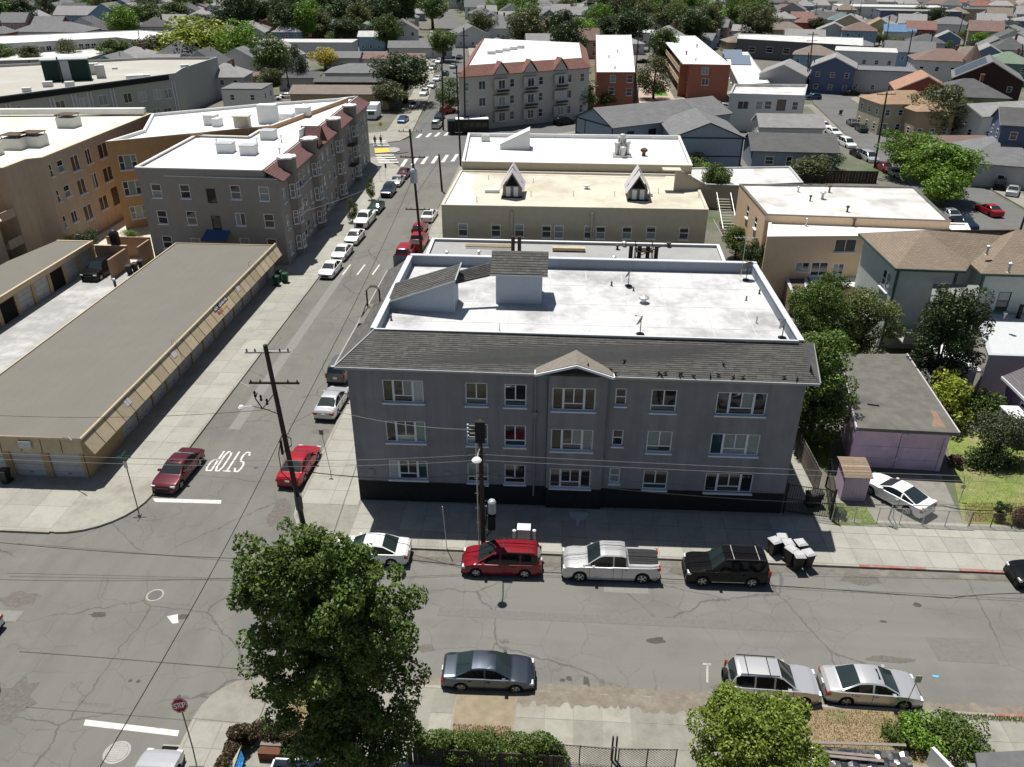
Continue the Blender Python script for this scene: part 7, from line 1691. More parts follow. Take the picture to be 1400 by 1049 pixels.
KEEP += [(G(px, py, 7)[0], G(px, py, 7)[1], r) for (px, py, r) in ((660, 100, 16), (715, 95, 18), (780, 90, 16), (700, 75, 16), (740, 75, 16), (842, 60, 14), (840, 75, 14), (842, 90, 14), (930, 60, 14), (950, 75, 14), (970, 88, 14), (1020, 90, 15), (1040, 110, 15), (890, 100, 20), (900, 70, 16), (1050, 58, 14), (1090, 58, 14), (1150, 58, 14), (1050, 125, 16), (820, 160, 16), (870, 160, 16), (920, 160, 16), (970, 170, 14), (1090, 190, 14), (1060, 190, 14), (330, 110, 12), (280, 145, 14), (250, 145, 14), (300, 125, 14), (240, 160, 14), (200, 150, 12), (150, 130, 16), (100, 130, 16), (50, 130, 16), (1110, 200, 8), (1130, 220, 8), (1150, 230, 8))]

# further houses: same kinds again, scattered over the far blocks
HV = []
g = random.Random(21)
pal = [('g', 'lg'), ('lg', 'lg'), ('g', 'g'), ('w', 'lg'), ('lb', 'g'), ('tn', 'b'), ('w', 'g'), ('cr', 'rb'), ('g', 'dg'), ('bl', 'lg'), ('lg', 'b'), ('pk', 'g'), ('w', 'dg'), ('gn', 'g'), ('cr', 'lg'), ('rd', 'g'), ('te', 'lg')]
names = dict(g='grey', w='white', lb='light blue', tn='tan', cr='cream', bl='blue', lg='pale grey', pk='pink', gn='green', rd='red', te='teal')
rn = dict(g='grey', lg='pale', b='brown', rb='red brown', dg='charcoal')
def near_road(x, y):
 if abs((x+60)-(-.14)*(y-420)*1.0) < 12 and y > 300: return True
 for L, Rr in ((L_road, R_road), (ra, rb_)):
  for (a, c), (d, e) in zip(zip(L, L[1:]), zip(Rr, Rr[1:])):
   if a[1] <= y <= c[1]:
    k = (y-a[1])/(c[1]-a[1]); xl = a[0]+(c[0]-a[0])*k; xr = d[0]+(e[0]-d[0])*k
    if xl-8 < x < xr+8: return True
 # oblique street
 u = Vector((.77, .64)); n = Vector((-.64, .77)); q = Vector((x+31, y-153)); 
 if abs(q.dot(n)) < 15 and -60 < q.dot(u) < 150: return True
 return False
L_road = [(-27.1, 140), (-29.5, 166), (-33.5, 219), (-43.5, 302), (-60, 420), (-82, 560)]; R_road = [(-17.5, 140), (-17.8, 164), (-23.5, 208), (-33, 300), (-49, 420), (-70, 560)]
def where(x, y):
 p = PX(x, y, 5); k = int(min(9, max(0, p[0]//140)))
 a = ('above the motel', 'above the yellow green tree', 'above the pale gable', 'over the bungalows', 'at the street head', 'over the red tiled block', 'beyond the brick blocks', 'above the dark grey building', 'above the turreted house', 'at the upper right edge')[k]
 return a+(' near the top edge' if p[1] < 16 else ' far back' if p[1] < 36 else ' halfway back' if p[1] < 62 else '')
far = []; y = 175.0
while y < 640:
 x = -420.0; row = int(y)
 while x < 460:
  xx, yy = x+g.uniform(-2, 2), y+g.uniform(-3, 3)
  p = PX(xx, yy, 4)
  if -40 < p[0] < 1440 and -15 < p[1] < 150 and not near_road(xx, yy) and all((xx-a)**2+(yy-c)**2 > (r+8)**2 for a, c, r in KEEP): far.append((xx, yy))
  x += g.uniform(12.5, 16)
 y += 19
far = [f for f in far if not (f[0] < -90 and f[1] < 230) and not (f[1] < 260 and -60 < f[0] < 60)]
far.sort(key=lambda f: f[1])
far_t = []
for i, (x, y) in enumerate(far):
 k = g.randrange(len(pal)); wc, rc = pal[k]; ty = g.choice(['hip', 'gable', 'gabley', 'hip']); w_, d_ = g.uniform(9.5, 13.5), g.uniform(10, 13); hw = g.choice([3.8, 5.2, 6.2]); hr = g.uniform(2.2, 3.4); yaw = (-17 if x > 40 else 7)+g.uniform(-3, 3)
 far_t.append((x, y, w_, d_, hw, hr, ty, wc, rc, yaw))
MASTER = {}
for i, (x, y, w_, d_, hw, hr, ty, wc, rc, yaw) in enumerate(far_t[:290]):
 key = (wc, rc, ty)
 kind = {'hip': 'hipped', 'gable': 'long gabled', 'gabley': 'gable fronted'}[ty]
 if key not in MASTER:
  t = thing('house', '', 'house', (x, y, 0), R(yaw)); house_parts(t, 11.5, 11, 5.2, 2.8, ty, wallmat(c_[wc]), roofmat(r_[rc]), WHITE, .4)
  for s in (-3.6, 0, 3.6):
   for z in (1, 3.4): obj('window', far_window(WHITE, GLASS, 1.2, 1.3), t, (s, -5.5, z))
  if ty == 'hip': b = MB(); b.box(1.6, .6, 5.2, 2.3, 1.3, 8.9); obj('chimney', b.mesh('chimney', wallmat((.25, .12, .09))), t)
  else: b = MB(); b.lathe([(.14, 6.4), (.14, 8.4), (.2, 8.4), (.05, 8.6)], 7, (1.5, 1.2, 0)); obj('roof_vent', b.mesh('roof_vent', METAL), t)
  MASTER[key] = t
 else:
  m0 = MASTER[key]; t = m0.copy(); C.objects.link(t); THINGS.append(t); t.location = (x, y, 0); t.rotation_euler = (0, 0, R(yaw))
  for ch in list(m0.children):
   c2 = ch.copy(); C.objects.link(c2); c2.parent = t
 t.scale = (w_/11.5, d_/11, hw/5.2)
 t['label'] = 'one of the far %s houses with %s %s roofs' % (names[wc], rn[rc], kind) if False else 'far %s walled house with a %s %s roof in the distant blocks' % (names[wc], rn[rc], kind)
 t['label'] = '%s house, %s %s roof, %s' % (names[wc], rn[rc], kind, where(x, y)); t['group'] = 'far houses in the blocks beyond'
# the farthest read as one mass of rooftops
wb, rb2 = MB(), MB(); rcol = []
for i, (x, y, w_, d_, hw, hr, ty, wc, rc, yaw) in enumerate(far_t[290:]):
 a = R(yaw); ux = (math.cos(a), math.sin(a)); uy = (-ux[1], ux[0])
 wb.obox((x, y), ux, uy, w_/2, d_/2, 0, hw)
 def q(u, v, z): return (x+ux[0]*u+uy[0]*v, y+ux[1]*u+uy[1]*v, z)
 rb2.cur = i % 5
 rb2.quad(q(-w_/2-.4, -d_/2-.4, hw), q(w_/2+.4, -d_/2-.4, hw), q(w_/2-3, 0, hw+hr), q(-w_/2+3, 0, hw+hr)); rb2.quad(q(w_/2+.4, d_/2+.4, hw), q(-w_/2-.4, d_/2+.4, hw), q(-w_/2+3, 0, hw+hr), q(w_/2-3, 0, hw+hr))
 rb2.quad(q(w_/2+.4, -d_/2-.4, hw), q(w_/2+.4, d_/2+.4, hw), q(w_/2-3, 0, hw+hr)); rb2.quad(q(-w_/2-.4, d_/2+.4, hw), q(-w_/2-.4, -d_/2-.4, hw), q(-w_/2+3, 0, hw+hr))
if rb2.v:
 t = thing('distant_houses', 'mass of rooftops at the top edge, too far to tell apart', 'houses', (0, 500, 0)); t['kind'] = 'stuff'
 wb.build('wall', wallmat(c_['lg']), t, kind='stuff'); rb2.build('roof', [mat('far_roof_%d' % i, c, coords='World', var=.15, scale=.3, obj_rand=.2) for i, c in enumerate(((.2, .2, .2), (.2, .15, .12), (.32, .31, .3), (.12, .12, .12), (.26, .12, .09)))], t, kind='stuff')

# ================================================================ TREES
LG = leaf_mat('leaf_green', (.085, .14, .03)); LD = leaf_mat('leaf_dark', (.04, .07, .022)); LY = leaf_mat('leaf_yellow_green', (.22, .27, .035)); LB = leaf_mat('leaf_bright', (.13, .24, .03)); LO = leaf_mat('leaf_olive', (.10, .12, .045)); LYY = leaf_mat('leaf_yellow', (.42, .36, .05)); LP = leaf_mat('leaf_plum', (.09, .045, .04))
tree_variant('round_a', 'round', 60, 9000, .085, LG, .30, 3); tree_variant('round_b', 'round', 40, 7000, .09, LG, .36, 8); tree_variant('round_c', 'round', 90, 11000, .07, LG, .24, 12)
tree_variant('column', 'column', 50, 6000, .09, LG, .38, 5); tree_variant('cone', 'cone', 70, 7000, .07, LD, .30, 6); tree_variant('shrub', 'round', 25, 3000, .11, LG, .42, 9, 3)
def tree_px(label, px, pyb, r, h, key='round_a', m=None, **k):
 p = G(px, pyb); return plant_tree(key, label, p, r, h, m, **k)
T = [ # label, px of base, py of base, radius, height, kind, leaves
 ('large round yellow green tree left of the pale gabled house', 272, 96, 13, 15, 'round_b', LY), ('green tree cluster behind the motel, left part', 178, 44, 9, 12, 'round_a', LG), ('green tree behind the motel, middle of its cluster', 205, 46, 9, 13, 'round_c', LG), ('green tree behind the motel, right of its cluster', 242, 40, 9, 13, 'round_a', LG),
 ('dark conifer at the top left corner', 8, 50, 6, 14, 'cone', LD), ('dark tree beside the corner conifer, top left', 34, 44, 9, 15, 'round_a', LD), ('tall dark tree left of the tan roofed house at the top', 332, 60, 8, 22, 'round_c', LD), ('dark cypress left of the teal roofed building', 405, 52, 4.5, 17, 'column', LD), ('light green tree behind the cypress', 428, 40, 6, 14, 'round_a', LB),
 ('tall dark tree behind the teal roofed building, left', 468, 30, 9, 18, 'round_a', LD), ('tall dark tree over the olive roof', 520, 40, 9, 20, 'round_c', LD), ('very dark broad tree at the head of the side street', 552, 50, 8, 24, 'round_a', LD), ('big green tree over the parked cars at the top of the side street', 592, 40, 10, 17, 'round_c', LG), ('bushy green tree right of the street head', 606, 84, 6, 11, 'round_a', LG),
 ('dark conifer right of the street head, top', 640, 22, 6, 17, 'cone', LD), ('small round tree near the white flat roof, top centre', 668, 26, 5, 9, 'round_b', LB), ('yellow flowering bush among the bungalows', 445, 96, 5, 6.5, 'round_b', LYY), ('big dark spreading tree left of the far crossing', 555, 142, 9.5, 12, 'round_c', LD), ('olive green tree in front of the dark spreading tree', 535, 152, 4.5, 7, 'round_a', LO),
 ('street tree left of the cream apartment block', 615, 152, 3.2, 7.5, 'column', LG), ('round green street tree in front of the cream red tiled block, left', 700, 166, 4, 7, 'round_b', LG), ('round green street tree before the right end of the red tiled block', 795, 158, 4.6, 7.5, 'round_b', LG), ('clipped hedge tree beside the narrow brick block', 827, 150, 3.5, 4.6, 'round_b', LG), ('egg shaped tree in the courtyard between the brick blocks', 893, 136, 4.6, 10.5, 'column', LO),
 ('shaggy tree at the front corner of the balconied brick block', 962, 133, 4.8, 6, 'round_a', LO), ('yellow green tree, tall, at the top left of centre', 723, 40, 7, 16, 'column', LB), ('small tree between the grey cottages at the top', 752, 28, 5, 8, 'round_b', LB), ('bushy tree in front of the solar roofed house', 797, 72, 7, 9, 'round_a', LG), ('round pale tree left of the palms', 812, 42, 5, 8, 'round_b', LO),
 ('tall dark tree left of the brick blocks, top', 838, 48, 9, 20, 'round_a', LD), ('dark green tree behind the courtyard, top', 865, 40, 8, 16, 'round_c', LG), ('big round dusty tree behind the balconied block', 912, 54, 10.5, 15, 'round_c', LO), ('bright green tree right of the dusty one', 972, 36, 8.5, 12, 'round_b', LB), ('tree mass in front of the white roofed cottage', 1000, 50, 8, 8, 'round_a', LG),
 ('tree right of the cottage, top centre right', 1032, 40, 7, 8, 'round_b', LG), ('dark conifer by the top edge, centre right', 935, 16, 8, 18, 'cone', LD), ('dark tree at the top edge right of centre', 890, 12, 10, 16, 'round_a', LD), ('dark tall tree, third from the brick blocks at the top edge', 990, 8, 9, 20, 'cone', LD), ('olive tree at the top edge', 1040, 14, 9, 13, 'round_a', LO),
 ('small round street tree by the navy and white house', 1146, 118, 3.4, 6.5, 'round_b', LG), ('dark leafy tree beside the long dark building', 1115, 48, 5, 8, 'round_a', LD), ('wide dark tree right of the slate roof, upper right', 1277, 46, 6.5, 12, 'round_c', LD), ('dark round tree near the red house at upper right', 1258, 28, 6, 8, 'round_b', LD), ('green tree beside the cobalt cottage', 1325, 62, 6, 7, 'round_a', LO), ('yellow green tree left of the dark tree at right', 1340, 66, 4.5, 6, 'round_b', LB), ('broad dark green tree at upper right', 1362, 62, 7, 8, 'round_a', LD),
 ('dark tree at the upper right edge', 1380, 34, 6, 9, 'round_b', LD), ('olive leafed tree behind the tan corner house', 1252, 180, 5, 8.5, 'round_a', LO), ('tall bushy tree right of the olive one', 1276, 185, 5.5, 10, 'column', LO), ('tree row tree before the cream cottage, right', 1298, 172, 5, 6.5, 'round_a', LO), ('bushes right of the tree row', 1318, 168, 5, 5, 'round_b', LO), ('brown leafed small tree between red house and green house', 1335, 152, 3.5, 6, 'round_a', LP),
 ('bright green round tree left of the pair by the right street', 1232, 245, 5.2, 8, 'round_c', LB), ('bright green tree, largest by the right street', 1262, 272, 5.8, 9, 'round_c', LB), ('bright green tree right of the largest by the right street', 1292, 275, 5.0, 8.5, 'round_c', LB), ('bright green tree lowest of the group by the right street', 1285, 288, 3.8, 6, 'round_b', LB),
 ('rust coloured bush beside the white corner house', 1272, 115, 3.4, 5, 'round_a', LP), ('palm like bush by the cream block stairs', 975, 280, 2.6, 6.5, 'round_a', LG), ('round shrub in front of the blue gable', 945, 238, 3.2, 3.6, 'shrub', LG), ('second shrub in front of the blue gable', 962, 248, 2.2, 3, 'shrub', LB), ('tree beside the outdoor stairs, behind the white roof', 1005, 355, 2.2, 4.5, 'round_a', LG), ('small tree between annex roof and stairs', 1030, 385, 2.3, 5, 'round_c', LD),
 ('shrub with orange tips behind the slate blue house', 1105, 245, 4, 4, 'shrub', LO), ('flowering hedge left of the dark garden', 1130, 236, 3.5, 3.5, 'shrub', LD), ('palm like bush left on the motel forecourt', 45, 92, 4.5, 7, 'round_a', LO), ('palm like bush right on the motel forecourt', 98, 86, 4.5, 7.5, 'column', LO), ('bush left edge at the motel', 5, 92, 5, 7, 'round_b', LG), ('dark shrub against the grey green apartments side', 338, 152, 3.2, 6, 'round_b', LD), ('low shrubs behind the grey green apartment roof, left', 160, 86, 6, 8, 'round_a', LG), ('low shrubs behind the grey green apartment roof, right', 232, 90, 6, 8.5, 'round_a', LG),
 ('yellow green bush near the dark pole, left of the bungalows', 372, 132, 4, 7.5, 'round_a', LO), ('dark slender tree in the yard of the white house', 408, 122, 3.2, 11, 'column', LD), ('green shrub near the sky blue cottage', 530, 66, 5, 6, 'round_b', LB), ('green tree left edge of the white building, top', 456, 62, 4, 5, 'round_b', LG),
 ('potted shrub in the courtyard', 178, 330, 1.0, 1.6, 'shrub', LB), ('second courtyard shrub, beside the gravel', 193, 336, .8, 1.3, 'shrub', LG), ('third courtyard shrub near the grey wall', 201, 345, .7, 1.2, 'shrub', LB), ('large dark shrub against the tan apartments', 122, 345, 1.8, 3.0, 'shrub', LD), ('yellow flowering shrub in front of the tan apartments', 100, 345, .9, 2.2, 'shrub', LYY),
 ('street tree on the pavement beside the white pickup', 482, 305, .8, 3.4, 'column', LO), ('thin street tree beside the dark green car', 508, 274, .7, 3.6, 'column', LG),
]
for (lab, px, py, r, h, key, m) in T: tree_px(lab, px, py, r, h, key, m); 
# dark trees filling the far blocks on the left and centre
TG = [(g.uniform(-300, 110), g.uniform(230, 640)) for _ in range(2200)]
cnt = 0
for x, y in TG:
 p = PX(x, y, 6)
 if near_road(x, y) or not (-30 < p[0] < 1430 and -12 < p[1] < 85): continue
 if any((x-a)**2+(y-c)**2 < (r*.7)**2 for a, c, r in KEEP): continue
 if p[0] > 1060 and g.random() < .75: continue
 dens = 1 if p[1] < 50 and (380 < p[0] < 660 or 820 < p[0] < 1060) else .16
 if g.random() > dens or cnt > 295: continue
 cnt += 1; key = g.choice(['round_a', 'round_b', 'round_c', 'cone', 'round_a']); m, nm = g.choice([(LD, 'dark'), (LD, 'dark'), (LG, 'green'), (LB, 'bright green'), (LO, 'olive')])
 sh = 'conical' if key == 'cone' else 'round'
 lb_ = '%s %s tree %s' % (nm, sh, where(x, y)); plant_tree(key, lb_, (x, y), g.uniform(5.5, 9), g.uniform(10, 18) if p[0] < 1060 else g.uniform(6, 10), m, group='far trees between the rooftops')
for i in range(36):
 px = g.uniform(1060, 1400); py = g.uniform(8, 80); x, y = G(px, py)
 if near_road(x, y): continue
 plant_tree('shrub', 'far low garden shrub between the houses at upper right', (x, y), g.uniform(3, 4.5), g.uniform(4, 6.5), g.choice([LO, LG, LD]), group='garden shrubs at upper right', name='shrub', cat='shrub')

# nearer trees with crowns of their own
def own_tree(label, xy, clumps, nleaf, size, m, trunk, name='tree', seed=4, flat=.7, limbs=7, tr=.22):
 t = thing(name, label, 'tree', (xy[0], xy[1], 0)); cs = [c[:3] for c in clumps]; rs = [c[3] for c in clumps]; tot = sum(r*r for r in rs)
 V = leaf_cloud(cs, rs, [max(30, int(nleaf*r*r/tot)) for r in rs], size, seed=seed, flat=flat); obj('crown', quads_mesh('crown', V, m), t)
 b = MB(); b.tube([(0, 0, -.02), (.05, .05, trunk*.5), (0, .1, trunk)], [tr*1.25, tr, tr*.8], 9); gg = random.Random(seed)
 for c in gg.sample(cs, min(limbs, len(cs))): b.tube([(0, .1, trunk*.9), (c[0]*.5, c[1]*.5, trunk+(c[2]-trunk)*.55), c], [tr*.6, tr*.35, tr*.1], 6)
 obj('trunk', b.mesh('trunk', BARK, smooth=True), t); return t
def clumpset(n, rx, ry, z0, z1, r0, r1, seed, shape='round'):
 gg = random.Random(seed); o = []
 for i in range(n):
  a = gg.uniform(0, 6.283); k = gg.random()**.5; u = gg.random(); z = z0+(z1-z0)*u
  prof = math.sin(math.pi*(.12+.80*u))**.6 if shape == 'round' else (1-.35*u)
  o.append((rx*k*prof*math.cos(a), ry*k*prof*math.sin(a), z, gg.uniform(r0, r1)))
 return o
def at(px, py, z): x, y = G(px, py, z); return (x, y)
# big tree in the foreground, left of centre
cl = []; gg = random.Random(5)
def lobe(px, py, z, r, n, rr):
 x, y = G(px, py, z); x += 8.9; y -= 24.3
 for i in range(n): 
  u = [gg.gauss(0, 1) for _ in range(3)]; l = math.sqrt(sum(v*v for v in u)); k = gg.random()**.4
  cl.append((x+u[0]/l*r*k*1.22, y+u[1]/l*r*k*1.2, z+u[2]/l*r*k, gg.uniform(*rr)*.72)) if gg.random() < .8 else None
lobe(378, 766, 12.0, 1.4, 30, (.4, .8)); lobe(356, 800, 11.0, 1.15, 22, (.35, .7)); lobe(440, 765, 12.0, 1.5, 30, (.45, .85)); lobe(478, 800, 11.0, 1.6, 32, (.45, .9)); lobe(518, 835, 9.6, 1.5, 34, (.4, .8)); lobe(538, 868, 8.4, 1.1, 18, (.3, .6))
lobe(400, 830, 9.5, 1.9, 46, (.5, .95)); lobe(460, 860, 8.5, 2.1, 46, (.5, 1.0)); lobe(390, 900, 7.0, 1.6, 32, (.4, .85)); lobe(440, 940, 5.6, 2.0, 40, (.5, .95)); lobe(500, 930, 6.0, 1.9, 40, (.5, .9)); lobe(470, 990, 4.0, 1.8, 34, (.45, .85)); lobe(425, 985, 4.2, 1.2, 18, (.4, .7)); lobe(535, 970, 4.6, .9, 12, (.3, .6)); lobe(415, 850, 9, 1.3, 20, (.4, .8)); lobe(500, 1005, 3.2, 1.5, 34, (.45, .85)); lobe(440, 1020, 2.8, 1.3, 26, (.45, .8)); lobe(545, 1000, 3.0, .9, 14, (.3, .6))
own_tree('large dense dark green tree in the foreground at the corner', (-8.9, 24.3), cl, 80000, .17, leaf_mat('leaf_big_tree', (.085, .14, .03)), 5.5, seed=11, limbs=14, tr=.28, flat=.75)
# second foreground tree
x, y = at(1030, 1000, 3.6); cl = clumpset(120, 2.75, 2.2, 1.7, 5.6, .35, .65, 8); own_tree('bushy light green tree at the bottom edge, right of centre', (x, y-.6), cl, 32000, .15, leaf_mat('leaf_light_tree', (.14, .20, .035)), 2.4, seed=15, limbs=8, tr=.12)
# trees between the grey building and the lilac garage
def nt(lab, px, py, zc, rx, ry, z0, z1, n, leaves, m, size=.2, seed=1, **k):
 x, y = at(px, py, zc); own_tree(lab, (x, y), clumpset(n, rx, ry, z0, z1, .5, .95, seed), leaves, size, m, z0+.6, seed=seed, **k)
nt('dark green tree against the right wall of the grey building, nearest the camera', 1122, 525, 5, 2.5, 3.0, 1.6, 9.0, 95, 22000, LG, seed=31)
nt('leafy tree behind the first, along the right wall of the grey building', 1112, 440, 5, 2.5, 3.0, 1.4, 8.0, 95, 20000, LG, seed=32)
nt('dusty green tree left of the sage house, over the dark garden', 1183, 436, 4.5, 3.0, 2.3, 1.4, 6.6, 90, 18000, leaf_mat('leaf_dusty', (.13, .16, .06)), seed=33)
nt('yellow green bush between that garden and the white lean-to', 1135, 410, 3.5, 2.4, 1.8, 1.5, 5.6, 36, 7000, LY if 0 else LG, seed=34)
nt('dark glossy tree between the sage house and the grey house with the twin window', 1298, 455, 6, 2.9, 2.4, 1.2, 9.8, 110, 24000, leaf_mat('leaf_glossy_dark', (.05, .085, .03)), seed=35)
nt('yellow green large leaved shrub right of the lilac garage', 1300, 545, 2.2, 1.5, 2.6, .4, 3.6, 45, 5000, LY, .26, seed=36)
nt('low dark green shrub under the twin window', 1345, 555, 1.4, 1.5, 1.2, .3, 2.4, 24, 3000, LG, .2, seed=37)
nt('small spreading grey green tree on the lawn at the right edge', 1372, 588, 2.6, 2.6, 1.3, 1.9, 3.5, 55, 8000, leaf_mat('leaf_grey_green', (.075, .095, .05)), .15, seed=38)
nt('dark bushes under the spreading tree at the right edge', 1352, 625, .8, 2.2, .9, .2, 1.5, 36, 5000, LD, .16, seed=39)
def bush(lab, px, py, r, h, m, leaves=1500, size=.12, seed=50, name='shrub'):
 x, y = G(px, py); t = thing(name, lab, 'shrub', (x, y, BZ)); gg = random.Random(seed); cs = [(gg.uniform(-r, r)*.7, gg.uniform(-r, r)*.7, h*gg.uniform(.2, .8)) for _ in range(14)]
 obj('foliage', quads_mesh('foliage', leaf_cloud(cs, [r*.45]*14, [leaves//14]*14, size, seed=seed), m), t); b = MB(); b.tube([(0, 0, -.1), (0, 0, h*.6)], .03, 5); obj('stem', b.mesh('stem', BARK), t)
bush('reddish bush at the right corner of the lilac garage', 1303, 640, .5, .9, LP, seed=51); bush('slim dark green bush behind the right fence', 1363, 712, .45, 1.5, LD, seed=52); bush('reddish brown shrub behind the fence at the right edge', 1392, 716, .7, 1.0, LP, seed=53); bush('weedy shrub by the iron fence post', 1143, 708, .5, .8, LG, seed=54)
bush('small weed tuft at the pavement edge near the silver sedan bonnet', 1240, 985, .35, .35, LG, 500, .1, 55); bush('green shrub clump right of the dry verge', 1262, 1012, 1.2, 1.0, LB, 3500, .14, 56); bush('dark green shrub clump at the bottom edge, right', 1300, 1022, 1.5, 1.2, LG, 4500, .14, 57); bush('low green shrub left of the clump at the bottom right', 1225, 1010, .9, .8, LG, 2200, .13, 58)
bush('dark potted plant under the tree at the bottom, centre left', 395, 1035, .4, .7, LD, 700, .12, 59)
# hedges
def hedge(lab, A, B, wdt, h, m, n, size=.11, seed=61):
 t = thing('hedge', lab, 'hedge', ((A[0]+B[0])/2, (A[1]+B[1])/2, BZ)); gg = random.Random(seed); L = math.hypot(B[0]-A[0], B[1]-A[1]); cs = []; k = int(L*7)
 for i in range(k):
  u = i/k; cs.append((A[0]+(B[0]-A[0])*u-(A[0]+B[0])/2+gg.uniform(-.1, .1), A[1]+(B[1]-A[1])*u-(A[1]+B[1])/2+gg.uniform(-wdt, wdt)*.35, gg.uniform(.25, h-.3)))
 obj('foliage', quads_mesh('foliage', leaf_cloud(cs, [wdt*.48]*len(cs), [n//len(cs)]*len(cs), size, seed=seed, flat=.6), m), t)
 b = MB()
 for i in range(0, k, 5): b.tube([(cs[i][0], cs[i][1], -.1), (cs[i][0], cs[i][1], h*.7)], .025, 5)
 obj('stem', b.mesh('stem', BARK), t)
hA, hB = at(572, 1004, 1.6), at(768, 1014, 1.6); hedge('clipped green hedge along the pavement between the big tree and the mesh fence', hA, hB, 1.0, 1.75, LG, 24000)
hA, hB = at(325, 1000, 1.1), at(300, 1060, 1.1); hedge('brown tinged hedge at the street corner beside the stop sign', hA, hB, .8, 1.5, LP if 0 else leaf_mat('leaf_brown_green', (.07, .055, .03)), 9000, seed=62)
hA, hB = at(335, 993, 1.1), at(450, 1000, 1.1); hedge('dry hedge running along the pavement to the big tree', hA, hB, .7, 1.2, leaf_mat('leaf_brown_green', ()), 9000, seed=63)
A, B = at(560, 1024, 1.2), at(775, 1036, 1.2); t = thing('plank_fence', 'added dark plank fence standing in for the shade below the clipped hedge', 'fence', (A[0], A[1], BZ)); q = MB(); q.box(-.1, -.02, 0, .1, .02, 1.15); me = q.mesh('plank', mat('fence_dark_plank', (.06, .05, .042), obj_rand=.3, var=.2))  # planks added and coloured dark to give the shade below the hedge
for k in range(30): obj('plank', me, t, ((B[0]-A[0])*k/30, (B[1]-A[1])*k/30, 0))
# grass tufts and weeds (nobody could count them)
def grass(name, P, n, m, h=.12, seed=70):
 gg = np.random.default_rng(seed); P = np.array(P); lo, hi = P.min(0), P.max(0); pts = gg.uniform(lo, hi, size=(n*2, 2)); 
 def inside(p):
  k = np.zeros(len(p), bool); j = len(P)-1
  for i in range(len(P)):
   c = ((P[i, 1] > p[:, 1]) != (P[j, 1] > p[:, 1])) & (p[:, 0] < (P[j, 0]-P[i, 0])*(p[:, 1]-P[i, 1])/(P[j, 1]-P[i, 1]+1e-9)+P[i, 0]); k ^= c; j = i
  return k
 pts = pts[inside(pts)][:n]; n = len(pts); a = gg.uniform(0, 6.28, n); hh = h*gg.uniform(.4, 1.3, n); w_ = .018; bx = np.stack([np.cos(a)*w_, np.sin(a)*w_], 1); ln = gg.normal(size=(n, 2))*h*.35
 z = np.full(n, BZ); V = np.stack([np.column_stack([pts-bx, z]), np.column_stack([pts+bx, z]), np.column_stack([pts+ln+bx*.3, z+hh]), np.column_stack([pts+ln-bx*.3, z+hh])], 1).reshape(-1, 3)
 o = obj(name, quads_mesh(name, V, m)); o['kind'] = 'stuff'; o['label'] = {'dry_grass': 'dry straw coloured grass on the verge', 'grass': 'green grass of the lawn behind the fence'}.get(name, 'weeds'); o['category'] = 'grass'; return o
STRAW = leaf_mat('straw', (.42, .33, .18)); GRN = leaf_mat('grass_green', (.18, .25, .05))
grass('dry_grass', [(11.3, 25.1), (18.4, 25.1), (18.4, 27.9), (11.3, 27.9)], 9000, STRAW, .07); grass('dry_grass', [(-4.2, 25.1), (-1.4, 25.1), (-1.4, 25.9), (-4.2, 25.9)], 1500, STRAW, .1, 72); grass('dry_grass', [(-12.8, 25.2), (-10, 25.2), (-10, 27.8), (-12.8, 27.6)], 2200, STRAW, .1, 73)
grass('grass', [G(1316, 715), G(1418, 718), G(1418, 620), G(1296, 610)], 9000, GRN, .05, 74); grass('grass', [G(1140, 716), G(1196, 716), G(1182, 694), G(1140, 692)], 2500, GRN, .06, 75); grass('grass', [(19.0, 24.9), (26, 24.9), (26, 25.2), (19, 25.2)], 1500, GRN, .12, 76); grass('grass', [(19.6, 27.7), (24, 27.7), (24, 28.0), (19.6, 28.0)], 900, GRN, .12, 77); grass('grass', [G(1102, 604), G(1134, 600), G(1136, 640), G(1117, 648)], 2500, GRN, .1, 78)
grass('dry_grass', [G(1320, 716), G(1418, 718), G(1418, 690), G(1318, 690)], 4000, STRAW, .09, 79)

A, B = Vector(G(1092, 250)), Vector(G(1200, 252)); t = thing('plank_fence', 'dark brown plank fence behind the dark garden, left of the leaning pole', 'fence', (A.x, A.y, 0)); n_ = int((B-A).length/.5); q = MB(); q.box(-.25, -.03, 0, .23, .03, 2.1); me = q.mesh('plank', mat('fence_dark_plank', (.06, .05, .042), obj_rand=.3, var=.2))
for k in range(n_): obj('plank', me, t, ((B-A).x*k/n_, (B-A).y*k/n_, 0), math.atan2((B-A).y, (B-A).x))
# foreground yards below the pavement: mesh gate, roofs, crates
A, B = at(748, 1022, 1.1), at(838, 1030, 1.1); chain_fence('black diamond mesh fence panel left of the gate posts at the bottom edge', A, B, 1.25, 3, .16, DMETAL, wire=.008)
A, B = at(846, 1030, 1.1), at(925, 1031, 1.1); chain_fence('black diamond mesh gate right of the gate posts at the bottom edge', A, B, 1.25, 3, .16, DMETAL, wire=.008, cat='gate', name='mesh_gate')
t = thing('gate_post', 'pair of dark gate posts between the two diamond mesh panels', 'gate post', (*at(840, 1030, .6), BZ)); b = MB(); b.box(-.16, -.05, 0, -.08, .05, 1.6); b.box(.02, -.05, 0, .1, .05, 1.6); obj('post', b.mesh('post', DMETAL), t); b = MB(); b.box(-.16, -.06, .9, .1, -.04, 1.0); obj('latch', b.mesh('latch', METAL), t)
x, y = at(1170, 1030, .8); t = thing('shed_roof', 'low shed roof with black plastic sheeting and loose planks at the bottom edge', 'shed', (x, y, BZ))
b = MB(); b.box(-3.2, -2.2, 0, 2.2, 0, 1.0); obj('wall', b.mesh('wall', wallmat((.10, .09, .08))), t)
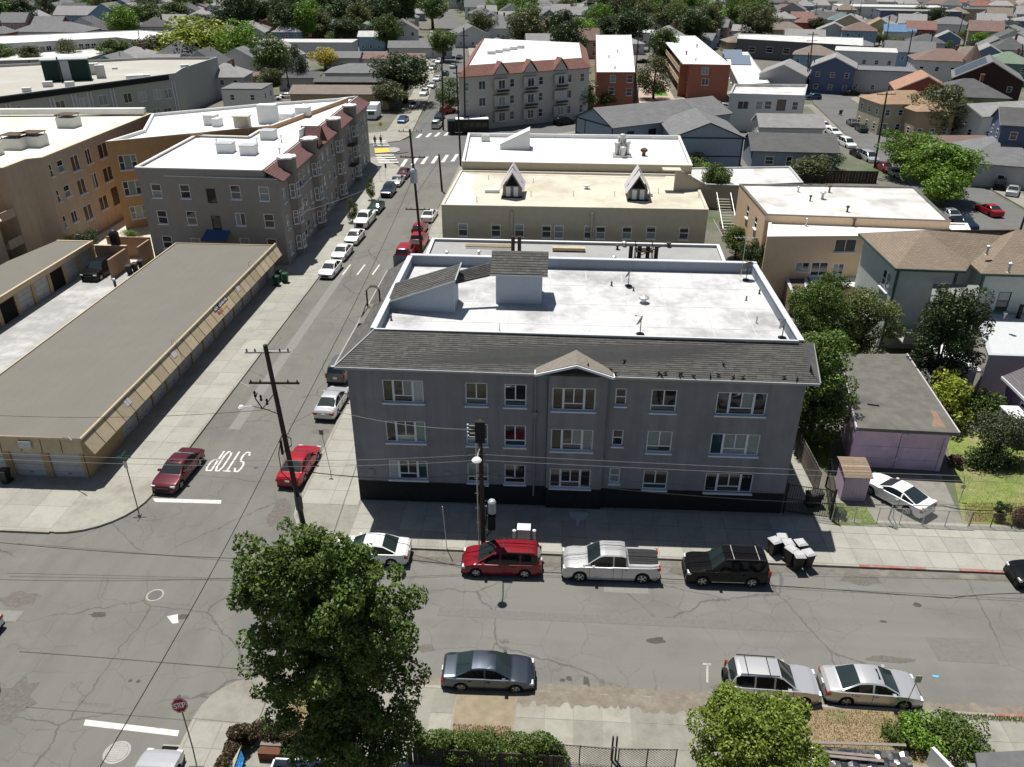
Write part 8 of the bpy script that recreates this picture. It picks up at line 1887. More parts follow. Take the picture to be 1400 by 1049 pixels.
SHT = mat('black_plastic_sheet', (.035, .037, .042), rough=.25, var=.3, scale=2, bump=1.0, bump_scale=3, spec=.7); b = MB(); n = 22
for i in range(n):
 for j in range(10):
  def zz(i, j): return 1.03+.06*math.sin(i*1.7+j*.9)+.04*math.sin(j*2.3-i)
  b.quad(*[(-2.0+p*4.2/n, -2.2+q*2.1/10, zz(p, q)) for p, q in ((i, j), (i+1, j), (i+1, j+1), (i, j+1))])
obj('plastic_sheet', b.mesh('plastic_sheet', SHT, smooth=True), t); b = MB(); b.slab([(-3.3, -2.2, 1.12), (-1.9, -2.2, 1.12), (-2.0, -.1, 1.12), (-3.3, -.1, 1.12)], .05); obj('roof_sheet', b.mesh('roof_sheet', WHITE), t)
for k, (xa, ya, xb, yb) in enumerate(((-2.6, .05, 2.2, .18), (-2.6, -.35, .6, -.5), (-2.5, -.55, .9, -.72))):
 b = MB(); bar3(b, (xa, ya, 1.15), (xb, yb, 1.15), .07, .04); obj('plank', b.mesh('plank', mat('silver_plank', (.22, .19, .17), var=.2)), t)
x, y = at(1372, 1045, 1.5); t = thing('shed_roof', 'corner of a grey shingled roof at the bottom right edge', 'roof', (x, y, BZ)); b = MB(); b.slab([(-1.7, -2, 1.3), (3, -2, 1.3), (3, .6, 1.9), (-1.2, .25, 1.7)], .12); obj('roof', b.mesh('roof', mat('grey_shingle_roof', (.13, .13, .135), coords='World', var=.15, fine=.1)), t); b = MB(); b.box(-1.5, -2, 0, 3, .1, 1.2); obj('wall', b.mesh('wall', wallmat((.2, .2, .2))), t)
x, y = at(1272, 1030, .8); t = thing('garden_wall', 'white topped low wall with rust red plants beside the shed roof at the bottom edge', 'wall', (x, y, BZ)); b = MB(); bar3(b, (0, 0, 0), (1.0, -2.2, 0), .08, 1.1); obj('wall_face', b.mesh('wall_face', WHITE), t)
x, y = at(400, 1043, .8); t = thing('pickup_bed', 'white edged open trailer in the shade at the bottom edge', 'trailer', (x+.2, y-.4, BZ)); b = MB()
for q in ((-1.0, -1.4, 1.7, -1.32), (-1.0, .3, 1.7, .38)): b.box(q[0], q[1], .4, q[2], q[3], 1.0)
b.box(-1.0, -1.4, .4, -.92, .38, 1.0); b.box(1.62, -1.4, .4, 1.7, .38, 1.0); obj('side', b.mesh('side', WHITE), t); b = MB(); b.box(-.92, -1.32, .45, 1.62, .3, .5); obj('floor', b.mesh('floor', BLACK), t); t.name = 'open_trailer'
for s in (-1.05, 1.75): obj('wheel', wheel_mesh(.3)[0], t, (.3, -.5, .3), R(0))
x, y = at(462, 1046, 1.0); t = thing('plastic_tub', 'bright blue tub lid at the bottom edge under the big tree', 'tub', (x, y-.3, BZ)); b = MB(); b.prism([(-.38, -.3), (.38, -.3), (.34, .28), (-.34, .28)], 0, .8); obj('tub', b.mesh('tub', mat('blue_plastic', (.05, .19, .42), var=.05)), t); b = MB(); b.box(-.42, -.33, .8, .42, .32, .87); obj('lid', b.mesh('lid', mat('blue_plastic', ())), t)
x, y = at(330, 1040, .8); t = thing('kayak', 'pale green pointed boat cover leaning by the corner hedge', 'boat cover', (x, y, BZ)); b = MB(); b.slab([(-.55, -1.3, .7), (-.05, -1.3, .95), (.0, .3, 1.35), (-.12, .2, 1.1)], .06); obj('hull', b.mesh('hull', mat('pale_green_canvas', (.35, .38, .30), var=.1)), t); b = MB(); b.slab([(-.02, -1.3, .9), (.30, -1.3, .8), (.22, -.1, 1.0), (.04, .1, 1.25)], .06); obj('tarpaulin', b.mesh('tarpaulin', mat('blue_tarp', (.03, .22, .55), var=.5, scale=8, bump=1, bump_scale=10)), t)
x, y = at(370, 1025, .4); t = thing('wooden_crate', 'wooden crate with a grey top in the shade under the big tree', 'crate', (x, y, BZ)); b = MB(); b.box(-.45, -.4, 0, .55, .3, .5); obj('box', b.mesh('box', mat('red_brown_wood', (.13, .055, .03), var=.2)), t); b = MB(); b.box(-.47, .0, .5, .57, .32, .56); obj('lid', b.mesh('lid', mat('grey_board', (.2, .18, .16), var=.1)), t)
# storm drain grate
t = thing('storm_drain', 'barred storm drain in the gutter beside the silver car at the bottom', 'drain', (*G(225, 1042), 0)); b = MB(); b.quad((-.45, -.9, .012), (.45, -.9, .012), (.45, .9, .012), (-.45, .9, .012)); obj('pit', b.mesh('pit', VOID), t); bm_ = MB(); bm_.box(-.45, -.04, .012, .45, .04, .05); me = bm_.mesh('bar', mat('drain_bar', (.33, .32, .3), var=.2))
for k in range(7): obj('bar', me, t, (0, -.84+k*.28, 0))

# ================================================================ CARS
kerbL, kerbR = 'cars parked along the side street', 'cars parked along the front street'
car('sedan', 'maroon', 'maroon sedan facing the camera beside the white painted STOP', 244, 640, -93.5, group=kerbL, zref=.7, extras=('smallsunroof',))
car('sedan', 'red', 'bright red coupe behind the leaning dark utility pole, boot to the camera', 409, 633, 86.5, group=kerbL, zref=.7)
car('sedan', 'lsilver', 'silver white sedan by the corner of the grey building, tail lights to the camera', 454, 546, 87, group=kerbL, zref=.8)
car('suv', 'grey', 'dark suv half hidden behind the corner of the grey building', 468, 500, 88, group=kerbL, zref=.8)
car('sedan', 'white', 'white sedan half hidden by the big foreground tree, at the far kerb', 508, 750, 181, group=kerbR, zref=.7)
car('van', 'deepred', 'deep red minivan parked beside the utility pole', 686, 764, 181.5, group=kerbR, zref=.7, extras=('rails',), sc=.97)
car('pickup', 'lsilver', 'silver crew cab pickup with a black bed cover', 834, 770, 181, group=kerbR, zref=.7)
car('bigsuv', 'black', 'black full size suv with roof bars and a sunroof', 992, 776, 181, group=kerbR, zref=.7, extras=('rails', 'metalbars', 'sunroof', 'chromestrip'), sc=.97)
car('sedan', 'black', 'dark car nose just entering at the right edge by the far kerb', 1438, 785, 181, group=kerbR, zref=.6)
car('sedan', 'slate', 'dark slate sedan alone at the near kerb, facing right', 668, 916, 1, group=kerbR, zref=.7)
car('suv', 'lsilver', 'silver compact suv with a spare wheel on its tailgate, near kerb', 1056, 930, -1.5, group=kerbR, zref=.8, extras=('spare', 'rails'))
car('sedan', 'lsilver', 'silver sedan with a black sunroof in front of the silver suv', 1190, 936, -1.5, group=kerbR, zref=.7, extras=('smallsunroof',))
car('coupe', 'white', 'white coupe with black rear window standing in the driveway of the lilac garage', 1226, 675, 128, zref=.7, extras=('spoiler',), z=BZ)
car('sedan', 'lsilver', 'silver car cut by the bottom edge beside the storm drain', 195, 1088, 90, group=kerbL, zref=.7)
car('sedan', 'white', 'white car just entering at the left edge', -66, 855, 180, zref=.7)
car('bigsuv', 'black', 'black suv standing in the garage yard before the open bay', 137, 369, -92, zref=.7)
L_ = [('sedan','white','white older sedan nearest the camera in the left hand row',452,366,-92.5),('sedan','white','white sedan second in the left hand row, dark windscreen',468,343,-92.5),('sedan','white','white sedan third in the left hand row',485,322,-92.5),('pickup','white','white pickup fourth in the left hand row',499,299,-92.5),('sedan','green','dark green sedan behind the white pickup',514,282,-92.5),('suv','navy','dark shiny suv sixth in the left hand row',531,260,-92),('sedan','lsilver','silver car seventh in the left hand row',543,246,-92),('sedan','maroon','maroon car last in the left hand row by the zebra crossing',552,236,-92),
 ('sedan','white','white sedan alone on the right hand kerb by the cream building',587,293,87.5),('hatch','red','red car behind the pole on the right hand kerb',574,311,88),('pickup','red','red pickup with a silver load on the right hand kerb',572,330,88),('bigsuv','red','red truck nearest the camera on the right hand kerb, half hidden by the roof',555,344,88)]
for (k, c, lab, px, py, hd) in L_: car(k, c, lab, px, py, hd, group=kerbL, zref=.7, detail=1, sc=.96)
F_ = [('sedan','blue','blue sedan driving towards the far crossing',551,163,-93,0),('suv','lsilver','silver suv waiting right of the far zebra crossing',597,170,87,0),('sedan','navy','dark blue car behind the waiting silver suv',601,159,87,0),('suv','deepred','dark red suv turning by the bus',612,151,60,0),('sedan','silver','silver car glinting in the sun before the dark spreading tree',567,143,-95,0),('suv','white','white suv parked left, beyond the glinting car',580,127,-95,0),('sedan','lsilver','silver sedan parked left, third beyond the crossing',591,116,-96,0),('sedan','white','white sedan parked left, fourth beyond the crossing',598,107,-96,0),('hatch','teal','grey green hatchback right lane beyond the crossing',609,100,84,0),
 ('sedan','lsilver','pale car at the end of the visible side street, left',592,92,-97,0),('sedan','silver','silver car at the end of the visible side street, right',620,90,83,0),('suv','white','white suv far up the side street',600,84,-97,0),('sedan','navy','dark car far up the side street',628,78,83,0),('van','black','dark minivan in front of the red tiled block',771,166,40,0),
 ('hatch','blue','pale blue car at the right hand crossing',1112,132,180,0),('sedan','black','black car parked by the corner of the far crossing at right',1163,127,180,0),('sedan','silver','silver blue sedan parked on the left kerb of the right street, farthest',1113,161,-75,0),('hatch','white','white hatchback second on the left kerb of the right street',1127,172,-78,0),('sedan','white','white sedan third on the left kerb of the right street',1139,180,-80,0),('van','white','white van on the left kerb of the right street',1158,196,-82,0),('sedan','black','black sedan beside the leaning pole of the right street',1174,210,-84,0),('van','lsilver','large white van right of the black sedan',1188,215,-84,0),('hatch','deepred','dull red car at the dark garden fence',1210,229,-84,0),('sedan','grey','dark grey car below the dull red one',1225,236,-84,0),
 ('sedan','grey','grey car parked right, farther one of the two on the right street',1166,167,88,0),('sedan','green','dark green car parked right, nearer one of the two on the right street',1178,175,88,0),('suv','black','black suv in front of the tan corner house',1219,176,60,0),('sedan','red','bright red car on the right street by the pale kerb',1353,286,98,0),('sedan','lsilver','pale violet car in the yard at the right edge',1385,260,60,0),('suv','black','black suv in the yard at the right edge',1368,252,60,0),('sedan','lsilver','silver car at the kerb behind the peach roofs',1300,293,-84,0),('sedan','navy','dark blue car at the kerb behind the peach roofs, nearer',1319,304,-84,0),
 ('van','lsilver','long pale camper behind the bushes by the right street',1288,175,5,0),('sedan','lsilver','silver blue car in the lot behind the grey white roofs, left',394,131,10,0),('sedan','black','black car beside the courtyard of the brick blocks',880,84,20,0),('sedan','white','white car between the blue roofs and the pale commercial block',980,142,20,0),('hatch','lsilver','silver car right of the white one by the commercial block',990,146,20,0),('sedan','white','white car behind the white motel palms',372,134,20,0),('hatch','grey','grey car in the lot of the bungalows',350,130,20,0)]
for (k, c, lab, px, py, hd, d_) in F_: car(k, c, lab, px, py, hd, zref=.7, detail=d_, name='parked_car', group='cars on the farther streets')
# bus and box truck
def big_box(name, lab, cat, px, py, hd, L, W, H, m, roofm=None, cabm=None, zref=1.0):
 x, y = G(px, py, zref); t = thing(name, lab, cat, (x, y, 0), R(hd)); b = MB(); b.box(-L/2, -W/2, .5, L/2-1.6, W/2, H); obj('body', b.mesh('body', m), t)
 b = MB(); b.prism([(L/2-1.58, -W/2+.03), (L/2-.2, -W/2+.08), (L/2, -W/2+.4), (L/2, W/2-.4), (L/2-.2, W/2-.08), (L/2-1.58, W/2-.03)], .45, H-.25 if name == 'bus' else 2.2); obj('cab', b.mesh('cab', cabm or m), t)
 b = MB(); b.box(-L/2+.05, -W/2+.05, H, L/2-1.7, W/2-.05, H+.08); obj('roof', b.mesh('roof', roofm or m), t)
 b = MB(); b.box(L/2-.05, -W/2+.45, 1.3, L/2+.02, W/2-.45, 2.1 if name != 'bus' else 2.7); obj('windshield', b.mesh('windshield', CARGLASS), t)
 if name == 'bus':
  q = MB(); q.box(-.55, -.01, 1.4, .55, .01, 2.4); me = q.mesh('side_window', CARGLASSD)
  for k in range(int((L-2.5)/1.3)):
   for s in (-1, 1): obj('side_window', me, t, (-L/2+.9+k*1.3, s*(W/2+.015), 0))
 for xw in (-L/2+1.4, L/2-1.0):
  for s in (-1, 1): obj('wheel', wheel_mesh(.45)[0], t, (xw, s*(W/2-.1), .45))
 return t
big_box('bus', 'black shuttle bus with a white striped roof crossing at the far crossing', 'bus', 640, 176, 188, 8.5, 2.4, 3.0, PT['black'], WHITE)
b = MB(); b.box(-2.2, -1.22, 1.0, -1.0, -1.21, 2.4)
big_box('box_truck', 'white box truck parked on the pavement left of the far crossing', 'truck', 511, 156, -88, 6.2, 2.3, 3.1, WHITE, WHITE)

# motor scooter beside the yard suv
t = thing('motorcycle', 'motorcycle standing in the garage yard, partly behind the roof edge', 'motorcycle', (*G(158, 392), 0), R(-60)); 
for x in (-.7, .7): 
 o = obj('wheel', wheel_mesh(.31)[0], t, (x, 0, .31)); o.scale = (1, .5, 1)
b = MB(); b.tube([(.7, 0, .31), (.45, 0, 1.0)], .035, 6); b.tube([(.45, -.35, 1.05), (.45, .35, 1.05)], .02, 6); b.tube([(-.7, 0, .31), (-.1, 0, .45), (.45, 0, .8)], .05, 6); b.box(-.3, -.14, .3, .25, .14, .6); obj('frame', b.mesh('frame', DMETAL), t)
b = MB(); b.prism([(-.75, -.1), (-.05, -.14), (-.05, .14), (-.75, .1)], .72, .84); obj('seat', b.mesh('seat', BLACK), t); b = MB(); b.prism([(-.05, -.13), (.4, -.1), (.4, .1), (-.05, .13)], .75, .98); obj('fuel_tank', b.mesh('fuel_tank', WHITE), t)

# ================================================================ BINS
def bin_mesh(hh=1.05, w_=.58, d_=.62):
 b = MB(); n = 4; lo, hi = .40, .5
 P0 = [(-w_*.36, -d_*.36), (w_*.36, -d_*.36), (w_*.36, d_*.36), (-w_*.36, d_*.36)]; P1 = [(-w_*.5, -d_*.5), (w_*.5, -d_*.5), (w_*.5, d_*.5), (-w_*.5, d_*.5)]
 b.v = [(*p, .06) for p in P0]+[(*p, hh) for p in P1]; b.f = [(3, 2, 1, 0), (4, 5, 6, 7)]+[(k, (k+1) % 4, 4+(k+1) % 4, 4+k) for k in range(4)]; b.m = [0]*6
 b.box(-w_*.54, -d_*.54, hh-.06, w_*.54, d_*.54, hh); body = b
 l = MB(); v = [(-w_*.56, -d_*.58, hh+.02), (w_*.56, -d_*.58, hh+.02), (w_*.56, d_*.58, hh+.02), (-w_*.56, d_*.58, hh+.02), (-w_*.36, -d_*.38, hh+.11), (w_*.36, -d_*.38, hh+.11), (w_*.36, d_*.38, hh+.11), (-w_*.36, d_*.38, hh+.11)]
 l.v = v; l.f = [(3, 2, 1, 0), (4, 5, 6, 7), (0, 1, 5, 4), (1, 2, 6, 5), (2, 3, 7, 6), (3, 0, 4, 7)]; l.m = [0]*6
 h = MB(); h.tube([(-w_*.4, d_*.6, hh-.05), (w_*.4, d_*.6, hh-.05)], .02, 6)
 wv = MB(); 
 wv.tube([(0, d_*.42, .13), (w_*.12, d_*.42, .13)], .13, 10)
 return body, l, h, wv
BM, BL_, BH, BW_ = bin_mesh(); BINB = mat('bin_black', (.018, .018, .02), rough=.5, var=.1); BING = mat('bin_green', (.01, .06, .035), rough=.5, var=.1); LIDG = mat('bin_lid_grey', (.46, .46, .47), rough=.35, var=.08); LIDD = mat('bin_lid_dark', (.05, .05, .05), rough=.4, var=.1)
bmB, bmG, lm, lmG, lmD, hm, wm_ = BM.mesh('bin_body', BINB), BM.mesh('bin_body', BING), BL_.mesh('lid', LIDG), BL_.mesh('lid', BING), BL_.mesh('lid', LIDD), BH.mesh('handle', BLACK), BW_.mesh('wheel', BLACK)
def wbin(lab, px, py, a, body=None, lid=None, z=BZ, group=None, sc=1.0, xy=None):
 x, y = xy or G(px, py, z+.0); t = thing('wheeled_bin', lab, 'bin', (x, y, z), R(a), group); t.scale = (sc,)*3
 obj('bin_body', body or bmB, t); obj('lid', lid or lm, t); obj('handle', hm, t); obj('wheel', wm_, t, (.2, 0, 0)); obj('wheel', wm_, t, (-.27, 0, 0))
gb_ = 'black wheeled bins with grey lids at the kerb'
for (lab, px, py, a) in (('grey lidded black bin farthest left of the cluster at the kerb, by the black suv', 1056, 757, 25), ('grey lidded black bin second from the left in the kerb cluster, set back', 1074, 760, 10), ('grey lidded black bin in the middle of the kerb cluster', 1079, 769, 35), ('grey lidded black bin at the back right of the kerb cluster', 1091, 760, 15), ('grey lidded black bin front right but one in the kerb cluster', 1089, 777, 5), ('grey lidded black bin at the right front corner of the kerb cluster', 1102, 774, 20), ('bin standing in the shade behind the kerb cluster', 1066, 752, 0)):
 wbin(lab, px, py, a, group=gb_)
for (lab, px, py) in (('green wheeled bin at the rear end of the long garage row', 383, 383), ('green wheeled bin, front one beside the long garage row', 379, 390), ('green wheeled bin, right one beside the long garage row', 391, 386)): wbin(lab, px, py, 90, bmG, lmG, group='green bins by the garage row')
for (lab, px, py) in (('dark wheeled bin behind the tan wall of the yard, left', 178, 375), ('dark wheeled bin behind the tan wall of the yard, middle', 186, 372), ('dark wheeled bin behind the tan wall of the yard, right', 194, 368)): wbin(lab, px, py, 10, bmB, lmD, group='dark bins behind the tan wall')
wbin('dark bin in the passage behind the black iron gate', 1115, 690, 5, bmB, lmD); wbin('second dark bin in the passage behind the black iron gate', 1106, 692, 5, bmB, lmD); wbin('green bin on the far corner of the right street', 1149, 157, 40, bmG, lmG)
wbin('black bin standing before the garage doors at the left edge', 10, 660, 0, bmB, lmD)

# ================================================================ UTILITY POLES
CYL = {}
def pole(lab, base, top, arms=(), r0=.17, r1=.12, extra=None, name='utility_pole', mt_=None):
 """base (x,y), top (x,y,z) ; arms (z, half length, angle, material)"""
 t = thing(name, lab, 'utility pole', (base[0], base[1], 0)); dx, dy, H_ = top[0]-base[0], top[1]-base[1], top[2]
 b = MB(); b.tube([(dx*k/6, dy*k/6, H_*k/6) for k in range(7)], [r0+(r1-r0)*k/6 for k in range(7)], 10); obj('post', b.mesh('post', mt_ or WOODP, smooth=False), t)
 for (z, hl, a, m) in arms:
  k = z/H_; b = MB(); ca, sa = math.cos(R(a)), math.sin(R(a)); ux, uy = (ca, sa), (-sa, ca); b.obox((dx*k+uy[0]*.18, dy*k+uy[1]*.18), ux, uy, hl, .055, z-.06, z+.06); arm = obj('crossarm', b.mesh('crossarm', m or WOODP), t)
  ins = MB()
  for s in (-.92, -.55, .55, .92): ins.lathe([(.05, 0), (.06, .05), (.03, .08), (.055, .12), (.02, .17)], 7, (dx*k+uy[0]*.18+ux[0]*hl*s, dy*k+uy[1]*.18+ux[1]*hl*s, z+.06))
  obj('insulator', ins.mesh('insulator', mat('porcelain', (.10, .07, .06), rough=.3, var=0)), arm)
 return t
def top_of(base, px, py):
 """height of the top so that it meets the image point; keeps the pole's own lean small"""
 best = None
 for k in range(20, 2400):
  z = k*.01; p = PX(base[0], base[1], z); d = abs(p[1]-py)
  if best is None or d < best[0]: best = (d, z)
 z = best[1]; x, y = G(px, py, z); return (x, base[1], z)
pb1 = G(414, 714, BZ); pt1 = top_of(pb1, 362, 472)
t = pole('dark wooden utility pole with brackets and cable riser at the corner behind the big tree', pb1, pt1, [(pt1[2]-.55, 1.3, 5, METAL), (pt1[2]-2.6, 1.5, 3, None)], .18, .13)
b = MB(); H_ = pt1[2]; dx, dy = pt1[0]-pb1[0], pt1[1]-pb1[1]
def ap(z, ox=0, oy=0): k = z/H_; return (dx*k+ox, dy*k+oy, z)
b.tube([ap(H_-3.2, -.05, -.1), ap(H_-4.2, -.9, -.2), ap(H_-4.0, -1.5, -.2)], .03, 5); b.tube([ap(H_-4.6, 0, -.1), ap(H_-4.1, -1.0, -.2)], .03, 5); b.tube([ap(H_-4.2, -.9, -.2), ap(H_-3.5, -1.2, -.2), ap(H_-3.1, -1.0, -.2)], .04, 5)
for k in range(3): b.lathe([(.06, 0), (.09, .1), (.05, .2), (.09, .3), (.04, .42)], 7, ap(H_-3.9+k*.25, -.55-.32*k, -.2))
obj('switch_bracket', b.mesh('switch_bracket', DMETAL), t)
b = MB(); b.tube([ap(5.8, -.1, -.25), ap(6.3, .45, -.3), ap(6.8, .5, -.3), ap(7.0, .1, -.25)], .035, 5); b.tube([ap(6.9, -.1, -.2), ap(5.6, -.5, -.25), ap(4.2, -.6, -.2), ap(3.6, -.2, -.2)], .03, 5); b.tube([ap(6.6, -.2, -.25), ap(5.6, -.25, -.25)], .09, 7); obj('cable_loop', b.mesh('cable_loop', WIRE), t)
b = MB(); b.tube([ap(0, .0, -.27), ap(3.2, 0, -.27)], .05, 6); b.lathe([(.24, 1.2), (.24, 2.3)], 10, (dx*.1, dy*.1, 0)); obj('cable_riser', b.mesh('cable_riser', mat('riser_grey', (.10, .10, .11), var=.1)), t)
b = MB(); b.tube([ap(H_-2.7, -1.4, -.2), ap(H_-2.4, -1.9, -.2)], .02, 4); b.lathe([(.16, 0), (.2, .05), (.1, .18)], 8, ap(H_-4.2, -2.2, -.2)); b.tube([ap(H_-4.1, -2.2, -.2), ap(H_-4.0, -1.4, -.2)], .025, 4); obj('street_light', b.mesh('street_light', WHITE), t)
# pole in front of the facade with street light and transformer
pb2 = (G(661, 747, BZ)[0], 39.05); pt2 = top_of(pb2, 656, 575)
t = pole('dark utility pole with round street light and steps in front of the grey facade', pb2, pt2, [], .15, .12)
H_ = pt2[2]; dx, dy = pt2[0]-pb2[0], pt2[1]-pb2[1]
b = MB(); b.tube([ap(H_-1.0, -.26, -.05), ap(BZ, -.26, -.05)], .05, 6); obj('conduit', b.mesh('conduit', METAL), t)
b = MB()
for k in range(8): b.tube([ap(1.5+k*.55, -.18 if k % 2 else .18, 0), ap(1.5+k*.55, -.42 if k % 2 else .42, 0)], .012, 4)
obj('step', b.mesh('step', METAL), t)
b = MB(); b.tube([ap(H_-1.7, 0, -.15), ap(H_-1.2, .02, -1.6), ap(H_-1.2, .02, -2.2)], .035, 6); arm = obj('lamp_arm', b.mesh('lamp_arm', METAL), t)
b = MB(); p = ap(H_-1.15, .02, -2.4); b.lathe([(.05, .16), (.2, .12), (.28, .02), (.24, -.06), (.1, -.12)][::-1], 14, p); obj('lamp_head', b.mesh('lamp_head', WHITE), arm)
b = MB(); b.obox((dx*.9+.0, dy-.12), (1, 0), (0, 1), .28, .12, H_-1.4, H_-.0); obj('equipment_box', b.mesh('equipment_box', BLACK), t)
b = MB()
for k in range(4): p = ap(H_-.35-k*.25, -.7, -.05); b.tube([p, ap(H_-.35-k*.25, 0, -.05)], .015, 4); b.lathe([(.03, 0), (.05, .1)], 6, p)
obj('bracket', b.mesh('bracket', WHITE), t)
b = MB(); b.lathe([(.24, 0), (.25, .05), (.25, .8), (.18, .92), (.05, .96)], 14, (.58, -.2, 3.0)); b.tube([(.1, -.1, 3.4), (.4, -.2, 3.4)], .05, 5); obj('transformer', b.mesh('transformer', mat('transformer_grey', (.38, .42, .45), rough=.4, var=.05)), t)
b = MB(); b.tube([ap(2.0, .18, -.2), ap(3.6, .35, -.3), ap(4.0, .3, -.2)], .04, 6); b.tube([(.55, -.3, 3.0), (.55, -.35, 1.8), (.25, -.25, 1.2)], .05, 6); b.box(.35, -.55, 1.9, .8, -.2, 2.9); obj('cable_box', b.mesh('cable_box', BLACK), t)
P_SPEC = [ # label, base px, top px, arms
 ('wooden utility pole with two crossarms and a grey transformer on the side street', (577, 350), (560, 177), [(0.3, 1.4, 0, METAL), (3.2, 1.5, 0, None), (9.4, 1.5, 0, None)], True),
 ('tall bare pole at the corner of the white roofed block, far crossing', (630, 228), (624, 90), [(1.2, .6, 0, None)], False),
 ('short wooden pole on the right pavement behind the cream building', (604.5, 262), (600, 211), [], False),
 ('pole by the bus at the far crossing', (606, 178), (604, 78), [], False), ('slim pole before the cream red tiled block', (636, 182), (634, 38), [(1.5, .8, 0, None)], False),
 ('tall pole before the narrow brick block', (868, 118), (874, 33), [(1, .8, 0, None)], False), ('big leaning pole with two crossarms beside the bright green trees', (1195, 231), (1213, 126), [(.4, 1.6, 5, None), (5.2, 1.2, 5, METAL)], False),
 ('pole left of the navy and white house', (1104, 122), (1112, 44), [(.6, 1.4, 0, None), (2.2, 1.4, 0, None)], False), ('pole behind the tan corner house, tall', (1236, 108), (1248, 41), [(.5, 1.4, 0, None)], False), ('pole before the turreted white house, left', (1268, 96), (1276, 42), [(.5, 1.2, 0, None)], False), ('pole before the turreted white house, right', (1297, 102), (1306, 60), [], False),
 ('pole beside the grey gabled house by the right street', (1104, 122), (1114, 82), [], False), ('pole at the far right between the houses', (1396, 108), (1399, 60), [], False), ('pole with crossarm over the blue walled houses', (1211, 62), (1216, 26), [(.5, 1.2, 0, None)], False), ('pole over the cobalt cottage', (1308, 56), (1318, 20), [(.5, 1.2, 0, None)], False), ('pole among the red roofs', (1114, 33), (1117, 4), [(.5, 1.2, 0, None)], False), ('pole left of the white arch by the right street', (1103, 124), (1106, 72), [], False),
 ('dark pole rising from the roof line of the grey green apartments', (100, 175), (77, 78), [], False), ('short dark pole left of the green roof cabin', (45, 130), (40, 82), [], False), ('dark pole behind the motel, with crossarm', (194, 80), (189, 42), [(.8, 1.4, 0, None)], False), ('dark pole between the pale gabled house and the bungalows', (398, 135), (385, 60), [(1, 1.2, 0, None)], False),
 ('pole at the pavement of the right street, cut by the right edge', (1390, 330), (1401, 296), [], False), ('thin pole behind the tan corner house', (1175, 25), (1178, 2), [], False), ('thin pole near the top edge, upper right', (1232, 22), (1236, 2), [], False), ('thin pole top edge behind the grey roofs', (1160, 32), (1166, 4), [], False)]
PTOP = {}
for (lab, bp_, tp, arms, tr) in P_SPEC:
 base = G(*bp_); top = top_of(base, *tp); k = 1 if base[1] < 160 else 1.15
 t = pole(lab, base, top, [(top[2]-a, hl, an, m) for a, hl, an, m in arms], .17*k, .12*k); PTOP[lab] = (base, top)
 if tr:
  b = MB(); k_ = (top[2]-5.2)/top[2]; p = ((top[0]-base[0])*k_+.05, (top[1]-base[1])*k_-.5, top[2]-6.0); b.lathe([(.42, 0), (.45, .08), (.45, 1.4), (.35, 1.6), (.1, 1.65)], 14, p); b.tube([(p[0], p[1]+.3, p[2]+.8), (p[0], p[1]+.6, p[2]+.8)], .06, 5); obj('transformer', b.mesh('transformer', mat('transformer_grey', ())), t)

# ================================================================ WIRES
def wire(lab, pts, r=.012, sag=.5, m=WIRE, n=12):
 P = []
 for a, c in zip(pts, pts[1:]):
  a, c = Vector(a), Vector(c)
  for i in range(n):
   k = i/n; p = a.lerp(c, k); p.z -= sag*4*k*(1-k); P.append(p)
 P.append(Vector(pts[-1])); o0 = Vector((P[0].x, P[0].y, P[0].z)); b = MB(); b.tube([p-o0 for p in P], r, 4, cap=False)
 o = obj('overhead_cable', b.mesh('overhead_cable', m), None, o0); tag(o, lab, 'cable', 'overhead cables'); return o
def g3(px, py, z): return (*G(px, py, z), z)
p2 = lambda z: (pb2[0]+(pt2[0]-pb2[0])*z/pt2[2], pb2[1]-.2, z)
wire('thick black cable bundle from the corner pole to the pole before the facade', [g3(388, 640, 5.2), p2(5.9)], .035, .55)
wire('thick black cable from the pole before the facade to the right edge, over the driveway', [p2(5.9), g3(1290, 692, 5.4), g3(1440, 682, 5.6)], .03, .55)
wire('thin pale cable right across the facade, upper one', [g3(-40, 618, 7.4), g3(385, 630, 7.2), p2(7.2), g3(1450, 655, 7.2)], .014, .12, WIREL)
wire('thin pale cable right across the facade, lower one', [g3(-40, 626, 6.9), g3(385, 638, 6.8), p2(6.8), g3(1450, 662, 6.8)], .014, .12, WIREL)
wire('pale service cable with spacers from the corner to the pole before the facade', [g3(450, 560, 8.2), p2(pt2[2]-.5)], .018, .35, WIREL)
wire('thin dark cable crossing the roof of the long garage row', [g3(-30, 567, 8.0), g3(370, 560, 9.5)], .014, .35)
wire('dark cable from the corner pole down towards the bottom left', [g3(388, 590, 8.5), g3(130, 1060, 8.5)], .02, .4)
wire('dark cable from the corner pole up the side street', [g3(392, 596, 8.5), (PTOP[P_SPEC[0][0]][1][0], PTOP[P_SPEC[0][0]][1][1], 9.5)], .022, .5)
wire('long cable crossing the intersection from the left edge to the big tree', [g3(-20, 740, 6.0), g3(330, 764, 6.0)], .02, .15)
wire('second cable crossing the intersection lower down', [g3(-20, 792, 6.5), g3(340, 790, 7.5)], .012, .15)
wire('pale service wire from the grey maroon edged apartments across the side street', [g3(402, 293, 6.5), g3(512, 254, 7.5)], .025, .2, WIREL)
wire('guy wire beside the transformer pole', [g3(567, 268, 6.0), g3(602, 216, 4.6)], .03, .1)
wire('pale cable in front of the rear lawn, upper right', [p2(6.3), g3(1450, 700, 4.2)], .012, .2)
